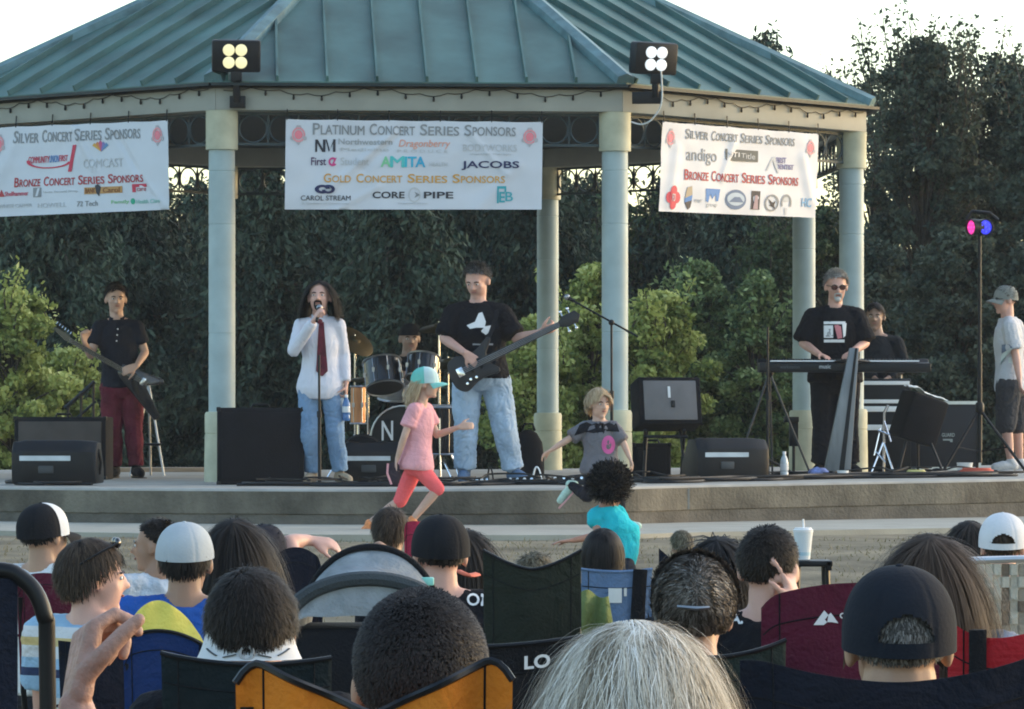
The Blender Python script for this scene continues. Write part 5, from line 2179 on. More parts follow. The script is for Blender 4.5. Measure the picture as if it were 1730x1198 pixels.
# --- person seated in the shade behind the keyboard
d = 41.2
J = jp(d, head=(1478, 535), neck=(1482, 568), shA=(1460, 580), elA=(1456, 618, -.05), wrA=(1478, 640, -.25), shB=(1514, 580), elB=(1526, 618, -.05), wrB=(1500, 640, -.25), hipA=(1474, 672), hipB=(1504, 672),
       knA=(1466, 678, -.42), knB=(1512, 678, -.42), anA=(1466, 760, -.42), anB=(1512, 760, -.42))
J['toA'], J['toB'] = J['anA'] + V((0, -.16, 0)), J['anB'] + V((0, -.16, 0))
J.update(yaw=-8, pitch=4, hs=.245)
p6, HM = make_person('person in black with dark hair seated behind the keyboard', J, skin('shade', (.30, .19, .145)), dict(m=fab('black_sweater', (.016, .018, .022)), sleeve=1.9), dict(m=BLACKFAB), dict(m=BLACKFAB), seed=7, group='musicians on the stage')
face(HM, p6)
hair(HM, H_DARK, p6, 1400, .05, .005, .15, .3, front=.05)
ch = thing('folding_chair', 'dark folding chair under the person seated behind the keyboard', 'chair', fl(1489, 41.3))
o = fl(1489, 41.3)
m = MB()
sz = J['hipA'].z - .11
m.box((o.x, 41.2, sz), (.42, .42, .04))
m.obj('seat', BLACK, ch, bevel=.01)
m = MB()
m.box((o.x, 41.42, sz + .38), (.42, .03, .22))
m.obj('backrest', BLACK, ch, bevel=.01)
for sx in (-1, 1):
    for sy in (-1, 1):
        m = MB()
        m.tube([(o.x + sx * .19, 41.2 + sy * .2, sz + (.45 if sy > 0 else 0)), (o.x + sx * .2, 41.2 + sy * .22, o.z)], .011, 8)
        m.obj('leg', STEEL, ch)

# --- man in a grey cap at the right
d = 41.2
J = jp(d, head=(1697, 507), neck=(1702, 537), shA=(1706, 552, -.17), elA=(1716, 600, -.2), wrA=(1722, 640, -.28), shB=(1716, 552, .17), elB=(1728, 602, .2), wrB=(1726, 645, .16),
       hipA=(1704, 652, -.09), hipB=(1712, 652, .09), knA=(1700, 716, -.08), knB=(1718, 716, .10))
x = (1712 - CX) * d / F
for s, px_, dd in (('A', 1706, -.08), ('B', 1726, .14)):
    xx = (px_ - CX) * d / F
    J['an' + s] = V((xx, d + dd, floor_z(xx) + .09))
    J['to' + s] = J['an' + s] + V((-.15, -.03, -.008))
J.update(yaw=-72, pitch=4, hs=.25)
p7, HM = make_person('man in a grey cap, grey and white T-shirt and shorts at the right edge', J, SK_PINK, dict(m=fab('grey_white_tee', (.54, .55, .58), var=.08), sleeve=.8, hem=-.08, fit=.02, flare=.03), dict(m=fab('charcoal_shorts', (.05, .05, .055)), len=1.05, fit=.035), dict(m=fab('white_trainers', (.55, .55, .55)), sole=WHITEP), seed=8)
face(HM, p7, sunglasses=mat('dark_lens', (.015, .015, .018), .1, spec=.8))
hair(HM, H_DARK, p7, 700, .02, .006, .5)
cap(HM, fab('grey_cap', (.24, .25, .23)), p7)
print_on(J['shirt_obj'], [([(-.16, .05), (.14, .05), (.14, -.02), (-.16, -.04)], mat('slate_blue_print', (.16, .21, .30), .85)), ([(-.17, -.05), (.14, -.05), (.14, -.14), (-.17, -.15)], mat('pale_print', (.60, .68, .66), .85))], at(1703, 590, d - .6), X_, Z_, Y_)

# --- road case, rack, covered speaker, chrome stand, lamp tripod
o = fl(1572, 40.6)
rc = thing('road_case', 'big black road case with silver edges behind the lamp tripod', 'road case', o)
w, h, dp = .92, .64, .5
m = MB()
m.box(o + V((0, .2, h / 2 + .02)), (w, dp, h))
m.obj('case_body', mat('black_laminate', (.018, .018, .022), .55, bump=.15, bscale=120), rc, bevel=.008)
m = MB()
for sx in (-1, 1):
    m.box(o + V((sx * (w / 2 - .012), .2 - dp / 2 - .004, h / 2 + .02)), (.03, .016, h))
for z in (.035, h + .005):
    m.box(o + V((0, .2 - dp / 2 - .004, z)), (w - .056, .016, .03))
m.obj('edge_trim', mat('aluminium', (.62, .63, .64), .35, .8), rc)
text('GUARD', mat('grey_ink2', (.33, .36, .34), .6), rc, lambda a, b_, w_: o + V((.10 + .12 * a, .2 - dp / 2 - .004 - w_, .33 + .035 * b_)), 'lettering', bold=.02)
m = MB()
m.prism([(0, 0), (.09, 0), (.09, -.03), (.07, -.03), (.06, -.015), (0, -.015)], o + V((.11, .2 - dp / 2 - .003, .31)), (1, 0, 0), (0, 0, 1), (0, -.002, 0))
m.obj('logo_plate', mat('grey_ink2', (.33, .36, .34), .6), rc)
m = MB()
m.box(o + V((-.1, .2 - dp / 2 - .006, .36)), (.14, .012, .09))
m.obj('catch', STEEL, rc, bevel=.004)
o = fl(1497, 40.4)
rk = thing('equipment_rack', 'equipment rack with bright white drawer fronts beside the rightmost column', 'rack', o)
m = MB()
m.box(o + V((0, .2, .44)), (.46, .4, .86))
m.obj('cabinet', BLACK, rk, bevel=.008)
for z in (.83, .66, .59, .42):
    m = MB()
    m.box(o + V((0, -.006, z)), (.43, .02, .035 if z > .6 else .05))
    m.obj('drawer_front', WHITEP, rk, bevel=.004)
o = fl(1552, 38.6)
cv_ = thing('covered_speaker', 'black speaker tilted on a low stand with a white cloth over its top', 'speaker', o)
M = Matrix.Translation(o + V((0, 0, .50))) @ Matrix.Rotation(R(18), 4, 'Y') @ Matrix.Rotation(R(20), 4, 'Z')
m = MB(M)
m.box((0, 0, 0), (.36, .30, .42))
m.obj('cabinet', BLACKFAB, cv_, bevel=.03)
for a, b in (((-.12, -.1, .3), (-.2, -.2, .01)), ((.1, -.1, .28), (.2, -.2, .01)), ((0, .1, .3), (.02, .28, .01))):
    m = MB()
    m.tube([o + V(a), o + V(b)], .013, 8)
    m.obj('leg', BLACK, cv_)
tw = MB(M)
tw.sheet(lambda u, v: (-.19 + .36 * u, -.10 + .2 * v, .225 + .02 * noise.noise(V((u * 4, v * 4, 1))) + .03 * math.exp(-((u - .15) / .15) ** 2)), 20, 10, .006, (0, 0, 1))
two = tw.obj('white_towel', fab('white_towel', (.70, .73, .72)), None)
tag(two, 'white cloth draped over the top of the tilted black speaker', 'towel')
o = fl(1487, 38.3)
cs_ = thing('instrument_stand', 'chrome instrument stand with folded arms between the grey column stand and the road case', 'stand', o)
m = MB()
m.tube([o + V((.03, 0, .03)), o + V((.035, 0, .55)), o + V((.07, 0, .62))], .014, 8)
m.obj('post', CHROME, cs_)
for a, b in (((.03, 0, .30), (-.09, -.1, .02)), ((.03, 0, .30), (.11, -.12, .02)), ((.0, 0, .42), (-.06, -.06, .18)), ((.03, 0, .5), (.09, -.05, .30)), ((-.02, -.02, .40), (.08, -.04, .36)), ((-.05, -.05, .22), (.04, -.06, .12))):
    m = MB()
    m.tube([o + V(a), o + V(b)], .009, 8)
    m.obj('arm', CHROME, cs_)
d = 39.2
o = fl(1655, d)
lt = thing('stage_light_stand', 'black tripod with a pink and a blue stage lamp on top of its pole', 'stage lights', o)
tp_ = at(1655, 392, d)
m = MB()
m.tube([o + V((0, 0, .1)), o.lerp(tp_, .5)], .022, 10)
m.tube([o.lerp(tp_, .48), tp_], .016, 10)
m.obj('pole', BLACK, lt)
for a, (dx, dy) in enumerate(((-.36, -.25), (.40, -.2), (.02, .42))):
    m = MB()
    m.tube([o + V((0, 0, .58)), o + V((dx, dy, .012))], .014, 8)
    m.tube([o + V((0, 0, .2)), o + V((dx * .6, dy * .6, .24))], .008, 6)
    m.obj('leg', BLACK, lt)
m = MB()
m.lathe(o + V((0, 0, .54)), [(.03, 0), (.04, .02), (.04, .08), (.03, .1)], 12)
m.obj('hub', BLACK, lt)
m = MB()
m.tube([at(1632, 372, d), at(1642, 357, d), at(1672, 360, d), at(1686, 372, d)], .016, 8)
m.obj('bracket', BLACK, lt)
for px, nm, c, yw in ((1643, 'pink', (1, .06, .42), -58), (1664, 'blue', (.06, .07, 1), 22)):
    ctr = at(px, 384, d)
    axd = V((math.sin(R(yw)), -math.cos(R(yw)), -.05))
    m = MB()
    m.lathe(ctr, [(.045, -.16), (.068, -.11), (.076, 0), (.076, .025), (.067, .027), (.065, .006)], 20, axis=axd)
    cn = m.obj('lamp_can', BLACK, lt)
    m = MB()
    m.lathe(ctr, [(.064, .004), (.064, .008), (.03, .011), (.001, .012)], 20, axis=axd)
    m.obj('lens', mat(nm + '_lamp_lens', tuple(x_ * .5 for x_ in c), .3, emit=c, est=.22), cn)
    q = V((0, 0, 1)).rotation_difference(axd.normalized()).to_matrix()
    for i in range(7):
        rr_ = 0 if i == 0 else .040
        a = i * PI / 3
        e = MB()
        e.lathe(ctr + axd * .013 + q @ V((rr_ * math.cos(a), rr_ * math.sin(a), 0)), [(.011, 0), (.008, .004), (.001, .005)], 8, axis=axd)
        e.obj('diode', mat(nm + '_diode', tuple(x_ * .5 for x_ in c), .3, emit=c, est=.5), cn)

# guitar stand and steps behind the guitarist, black rail
gs = thing('guitar_stand', 'upright black guitar stand holding nothing, right of the guitarist', 'guitar stand', fl(250, 40.4))
o = fl(250, 40.4)
for a, b in (((0, .1, .85), (-.15, -.15, .01)), ((0, .1, .85), (.16, -.15, .01)), ((0, .1, .85), (0, .3, .01))):
    m = MB()
    m.tube([o + V(a), o + V(b)], .010, 8)
    m.obj('leg', STEEL, gs)
m = MB()
m.tube([o + V((-.14, -.2, .32)), o + V((-.12, -.1, .3)), o + V((.12, -.1, .3)), o + V((.14, -.2, .32))], .012, 8)
m.obj('cradle', BLACK, gs)
m = MB()
m.tube([o + V((-.05, 0, .92)), o + V((-.04, .1, .86)), o + V((.04, .1, .86)), o + V((.05, 0, .92))], .010, 8)
m.obj('yoke', BLACK, gs)
rl_ = thing('stair_railing', 'dark sloping stair railing behind the guitarist and the amplifier', 'railing', (at(130, 700, 45.5).x, 45.5, 1.0))
m = MB()
m.tube([at(110, 690, 45.5), at(160, 645, 45.5)], .022, 8)
m.tube([at(112, 722, 45.5), at(162, 678, 45.5)], .014, 8)
m.obj('rail', BLACK, rl_)
for px, t in ((115, 686), (137, 666), (158, 648)):
    m = MB()
    q = at(px, t, 45.5)
    m.tube([q, V((q.x, q.y, 1.0))], .014, 8)
    m.obj('post', BLACK, rl_)
dk_ = thing('timber_threshold', 'long pale timber board lying along the back edge of the stage', 'board', (0, 44, 1.03))
m = MB()
m.box((-3.3, 44.6, 1.025), (1.6, .5, .05))
m.obj('board', mat('pale_timber', (.36, .25, .17), .7, var=.2, scale=4, stretch=(1, 10, 10)), dk_, bevel=.005)

# cables along the stage edge
for i, (pts_, lab) in enumerate([
        ([(400, 34.3), (560, 34.0), (720, 33.9), (800, 34.1), (900, 34.2), (1000, 34.0), (1060, 34.5)], 'black cable snaking along the stage edge below the singer and bassist'),
        ([(1060, 35.5), (1110, 34.6), (1200, 35.0), (1300, 35.6), (1400, 36.2), (1520, 36.6), (1640, 36.8), (1720, 37.4)], 'black cable running along the stage edge below the keyboard'),
        ([(930, 35.2), (980, 34.6), (1040, 34.9), (1120, 35.6), (1180, 36.4)], 'looped black cable on the floor before the tilted amplifier'),
        ([(1340, 37.4), (1400, 36.9), (1470, 37.3), (1540, 37.0), (1620, 37.6), (1690, 37.9)], 'tangled black cable at the foot of the road case'),
        ([(10, 35.6), (40, 34.9), (80, 34.6), (150, 34.8)], 'coiled black cable beside the left wedge monitor')]):
    m = MB()
    P3 = [fl(px, dd) + V((0, 0, .014)) for px, dd in pts_]
    cc = [V(q) for q in catmull(P3, 10)]
    for rep in range(2 + (i % 2)):
        m2 = [q + V((.05 * math.sin(t * .5 + rep * 2), .10 * math.sin(t * .35 + rep * 3) + .05 * rep, .012 * rep)) for t, q in enumerate(cc)]
        m.tube(m2, .013, 6)
    cb_ = m.obj('cable', CABLE, None)
    tag(cb_, lab, 'cable', 'cables on the stage floor')
# looser tangles of leads in front of the players
RC = random.Random(5)
for i, (px, dd, ln, lab) in enumerate([(860, 34.9, .9, 'tangle of thin black leads around the pedals at the bassist\'s feet'), (520, 34.6, .7, 'loose black lead looping at the singer\'s feet'),
                                       (1080, 36.0, .8, 'black leads scattered below the tilted amplifier'), (1350, 37.3, .9, 'tangle of black leads beside the clear water bottle'),
                                       (1480, 37.6, .9, 'black leads heaped under the chrome instrument stand'), (1590, 38.0, .8, 'black leads trailing in front of the road case'), (700, 35.6, .8, 'black lead curling before the bass drum')]):
    m = MB()
    o = fl(px, dd)
    for rep in range(3):
        p_ = [o + V((ln * (t / 7 - .5) + RC.uniform(-.1, .1), RC.uniform(-.28, .28), .010 + .02 * rep + (.03 if RC.random() < .2 else 0))) for t in range(8)]
        for q in p_:
            q.z = floor_z(q.x) + (q.z - o.z)
        m.tube([V(q) for q in catmull(p_, 7)], .008, 5)
    tag(m.obj('cable', CABLE, None), lab, 'cable', 'cables on the stage floor')
# small things by the keyboard
for px, dd, nm, lab, size, mm in ((1383, 37.2, 'cloth_bundle', 'small blue and white cloth bundle by the keyboard player\'s foot', (.09, .08, .05), mat('fabric_blue_white', (.16, .2, .4), .9, var=.6, scale=20)),
                                  (1424, 37.0, 'paper_cup', 'small white paper cup lying beside the tapered stand', (.05, .05, .035), WHITEP),
                                  (1548, 37.4, 'tape_roll', 'flat yellow tape roll at the foot of the road case', (.10, .06, .025), mat('yellow_tape', (.62, .55, .22), .6)),
                                  (1650, 37.8, 'red_cable_coil', 'orange red extension cord coiled at the foot of the lamp tripod', (.18, .12, .03), mat('orange_red', (.48, .10, .06), .6)),
                                  (1630, 38.2, 'plastic_tub', 'white plastic tub beside the lamp tripod', (.07, .07, .06), WHITEP)):
    o = fl(px, dd)
    m = MB()
    if nm in ('tape_roll', 'red_cable_coil'):
        for k_ in range(4):
            m.tube([o + V((size[0] * (1 - k_ * .12) * math.cos(a), size[1] * (1 - k_ * .1) * math.sin(a), .014 + k_ * size[2] * .5)) for a in np.linspace(0, 2 * PI, 25)], .012, 6, False)
    elif nm == 'cloth_bundle':
        m.ell(o + V((0, 0, .045)), size, seg=16, rings=10)
        for v_ in m.bm.verts:
            v_.co += V((1, 1, 1)) * .018 * noise.noise(v_.co * 18)
    else:
        m.lathe(o, [(size[0] * .8, 0), (size[0], size[2] * 1.8), (size[0] * 1.04, size[2] * 1.85), (size[0] * .95, size[2] * 1.85), (size[0] * .75, .012)], 18)
    ob = m.obj(nm, mm, None)
    tag(ob, lab, nm.replace('_', ' '))

# --- children running on the path
d = 31.6
PZ0 = PZ
J = jp(d, head=(721, 648), neck=(711, 682), shA=(699, 693, -.11), elA=(683, 738, -.14), wrA=(671, 776, -.10), shB=(720, 692, .10), elB=(738, 735, .10), wrB=(774, 722, .02),
       hipA=(703, 786, -.06), hipB=(703, 786, .06), knA=(740, 826, -.07), anA=(697, 878, -.05), knB=(676, 846, .06), anB=(624, 884, .10))
J['toA'] = at(722, 893, d - .05)
J['upA'] = V((-.2, 0, 1))
J['toB'] = at(622, 905, d + .08)
J['toB'] = J['anB'] + V((-.085, 0, -.10))
J['upB'] = V((.35, 0, 1))
J.update(yaw=82, pitch=2, hs=.205)
pnk, cor = fab('pink_tee', (.70, .34, .37), var=.1), fab('coral_leggings', (.85, .14, .15), var=.12)
c1, HM = make_person('girl in a mint cap, pink T-shirt and coral leggings running to the right', J, SK_FAIR, dict(m=pnk, sleeve=.62, hem=-.14, fit=.014, flare=.08, wr=.006, top=.95), dict(m=cor, len=1.06, fit=.008, wr=.004),
                     dict(m=mat('orange_mesh', (.70, .26, .10), .7, var=.3, scale=40), sole=WHITEP), k=.74, voxel=.007, hands={'A': dict(d=V((-.3, -.1, -1)), n=V((1, 0, 0)), side=1, curl=(40, 50, 40)), 'B': dict(d=V((1, 0, .15)), n=V((0, 1, -.3)), side=1)}, group='children playing before the stage', seed=9, limbk=.95, neck_r=.05)
face(HM, c1)
hair(HM, H_BLOND, c1, 1100, .24, .005, .1, .45, back=1.2, k=6, low=-.05, curl=.08, bulk=0, topcut=.25)
cap(HM, fab('mint_cap', (.16, .52, .45), var=.12), c1, fat=1.06, front_m=fab('pale_mint_cap', (.50, .66, .66)), brim_m=fab('mint_brim', (.22, .55, .50)))
ph = thing('pouch', 'dark pouch with pink edge held behind the running girl in pink', 'pouch', J['wrA'] + V((-.03, -.02, -.10)))
m = MB()
o = J['wrA'] + V((-.02, -.02, -.10))
m.loft([[o + V((.045 * s_ * math.cos(a), .025 * s_ * math.sin(a), z)) for a in np.linspace(0, 2 * PI, 14, endpoint=False)] for z, s_ in ((-.09, .3), (-.07, .8), (0, 1), (.06, .8), (.08, .3))])
m.obj('pouch_body', fab('dark_pouch', (.04, .03, .04)), ph)
m = MB()
m.tube([o + V((-.045, -.02, .07)), o + V((-.05, -.02, 0)), o + V((-.02, -.02, -.08))], .008, 6)
m.obj('edging', pnk, ph)

d = 32.0
J = jp(d, head=(1012, 682), neck=(1013, 713), shA=(990, 722, .02), elA=(962, 741, -.02), wrA=(932, 760, -.06), shB=(1036, 722, .0), elB=(1053, 748, -.04), wrB=(1063, 772, -.08),
       hipA=(1005, 795, 0), hipB=(1026, 797, -.03), knA=(992, 838, -.03), anA=(962, 818, .16), knB=(1046, 842, -.10), anB=(1048, 880, .0))
J['toA'] = J['anA'] + V((-.09, 0, -.10))
J['upA'] = V((-.75, 0, .65))
J['toB'] = J['anB'] + V((.13, -.04, -.005))
J.update(yaw=28, pitch=6, hs=.205)
gry = fab('grey_tee', (.15, .145, .16))
c2, HM = make_person('small blond child in a grey T-shirt with black shoulders running on the path', J, SK_FAIR, dict(m=gry, sleeve=.9, hem=-.12, fit=.014, flare=.08), dict(m=fab('dark_leggings', (.014, .014, .020)), len=1.9, fit=.006),
                     dict(m=mat('mint_trainers', (.42, .60, .52), .7, var=.2, scale=30), sole=mat('pink_sole', (.65, .36, .38), .6)), k=.70, voxel=.007, group='children playing before the stage', seed=10, limbk=.95, neck_r=.05)
face(HM, c2)
hair(HM, H_BLOND, c2, 1000, .10, .006, .3, .5, low=-.05, bulk=.05, front=-.05)
print_on(J['shirt_obj'], [([(.05 * math.cos(a), .068 * math.sin(a)) for a in np.linspace(0, 2 * PI, 14, endpoint=False)], mat('pink_ring_print', (.50, .10, .27), .85)), ([(.022 * math.cos(a), .035 * math.sin(a)) for a in np.linspace(0, 2 * PI, 10, endpoint=False)], mat('grey_print_d', (.12, .12, .13), .85))], at(1030, 752, d - .5), X_, Z_, Y_)
bv = chest_bvh(J['shirt_obj'])
print_on(J['shirt_obj'], [([(-.19, -.05), (-.15, .03), (-.05, .075), (.0, .055), (.05, .075), (.12, .04), (.14, -.02), (.06, -.015), (-.05, -.03), (-.1, -.02)], fab('black_yoke', (.012, .012, .016)))], at(1016, 725, d - .5), X_, Z_, Y_)

d = 25.0
gzc = gz((1035 - CX) * d / F, d)
J = jp(d, head=(1031, 828), neck=(1024, 856, -.02), shA=(1006, 872, -.04), elA=(1011, 905, -.10), wrA=(968, 913, -.14), shB=(1044, 868, .06), elB=(1056, 905, .02), wrB=(1060, 940, -.04),
       hipA=(1020, 948, 0), hipB=(1050, 946, 0), knA=(1010, 965, -.26), knB=(1066, 962, -.22), anA=(1022, 972, .08), anB=(1054, 972, .10))
for s in 'AB':
    J['kn' + s].z = gzc + .10
    J['an' + s].z = gzc + .07
    J['hip' + s].z = gzc + .20
    J['to' + s] = J['an' + s] + V((0, .12, -.01))
J.update(yaw=170, pitch=10, hs=.21, bow=V((.05, 0, .0)))
c3, HM = make_person('child with a big black afro in a turquoise top kneeling on the grass', J, skin('warm', (.38, .19, .13)), dict(m=fab('turquoise_top', (.02, .46, .55), var=.1), sleeve=.35, hem=-.10, fit=.014), dict(m=fab('dark_leggings', (.014, .014, .020)), len=1.9, fit=.008), dict(m=BLACKFAB), k=.72, voxel=.007,
                     hands={'A': dict(d=V((-1, -.1, -.1)), n=V((0, 0, -1)), side=-1, curl=(8, 10, 8), spread=.06)}, group='children playing before the stage', seed=11, limbk=.9, neck_r=.05)
hair(HM, H_BLACK, c3, 3200, .085, .006, .85, 0, curl=.55, k=6, low=-.25, bulk=.18, vary=.35)
# ---------------------------------------------------------------- the audience on the lawn
NAVYF = fab('navy_nylon', (.008, .010, .020))
OLIVEF = fab('olive_nylon', (.018, .023, .017))
BLUEF = fab('royal_blue', (.018, .085, .34))
DKBLUE = fab('deep_blue', (.010, .030, .115))
MAROONF = fab('maroon_nylon', (.085, .012, .028))
REDF = fab('red_nylon', (.34, .016, .022))
ORANGEF = fab('orange_nylon', (.60, .185, .02))
DENIMF = fab('denim_blue', (.12, .19, .32))
YELLOWF = fab('yellow_nylon', (.74, .60, .12))
GREYF = fab('heather_grey', (.24, .265, .285), var=.25, scale=14)
TUBE = mat('black_steel_tube', (.007, .008, .01), .4, .1)


def seated(label, cx, top, d, yaw=0, head=None, sk=SK_FAIR, shirt=None, pants=None, k=1.0, hs=.235, pitch=0, roll=0, arms=None, hands=None, voxel=.010, seed=0, sleeve=.6, lean=0.0, group='audience seated on the lawn', hair_top=.012, shoes=True, belly=1.0, sw=.185, drop=.0, hem=-.05, neck_r=.056, shirt_kw=None):
    head = yaw if head is None else head
    f = V((math.sin(R(yaw)), math.cos(R(yaw)), 0))
    x = V((-math.cos(R(yaw)), math.sin(R(yaw)), 0))       # from side A to side B
    t = at(cx, top, d)
    hc = t - V((0, 0, hair_top + .118 * hs / .23))
    nk = hc - V((0, 0, .142 * hs / .23)) - f * .03 * k
    g0 = gz(t.x, d)
    hip = nk - V((0, 0, .50 * k)) + f * (.06 + lean) * k
    J = dict(head=hc, neck=nk, yaw=180 - head, pitch=pitch, roll=roll, hs=hs)
    for s, sg in (('A', -1), ('B', 1)):
        J['sh' + s] = nk + x * sg * sw * k - V((0, 0, (.048 + drop) * k))
        J['el' + s] = J['sh' + s] + x * sg * .05 * k - V((0, 0, .26 * k)) + f * .06 * k
        J['wr' + s] = J['el' + s] + f * .22 * k - x * sg * .05 * k + V((0, 0, .03 * k))
        J['hip' + s] = hip + x * sg * .09 * k
        J['kn' + s] = J['hip' + s] + f * .42 * k + x * sg * .04 * k + V((0, 0, .01))
        J['an' + s] = V((J['kn' + s].x, J['kn' + s].y, max(g0 + .09 * k, J['kn' + s].z - .42 * k))) + f * .02
        J['to' + s] = J['an' + s] + f * .16 * k
    for k_, v_ in (arms or {}).items():
        J[k_] = v_
    if hands is None:
        hands = {s: dict(n=V((0, 0, -1)), side=(1 if s == 'A' else -1)) for s in 'AB'}
    sp = dict(m=shirt or BLACKFAB, sleeve=sleeve, hem=hem, fit=.016, top=1.0)
    sp.update(shirt_kw or {})
    root, HM = make_person(label, J, sk, sp, dict(m=pants or fab('dark_shorts', (.03, .033, .045))),
                           dict(m=BLACKFAB) if shoes else None, k=k, voxel=voxel, hands=hands, group=group, seed=seed, belly=belly, base=V((hip.x, hip.y, g0)), neck_r=neck_r)
    return root, HM, J


def camp_chair(label, d, xl, xr, yl, ym, yr, m, z_seat=.42, trim=None, bulge=.06, back_bot=None, depth=.46, group='folding camp chairs on the lawn', sag_pow=1.0, round_=.0, arms=True, name='camp_chair', th=.004, ridge=0.0):
    L, Rr = at(xl, yl, d), at(xr, yr, d)
    mid = at((xl + xr) / 2, ym, d)
    g0 = gz(mid.x, d)
    zs = g0 + z_seat
    r = thing(name, label, 'chair', V((mid.x, d + .2, g0)), group)
    zmidline = (L.z + Rr.z) / 2
    W = Rr.x - L.x

    def top(u):
        s = 1 - abs(2 * u - 1) ** (2.0 * sag_pow)
        z = L.z + (Rr.z - L.z) * u + (mid.z - zmidline) * s
        e = min(u, 1 - u)
        if round_ and e < .10:
            z -= round_ * (1 - e / .10) ** 2
        return z

    def back(u, v):
        zt = top(u)
        zb = zs + .02
        z = zt + (zb - zt) * v
        b = bulge * math.sin(PI * u) * (.35 + .65 * math.sin(PI * min(1, v * .9 + .1)))
        fold = ridge * math.sin(u * 23 + v * 3) * (1 - v) + .006 * noise.noise(V((u * 5, v * 4, d)))
        return (L.x + W * u + .02 * W * (0.5 - u) * v * 2, d - b + .10 * v + fold, z)
    b = MB()
    b.sheet(back, 40, 20, th, (0, 1, 0))
    b.obj('backrest', m, r, ang=70)
    for us in (.10, .90):
        q = MB()
        q.tube([V(back(us, v)) - V((0, .001, 0)) for v in np.linspace(.0, .95, 16)], .0016, 4)
        q.obj('seam', BLACKFAB, r)
    q = MB()
    q.tube([V(back(u, .10)) - V((0, .001, 0)) for u in np.linspace(.01, .99, 31)], .0016, 4)
    q.obj('hem', BLACKFAB, r)
    if trim:
        t = MB()
        t.tube([V(back(u, 0)) + V((0, -.001, .001)) for u in np.linspace(0, 1, 41)], .0055, 6)
        t.obj('trim', trim, r)
    s = MB()
    s.sheet(lambda u, v: (L.x + W * (.03 + .94 * u), d + .10 + depth * v, zs + .02 - .05 * math.sin(PI * u) * math.sin(PI * (.2 + .7 * v))), 14, 10, .004, (0, 0, 1))
    s.obj('seat', m, r, ang=70)
    for sx, P in ((-1, L), (1, Rr)):
        p = MB()
        p.tube([V((P.x - sx * .014, d + .014, P.z - .03 - round_)), V((P.x - sx * .014, d + .115, zs)), V((P.x - sx * .03 * W, d + .44, g0 + .01))], .0115, 8)
        p.obj('back_post', TUBE, r)
        p = MB()
        p.tube([V((P.x, d + .10 + depth, zs + .02)), V((P.x, d + .05, g0 + .01))], .0115, 8)
        p.tube([V((P.x, d + .10 + depth, zs + .22)), V((P.x, d + .10 + depth, g0 + .01))], .0115, 8)
        p.obj('leg', TUBE, r)
        if arms:
            a = MB()
            a.sheet(lambda u, v: (P.x + (u - .5) * .07, d + .06 + (depth + .06) * v, zs + .22 - .015 * math.sin(PI * v)), 4, 8, .006, (0, 0, 1))
            a.obj('armrest', m, r)
    cb_ = MB()
    cb_.tube([V((L.x, d + .10 + depth, g0 + .05)), V((Rr.x, d + .10 + depth, zs - .02))], .009, 6)
    cb_.tube([V((Rr.x, d + .10 + depth, g0 + .05)), V((L.x, d + .10 + depth, zs - .02))], .009, 6)
    cb_.obj('cross_bar', TUBE, r)
    return r, back


def surf_fit(back, u0, u1, v0, v1):
    """u,v box on a chair back, lettering proud of it towards the viewer"""
    return lambda a, b_, w: V(back(u0 + (u1 - u0) * a, v1 + (v0 - v1) * b_)) - V((0, .004 + w, 0))


def camp(chair_args, **k):
    return camp_chair(*chair_args, **k)


SK_LIGHTBR = skin('light_brown', (.33, .19, .125))

# far row --------------------------------------------------------------------------------------
r, HM, J = seated('boy in a dark cap with a white front panel in a maroon chair', 77, 852, 17.3, 25, 42, sk=SK_TAN, shirt=fab('white_tee', (.68, .70, .72), var=.05), k=.95, hs=.22, seed=21)
hair(HM, H_BLACK, r, 900, .02, .005, .3, low=-.05, topcut=.2)
cap(HM, fab('black_cap', (.010, .011, .014)), r, front_m=fab('white_panel', (.66, .68, .70)), fat=1.07)
camp_chair('small maroon camp chair under the boy in the white fronted cap', 16.95, 28, 146, 978, 968, 990, MAROONF, round_=.04)

stripes = fab('striped_tee', (.34, .48, .62), var=.1)


def stripe_mat(m):
    nt = m.node_tree
    b = nt.nodes['Principled BSDF']
    tc = nt.nodes.new('ShaderNodeTexCoord')
    sx = nt.nodes.new('ShaderNodeSeparateXYZ')
    nt.links.new(tc.outputs['Object'], sx.inputs[0])
    mt = nt.nodes.new('ShaderNodeMath')
    mt.operation = 'MULTIPLY'
    mt.inputs[1].default_value = 4.6
    nt.links.new(sx.outputs['Z'], mt.inputs[0])
    fr = nt.nodes.new('ShaderNodeMath')
    fr.operation = 'FRACT'
    nt.links.new(mt.outputs[0], fr.inputs[0])
    rp = nt.nodes.new('ShaderNodeValToRGB')
    rp.color_ramp.interpolation = 'CONSTANT'
    els = [(0, (.30, .46, .62)), (.28, (.035, .05, .11)), (.40, (.30, .46, .62)), (.55, (.62, .62, .63)), (.72, (.58, .44, .20)), (.84, (.62, .62, .63))]
    while len(rp.color_ramp.elements) < len(els):
        rp.color_ramp.elements.new(.5)
    for e, (p_, c) in zip(rp.color_ramp.elements, els):
        e.position = p_
        e.color = c + (1,)
    nt.links.new(fr.outputs[0], rp.inputs[0])
    nt.links.new(rp.outputs[0], b.inputs['Base Color'])


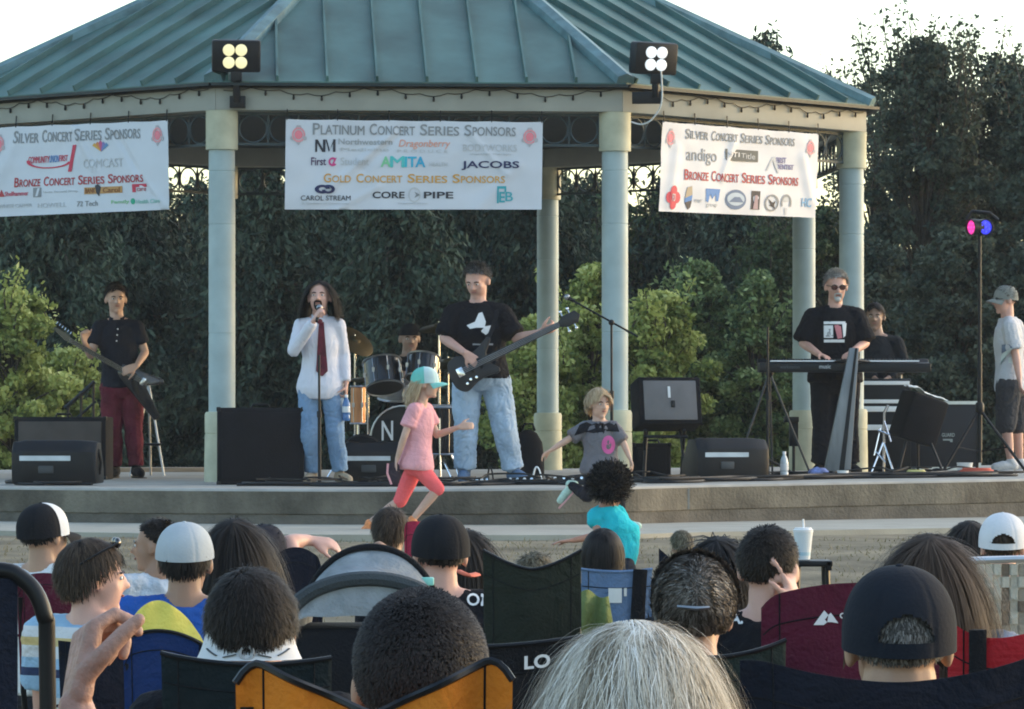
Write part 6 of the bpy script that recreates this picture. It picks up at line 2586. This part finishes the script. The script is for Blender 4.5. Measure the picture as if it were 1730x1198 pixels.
stripe_mat(stripes)
r, HM, J = seated('woman with short brown hair and sunglasses on her head looking right', 160, 906, 13.6, 35, 78, sk=SK_PINK, shirt=stripes, k=.98, hs=.22, seed=22, hair_top=.02)
face(HM, r)
hair(HM, H_BROWN, r, 4200, .07, .0026, .15, .45, bulk=.09, low=.05, crown=(0, .3, .95), wave=.2)
sg = MB(HM)
for sx in (-1, 1):
    sg.ell((sx * .034, -.070, .118), (.027, .012, .018), seg=12, rings=7)
sgo = sg.obj('sunglasses', mat('dark_lens', (.015, .015, .018), .1, spec=.8), r)
sg = MB(HM)
for sx in (-1, 1):
    sg.tube([(sx * .060, -.068, .118), (sx * .094, .00, .085), (sx * .092, .06, .05)], .0035, 6)
sg.tube([(-.012, -.078, .12), (.012, -.078, .12)], .003, 6)
sg.obj('glasses_frame', BLACK, sgo)
camp_chair('low dark chair under the woman with sunglasses on her head', 13.2, 98, 225, 1082, 1085, 1082, NAVYF)

r, HM, J = seated('small boy with cropped dark hair looking left', 262, 874, 17.2, -30, -78, sk=SK_LIGHTBR, shirt=fab('pale_print_tee', (.45, .50, .56), var=.3, scale=20), k=.75, hs=.20, seed=23)
face(HM, r)
hair(HM, H_DARK, r, 1300, .014, .005, .45, low=.05)

r, HM, J = seated('man in a pale grey cap and bright blue shirt', 313, 884, 14.8, 0, 2, sk=SK_LIGHTBR, shirt=BLUEF, k=1.05, hs=.235, seed=24, sleeve=.7, drop=-.01)
hair(HM, H_BLACK, r, 1100, .03, .004, .2, .4, low=-.2, topcut=.2)
cap(HM, fab('pale_grey_cap', (.40, .44, .47), var=.08), r, fat=1.05, low=.005)
ch, bk = camp_chair('royal blue camp chair with a pale yellow headrest flap', 11.7, 208, 352, 1082, 1066, 1096, DKBLUE, trim=TUBE, round_=.03, th=.006)
m = MB()


def yel(u, v):
    t = V(bk(u, 0))
    h = .105 * math.sin(PI * min(1, u * .95 + .05)) ** .8 * (1 - .45 * u)
    return t + V((0, .03 * v + .012 * math.sin(u * 19) * v, h * v - .004))


m.sheet(yel, 30, 8, .004, (0, 1, 0))
m.obj('headrest', YELLOWF, ch, ang=70)
m = MB()
m.sheet(lambda u, v: V(bk(.18 + .6 * u, .45 + .5 * v)) + V((0, -.014 - .02 * math.sin(PI * u), 0)), 12, 10, .004, (0, 1, 0))
m.obj('pocket', BLUEF, ch)
m = MB()
cc = V(bk(.86, .55)) - V((0, .012, 0))
m.lathe(cc, [(.045, 0), (.045, .004), (.001, .005)], 24, axis=(0, -1, 0))
m.obj('badge', fab('pale_badge', (.40, .45, .50)), ch)

r, HM, J = seated('woman with long straight dark hair behind the grey capped man', 397, 874, 15.6, 5, 4, sk=SK_TAN, shirt=fab('black_top', (.012, .012, .015)), k=.95, hs=.225, seed=25, hair_top=.02)
hair(HM, H_DARK, r, 5200, .4, .0028, .12, .9, k=7, down_to=-.24, bulk=.14, low=-.2, curl=.06, wave=.12)
r, HM, J = seated('man with dark hair stretching one arm out to the right', 448, 886, 17.4, 15, 20, sk=SK_PINK, shirt=fab('navy_tee', (.02, .028, .05)), k=.95, hs=.22, seed=26,
                  arms={'elA': at(488, 918, 17.5), 'wrA': at(518, 912, 17.6)}, hands={'A': dict(d=V((1, .1, -.15)), n=V((0, .5, -1)), side=-1), 'B': dict(n=V((0, 0, -1)), side=-1)})
hair(HM, H_BLACK, r, 1100, .02, .005, .35, low=-.1)
cap(HM, fab('dark_blue_cap', (.014, .016, .026)), r, fat=1.03, low=.0)
camp_chair('round backed navy chair left of the grey pushchair', 16.6, 455, 545, 948, 924, 948, NAVYF, round_=.05)

r, HM, J = seated('child with tousled brown hair and a pale blue collar', 660, 853, 19.6, 12, 8, sk=SK_LIGHTBR, shirt=fab('pale_blue_tee', (.36, .52, .60)), k=.78, hs=.205, seed=27,
                  arms={'elB': at(640, 925, 19.3), 'wrB': at(662, 940, 19.5)}, hair_top=.02)
hair(HM, H_BROWN, r, 1700, .05, .004, .15, .35, bulk=.06, low=-.15, sideways=.3, curl=.2)
camp_chair('small bright red chair partly behind the man in the black cap', 18.4, 683, 722, 884, 880, 886, fab('bright_red', (.36, .025, .06)), round_=.03)

r, HM, J = seated('man in a black cap and black T-shirt with a white badge print', 743, 872, 15.2, -8, -10, sk=SK_PINK, shirt=blk_t, k=1.08, hs=.24, seed=28, belly=1.15, sw=.20)
hair(HM, H_DARK, r, 800, .012, .005, .3, low=-.08, topcut=.2)
cap(HM, fab('black_cap', (.010, .011, .014)), r, fat=1.06, low=-.01)
u = 7400 / 15.2
print_text(J['shirt_obj'], 'OM', M_WPRINT, at(808, 1024, 14.6), V((.085, 0, -.004)), V((0, 0, .040)), Y_, bold=.02)
r, HM, J = seated('person with long dark brown hair beside the man in the black cap', 786, 892, 16.6, 8, 10, sk=SK_TAN, shirt=fab('dark_brown_top', (.04, .025, .022)), k=.95, hs=.22, seed=29, hair_top=.02)
hair(HM, H_DARK, r, 1600, .3, .005, .2, .9, k=7, down_to=-.20, bulk=.10, low=-.15, curl=.06)
m = MB()
m.tube(catmull([at(775, 965, 15.9), at(792, 972, 15.85), at(806, 970, 15.95)], 5), .016, 6, flat=.4)
m.obj('shoulder_strap', mat('orange_strap', (.55, .12, .06), .7), r)

# olive chair and its low sitter
r, HM, J = seated('small child with wavy light brown hair low behind the olive chair', 905, 931, 17.8, 0, 20, sk=SK_FAIR, shirt=fab('khaki_top', (.14, .13, .09)), k=.62, hs=.185, seed=30, hair_top=.02)
hair(HM, hairmat('sandy', [(.06, .05, .032), (.12, .10, .065), (.20, .17, .115)]), r, 1200, .06, .006, .35, .4, bulk=.1, low=-.1, curl=.25)
camp_chair('dark olive green camp chair with pointed corners beside the denim chair', 13.2, 816, 982, 930, 962, 930, OLIVEF, sag_pow=.75, trim=TUBE, bulge=.05)
r, HM, J = seated('person with smooth black hair in front of the blue denim chair', 1018, 890, 18.2, 0, 0, sk=SK_TAN, shirt=fab('dark_tee', (.02, .02, .024)), k=.9, hs=.215, seed=31, hair_top=.018)
hair(HM, H_BLACK, r, 1500, .10, .005, .12, .7, bulk=.07, low=-.2, curl=.06)
ch, bk = camp_chair('faded denim blue camp chair with a white care label', 14.8, 982, 1102, 962, 966, 962, DENIMF, trim=DENIMF, bulge=.03)
m = MB()
m.sheet(lambda u, v: V(bk(.38 + .19 * u, .10 + .09 * v)) - V((0, .004, 0)), 3, 3, .001, (0, -1, 0))
lb = m.obj('care_label', mat('white_cloth_label', (.68, .69, .68), .8), ch)
m = MB()
m.sheet(lambda u, v: V(bk(.60 + .04 * u, .10 + .05 * v)) - V((0, .004, 0)), 3, 3, .001, (0, -1, 0))
m.obj('care_label', mat('white_cloth_label', (.68, .69, .68), .8), ch)
m = MB()
m.tube([V(bk(.83, -.01)) - V((0, .012, 0)), V(bk(.78, .4)) - V((0, .02, 0)), V(bk(.70, .8)) - V((0, .02, 0))], .024, 6, flat=.3)
m.obj('carry_strap', BLACKFAB, ch)
tw = MB()
tw.sheet(lambda u, v: at(982 + 46 * u + 14 * v * u, 1000 + 85 * v + 10 * u * u, 12.95) + V((0, -.018 * math.sin(u * 9 + v * 2) - .02 * math.sin(PI * v), .008 * math.sin(u * 7))), 24, 12, .008, (0, 1, 0))
tag(tw.obj('jacket', fab('lime_jacket', (.15, .19, .07)), None), 'lime green jacket hanging beside the olive chair', 'jacket')
r, HM, J = seated('toddler with thin fair hair sitting far out on the grass', 1150, 894, 25, -10, -25, sk=SK_FAIR, shirt=fab('beige_top', (.32, .27, .22)), k=.5, hs=.17, seed=32, voxel=.009)
hair(HM, hairmat('sandy', [(.06, .05, .032), (.12, .10, .065), (.20, .17, .115)]), r, 800, .03, .006, .3, .3)
r, HM, J = seated('person with long black hair in a plain black hoodie', 1214, 903, 13.4, 5, 8, sk=SK_TAN, shirt=blk_t, k=1.0, hs=.225, seed=33, sleeve=1.9, hair_top=.018)
hair(HM, H_BLACK, r, 1600, .16, .005, .15, .8, k=6, down_to=-.15, bulk=.08, low=-.2)
camp_chair('low dark chair with a pale corner under the black hoodie', 13.9, 1113, 1262, 926, 985, 960, NAVYF, sag_pow=.6)

r, HM, J = seated('man with short dark hair and a white lettered shirt holding a finger to his ear', 1301, 886, 12.8, 14, 24, sk=SK_PINK, shirt=blk_t, k=1.0, hs=.235, seed=34,
                  arms={'elA': at(1398, 1100, 12.75), 'wrA': at(1352, 1036, 12.70)}, hands={'A': dict(d=V((-.36, .02, 1)), n=V((-1, .3, -.2)), side=1, curls=[(6, 8, 5), (70, 70, 40), (75, 75, 40), (75, 75, 40)], k=1.05), 'B': dict(n=V((0, 0, -1)), side=-1)})
hair(HM, H_DARK, r, 4200, .014, .0026, .15, low=-.05, curl=.2, lump=.02)
print_text(J['shirt_obj'], '.A.', M_WPRINT, at(1256, 1056, 12.3), V((.042, 0, .004)), V((0, 0, .036)), Y_, bold=.03)
m = MB()
tb = thing('tray_table', 'small black tray table holding a white paper cup', 'table', V((at(1368, 950, 13.6).x, 13.6, gz(0, 13.6))))
o = at(1370, 948, 13.6)
m.box(o + V((0, 0, -.006)), (.125, .16, .018))
m.box(o + V((.05, -.07, -.012)), (.02, .02, .03))
m.obj('tabletop', BLACK, tb, bevel=.004)
for sx, sy in ((-1, -1), (1, -1), (-1, 1), (1, 1)):
    m = MB()
    m.tube([o + V((sx * .045, sy * .06, -.01)), V((o.x + sx * .08, o.y + sy * .09, gz(o.x, 13.6)))], .009, 6)
    m.obj('leg', TUBE, tb)
cup = thing('paper_cup', 'tall white paper cup with lid and straw on the black tray table', 'cup', o)
oc = at(1357, 945, 13.58)
m = MB()
m.lathe(oc, [(.021, 0), (.030, .085)], 20)
m.obj('cup_body', mat('white_paper', (.66, .70, .71), .6), cup)
m = MB()
m.lathe(oc, [(.0225, .012), (.0245, .036), (.0245, .0361)], 20, cap=False)
m.obj('printed_band', mat('pale_blue_paper', (.42, .58, .64), .6), cup)
m = MB()
m.lathe(oc, [(.031, .084), (.032, .092), (.027, .094), (.026, .098), (.001, .099)], 20)
m.obj('lid', WHITEP, cup)
m = MB()
m.tube([oc + V((.002, 0, .09)), oc + V((.0, 0, .125))], .003, 6)
m.obj('straw', WHITEP, cup)

# right: woven lawn chair with two people before it
r, HM, J = seated('woman with smooth dark brown hair beside the white cap', 1637, 876, 18.2, -4, 0, sk=SK_TAN, shirt=fab('grey_top', (.18, .18, .2)), k=.92, hs=.215, seed=35, hair_top=.018)
hair(HM, H_DARK, r, 1500, .25, .005, .15, .9, k=6, down_to=-.18, bulk=.05, low=-.2, curl=.05)
r, HM, J = seated('person in a white baseball cap worn with the strap to the camera', 1694, 870, 17.6, 5, 5, sk=SK_PINK, shirt=fab('tan_top', (.36, .30, .23)), k=.95, hs=.22, seed=36)
hair(HM, H_BROWN, r, 900, .03, .005, .1, low=-.05, topcut=.5)
cap(HM, fab('white_cap', (.64, .64, .66), var=.06), r, fat=1.10, strap=True)
lw = thing('lawn_chair', 'woven webbing lawn chair in cream and brown plaid', 'chair', V((at(1690, 960, 14.4).x, 14.4, gz(3, 14.4))))
A, B = at(1622, 950, 14.4), at(1790, 946, 14.4)
H = .36
webs = [fab('cream_web', (.52, .47, .38)), fab('brown_web', (.20, .15, .11)), fab('tan_web', (.36, .30, .23))]
n = 12
W = (B.x - A.x) / n
for i in range(n):
    m = MB()
    m.sheet(lambda u, v: (A.x + W * (i + .06 + .88 * u), 14.4, A.z - .005 - H * v), 2, 9, .002, (0, 1, 0))
    m.obj('webbing_strip', webs[(i * 2) % 3 if i % 2 else 0], lw)
for j in range(9):
    h = H / 9
    m = MB()
    m.sheet(lambda u, v: (A.x + (B.x - A.x) * u, 14.4 - .009 * math.tanh(5 * math.sin(PI * (u * n + j))), A.z - .005 - h * (j + .06 + .88 * v)), 192, 2, .002, (0, 1, 0))
    m.obj('webbing_strip', webs[(j * 2 + 1) % 3 if j % 2 else 0], lw)
m = MB()
m.tube([V((A.x - .01, 14.42, gz(3, 14) + .35)), V((A.x - .01, 14.4, A.z - .02)), V((A.x + .02, 14.4, A.z + .006)), V((B.x - .02, 14.4, B.z + .006)), V((B.x + .01, 14.4, B.z - .02)), V((B.x + .01, 14.42, gz(3, 14) + .35))], .012, 8)
m.obj('frame', mat('aluminium', (.62, .63, .64), .35, .8), lw)
for sx in (A.x, B.x):
    m = MB()
    m.tube([V((sx, 14.4, gz(3, 14) + .42)), V((sx, 14.95, gz(3, 14) + .01))], .012, 8)
    m.tube([V((sx, 14.95, gz(3, 14) + .42)), V((sx, 14.35, gz(3, 14) + .01))], .012, 8)
    m.obj('leg', mat('aluminium', (.62, .63, .64), .35, .8), lw)
m = MB()
m.box(((A.x + B.x) / 2, 14.68, gz(3, 14) + .42), (B.x - A.x, .5, .012))
m.obj('seat', webs[2], lw)

r, HM, J = seated('woman with long loose brown hair and a pale grey top', 1572, 896, 11.2, 6, 8, sk=SK_FAIR, shirt=fab('pale_grey_top', (.34, .35, .40)), k=.98, hs=.225, seed=37, hair_top=.022)
hair(HM, hairmat('auburn_brown', [(.022, .014, .010), (.05, .032, .022), (.09, .062, .045)]), r, 8500, .4, .0019, .1, .9, k=8, down_to=-.27, bulk=.09, low=-.2, curl=.07, rnd_streak=.8, wave=.15)
ch, bk = camp_chair('bright red camp chair with a black strap at the right edge', 8.9, 1602, 1850, 1046, 1070, 985, REDF, sag_pow=1.3, trim=None)
m = MB()
m.tube([V(bk(.19, -.02)) - V((0, .012, 0)), V(bk(.19, .35)) - V((0, .014, 0))], .018, 6, flat=.4)
m.obj('strap', BLACKFAB, ch)
ch, bk = camp_chair('wide maroon camp chair with a white mountain emblem', 9.7, 1286, 1590, 1012, 984, 1006, MAROONF, round_=.02, bulge=.05)
mw = mat('white_ink', (.70, .70, .71), .7, var=.04)


def bpt(px, py):
    """point on the maroon chair's back under a photo pixel"""
    u = (px - 1286) / 304
    zt, zb = V(bk(u, 0)).z, V(bk(u, 1)).z
    z = at(0, py, 9.65).z
    return V(bk(u, (z - zt) / (zb - zt))) - V((0, .004, 0))


for poly in ([(1373, 1057), (1391, 1032), (1398, 1040), (1392, 1048), (1396, 1052), (1390, 1057)], [(1398, 1040), (1402, 1036), (1415, 1054), (1404, 1052), (1396, 1052)]):
    m = MB()
    m.f([m.v(bpt(*q)) for q in poly], .5)
    m.obj('emblem', mw, ch)
text('OZ', mw, ch, lambda a, b_, w: bpt(1417 + 20 * a, 1046 - 10 * b_) - V((0, w, 0)), 'lettering', bold=.03)

# pushchair
d = 11.6
pc = thing('pushchair', 'pushchair with a grey hood and dark padded handle bar', 'pushchair', V((at(622, 0, d).x, d + .3, gz(0, d))))
c0 = at(622, 1075, d)


def arc(w, h, y, z):
    return lambda u: V((c0.x - w * math.cos(PI * u), y, c0.z + z + h * math.sin(PI * u)))


arcs = [arc(.20, .02, d - .02, .04), arc(.215, .125, d, .02), arc(.205, .15, d + .12, .02), arc(.185, .205, d + .26, .02), arc(.17, .18, d + .42, .0)]


def hood(u, v):
    t = v * 4
    i = min(3, int(t))
    q = arcs[i](u).lerp(arcs[i + 1](u), t - i)
    if i > 0:
        q.z -= .022 * math.sin(PI * (t - i)) * math.sin(PI * u)
    q.z += .006 * noise.noise(V((u * 7, v * 9, 4)))
    return q


m = MB()
m.sheet(hood, 30, 24, .004, (0, 0, -1))
m.obj('hood', GREYF, pc, ang=75)
m = MB()
m.tube([arcs[1](u) + V((0, -.006, .008)) for u in np.linspace(0, 1, 33)], .020, 8)
m.obj('padded_bar', mat('slate_padding', (.045, .055, .062), .8, bump=.4, bscale=160), pc)
m = MB()
m.tube([arcs[3](u) + V((0, 0, .004)) for u in np.linspace(.06, .94, 33)], .010, 8)
m.obj('rim', BLACKFAB, pc)
m = MB()
m.box(arcs[3](.80) + V((0, -.01, -.004)), (.04, .03, .022))
m.obj('clip', mat('mint_plastic', (.25, .62, .54), .5), pc, bevel=.004)
m = MB()
m.loft([[V((c0.x - w, y0, z)), V((c0.x + w, y0, z)), V((c0.x + w, y1, z)), V((c0.x - w, y1, z))] for w, y0, y1, z in ((.19, d + .0, d + .40, c0.z + .02), (.20, d - .03, d + .42, c0.z - .12), (.19, d, d + .5, c0.z - .30), (.15, d + .05, d + .55, c0.z - .42))])
m.obj('seat_shell', BLACKFAB, pc, bevel=.02)
m = MB()
m.tube([V((c0.x - .2, d - .02, c0.z - .12)), V((c0.x - .24, d + .2, gz(0, d) + .14))], .014, 8)
m.tube([V((c0.x + .2, d - .02, c0.z - .12)), V((c0.x + .24, d + .2, gz(0, d) + .14))], .014, 8)
m.tube([V((c0.x - .18, d + .4, c0.z - .3)), V((c0.x - .2, d + .75, gz(0, d) + .12))], .014, 8)
m.tube([V((c0.x + .18, d + .4, c0.z - .3)), V((c0.x + .2, d + .75, gz(0, d) + .12))], .014, 8)
m.obj('frame', TUBE, pc)
for sx, yy, rr_ in ((-1, d + .2, .13), (1, d + .2, .13), (-1, d + .75, .10), (1, d + .75, .10)):
    m = MB()
    c = V((c0.x + sx * (.25 if rr_ > .11 else .21), yy, gz(0, d) + rr_))
    m.tube([c + V((0, rr_ * .85 * math.cos(a), rr_ * .85 * math.sin(a))) for a in np.linspace(0, 2 * PI, 25)], .018, 8, False)
    w_ = m.obj('wheel', BLACK, pc)
    m = MB()
    m.lathe(c - V((.012, 0, 0)), [(rr_ * .7, 0), (rr_ * .7, .024)], 16, axis=(1, 0, 0))
    m.obj('rim', STEEL, w_)

# middle row ------------------------------------------------------------------------------------
r, HM, J = seated('man with thick dark brown hair and a white massage collar round his neck', 425, 957, 9.5, 4, 2, sk=SK_PINK, shirt=blk_t, k=1.05, hs=.24, seed=41, voxel=.008, hair_top=.02)
hair(HM, H_DARK, r, 9000, .034, .0018, .16, .3, bulk=.10, low=.12, curl=.2, crown=(.15, .35, .9), wave=.9, lump=.09)
wc = thing('neck_collar', 'white ribbed collar with grey markings round the dark haired man\'s neck', 'neck collar', J['neck'])
wm = mat('white_rubber', (.60, .61, .63), .6, var=.08)
cz = at(418, 1092, 9.4)


def coll(u, v):
    a = (u - .5) * 2.6
    top_ = .034 + .028 * abs(2 * u - 1) ** 1.2 - (.03 if abs(2 * u - 1) > .93 else 0)
    rr_ = .094 + .022 * v
    return V((cz.x + rr_ * 1.02 * math.sin(a), J['neck'].y + .02 - rr_ * math.cos(a), cz.z + top_ * (1 - v) - .030 * v - .008 * math.sin(PI * v)))


m = MB()
m.sheet(coll, 36, 8, .012, (0, 1, 0))
cb0 = m.obj('collar_body', wm, wc, ang=80)
gm_ = mat('grey_marking', (.10, .11, .12), .7)
for u0, v0, u1, v1 in ((.20, .12, .40, .60), (.80, .12, .60, .60), (.14, .62, .26, .8), (.86, .62, .74, .8), (.32, .85, .42, .70), (.68, .85, .58, .7)):
    m = MB()
    m.tube([coll(u0 + (u1 - u0) * t, v0 + (v1 - v0) * t) - V((0, .003, 0)) for t in np.linspace(0, 1, 6)], .0032, 5, flat=.5)
    m.obj('marking', gm_, wc)
m = MB()
cq = coll(.5, .62)
m.tube([cq + V((.014 * math.cos(a), -.004, .014 * math.sin(a))) for a in np.linspace(0, 2 * PI, 19)], .004, 6, False)
m.obj('badge', mat('pale_grey_rubber', (.42, .43, .45), .6), wc)
camp_chair('dark teal black camp chair under the man with the white collar', 9.0, 272, 560, 1104, 1122, 1112, fab('dark_teal_nylon', (.007, .013, .016)), trim=TUBE, bulge=.05)

ch, bk = camp_chair('black camp chair lettered in white in front of the pushchair', 9.2, 660, 985, 1088, 1092, 1076, BLACKFAB, bulge=.05, trim=TUBE)
text('LO', mw, ch, lambda a, b_, w: V(bk((886 + 44 * a - 660) / 325, .088 - .048 * b_)) - V((0, .004 + w, 0)), 'lettering', bold=.03)

r, HM, J = seated('woman with greying brown hair pinned up with a clip', 1172, 932, 10.2, 2, 0, sk=SK_FAIR, shirt=fab('charcoal_top', (.02, .022, .03)), k=.98, hs=.225, seed=42, voxel=.008, hair_top=.03)
hair(HM, hairmat('grey_brown_streaked', [(.03, .025, .02), (.075, .062, .05), (.15, .13, .115), (.28, .26, .24)]), r, 8000, .055, .0024, .0, .0, bulk=.20, low=-.2, curl=.06, crown=(0, -.95, -.35), k=6, rnd_streak=.9, lump=.0, wave=.15)
bun = MB(HM)
bun.ell((0, .096, .070), (.05, .026, .042), seg=18, rings=12)
bun.obj('hair_bun', mat('bun_brown', (.06, .048, .04), .6, var=.5, scale=60, stretch=(1, 1, 4)), r)
cl = MB(HM)
cl.tube([(-.03, .150, .022), (.0, .158, .020), (.045, .148, .024)], [.004, .006, .004], 6)
cl.obj('hair_clip', STEEL, r)
camp_chair('dark green camp chair under the woman with pinned up hair', 9.55, 1085, 1328, 1094, 1110, 1082, fab('dark_green_nylon', (.014, .024, .022)), bulge=.05, trim=TUBE)

r, HM, J = seated('man in a black cap with an open strap at the back in a navy chair', 1517, 957, 8.0, -2, -2, sk=SK_TAN, shirt=NAVYF, k=1.08, hs=.245, seed=43, voxel=.007, sw=.20, hair_top=.016, neck_r=.066)
hair(HM, H_SALT, r, 3600, .012, .0022, .15, low=-.05, topcut=.7)
cap(HM, fab('blue_black_cap', (.010, .013, .020), var=.2, bump=.4), r, fat=1.06, strap=True, low=-.018)
camp_chair('wide navy black camp chair with a sagging back at the right front', 7.55, 1250, 1800, 1104, 1150, 1088, fab('ink_navy_nylon', (.008, .010, .018)), sag_pow=.9, bulge=.07, round_=.012, ridge=.004)

# front row -------------------------------------------------------------------------------------
r, HM, J = seated('dark haired man with close cropped hair in an orange chair', 712, 992, 6.15, 2, 3, sk=SK_TAN, shirt=fab('dark_teal_tee', (.014, .03, .034)), k=1.05, hs=.24, seed=44, voxel=.006, hair_top=.014)
hair(HM, hairmat('cropped_black', [(.010, .008, .008), (.018, .015, .014), (.034, .028, .027)], .6), r, 16000, .007, .0016, .2, low=-.1, curl=.2, bulk=.05, k=3)
camp_chair('bright orange camp chair with black piping and a deep V shaped back', 5.75, 398, 866, 1104, 1206, 1098, ORANGEF, sag_pow=.52, trim=TUBE, round_=.040, bulge=.05, ridge=.012)

r, HM, J = seated('woman with thick silver blond hair filling the bottom of the picture', 1070, 1030, 5.6, 0, -3, sk=SK_FAIR, shirt=fab('grey_blue_top', (.16, .18, .22)), k=1.0, hs=.23, seed=45, voxel=.007, hair_top=.045)
hair(HM, H_SILVER, r, 30000, .19, .0010, .14, .8, bulk=.26, low=-.25, curl=.17, k=9, crown=(.05, -.12, 1), rnd_streak=1.1, vary=.5, taper=.6, wave=1.3, lump=.07)
camp_chair('dark grey camp chair under the silver haired woman', 5.2, 850, 1290, 1290, 1300, 1290, fab('dark_grey_nylon', (.03, .032, .036)))

# black tube framed chair at the left edge and the sitter whose raised hand shows
d = 5.9
fc = thing('garden_chair', 'garden chair with a thick black tube frame at the left edge', 'chair', V((at(-160, 0, d).x, d + .2, 0)))
m = MB()
xr = at(74, 0, d).x
xl = at(-480, 0, d).x
zt = at(0, 962, d).z
pr = catmull([V((xr + .01, d + .03, .42)), V((xr + .004, d + .01, zt - .16)), V((xr, d, zt - .06)), V((xr - .03, d, zt - .012)), V((xr - .09, d, zt)), V((xl + .09, d, zt)), V((xl + .03, d, zt - .012)), V((xl, d, zt - .06)), V((xl - .004, d + .01, zt - .16)), V((xl - .01, d + .03, .42))], 6)
m.tube(pr, .0115, 12)
m.obj('frame', TUBE, fc)
m = MB()
m.sheet(lambda u, v: (xl + .02 + (xr - .055 - xl) * u, d - .03 * math.sin(PI * u) - .004, zt - .012 - (zt - .44) * v), 20, 14, .004, (0, 1, 0))
m.obj('backrest', fab('navy_sling', (.010, .013, .024), bump=.4), fc)
m = MB()
m.sheet(lambda u, v: (xl + .02 + (xr - .04 - xl) * u, d + .02 + .46 * v, .44 - .02 * math.sin(PI * v)), 8, 8, .004, (0, 0, 1))
m.obj('seat', fab('navy_sling', (.010, .013, .024), bump=.4), fc)
for x_ in (xl, xr):
    m = MB()
    m.tube([V((x_, d + .03, .44)), V((x_, d - .03, .01))], .0115, 10)
    m.tube([V((x_, d + .48, .64)), V((x_, d + .5, .01))], .0115, 10)
    m.tube([V((x_, d + .01, .66)), V((x_, d + .48, .64))], .0115, 10)
    m.obj('leg', TUBE, fc)
hp = at(150, 1215, 6.5)
r, HM, J = seated('person off the left edge raising a loosely closed hand', -285, 985, 6.2, 8, 8, sk=mat('skin_ruddy', (.40, .235, .18), .55, var=.16, scale=40, bump=.28, bscale=70, spec=.3), shirt=fab('grey_tee2', (.2, .2, .22)), k=1.05, hs=.235, seed=46, voxel=.0038,
                  arms={'elA': at(205, 1450, 6.35), 'wrA': at(128, 1195, 6.45)},
                  hands={'A': dict(d=V((.12, .30, .95)), n=V((.9, .3, -.2)), side=-1, curls=[(48, 55, 30), (66, 74, 42), (76, 82, 45), (80, 84, 45)], k=1.12, thumb=.1, spread=.02), 'B': dict(n=V((0, 0, -1)), side=-1)})
hair(HM, H_DARK, r, 1500, .03, .003, .4)

# grass blades on the lawn
n = 26000
xs_ = RNG.uniform(-5.5, 6.5, n)
ys_ = 15 + 15.2 * RNG.random(n) ** .8
keep = np.array([noise.noise(V((x * .9, y * .9, 2))) > -.25 for x, y in zip(xs_, ys_)])
xs_, ys_ = xs_[keep], ys_[keep]
n = len(xs_)
zs_ = np.array([gz(x, y) for x, y in zip(xs_, ys_)])
h = .012 + .022 * RNG.random(n) ** 2
az = RNG.uniform(0, 2 * PI, n)
b = np.stack([xs_, ys_, zs_ - .004], 1)
sd_ = np.stack([np.cos(az), np.sin(az), np.zeros(n)], 1) * .005
tip = b + np.stack([RNG.normal(size=n) * .014, RNG.normal(size=n) * .014, h], 1)
gq = np.stack([b - sd_, b + sd_, tip + sd_ * .2, tip - sd_ * .2], 1)
gr = quads_obj('grass', gq, mat('dry_grass', (.2, .18, .1), .9, rndcol=[(.15, .135, .075), (.20, .175, .105), (.28, .245, .15)], transl=.2), None)
tag(gr, kind='stuff')

# thin evening air over the whole scene
hz = MB()
hz.box((0, 55, 3.4), (240, 150, 9.2))
ho = hz.obj('haze', None, None, flat=True)
hm = bpy.data.materials.new('haze_air')
hm.use_nodes = True
hn = hm.node_tree
hn.nodes.clear()
ov_ = hn.nodes.new('ShaderNodeOutputMaterial')
pv = hn.nodes.new('ShaderNodeVolumePrincipled')
pv.inputs['Color'].default_value = (.86, .90, .95, 1)
pv.inputs['Density'].default_value = .0004
hn.links.new(pv.outputs[0], ov_.inputs['Volume'])
ho.data.materials.append(hm)
tag(ho, kind='stuff')
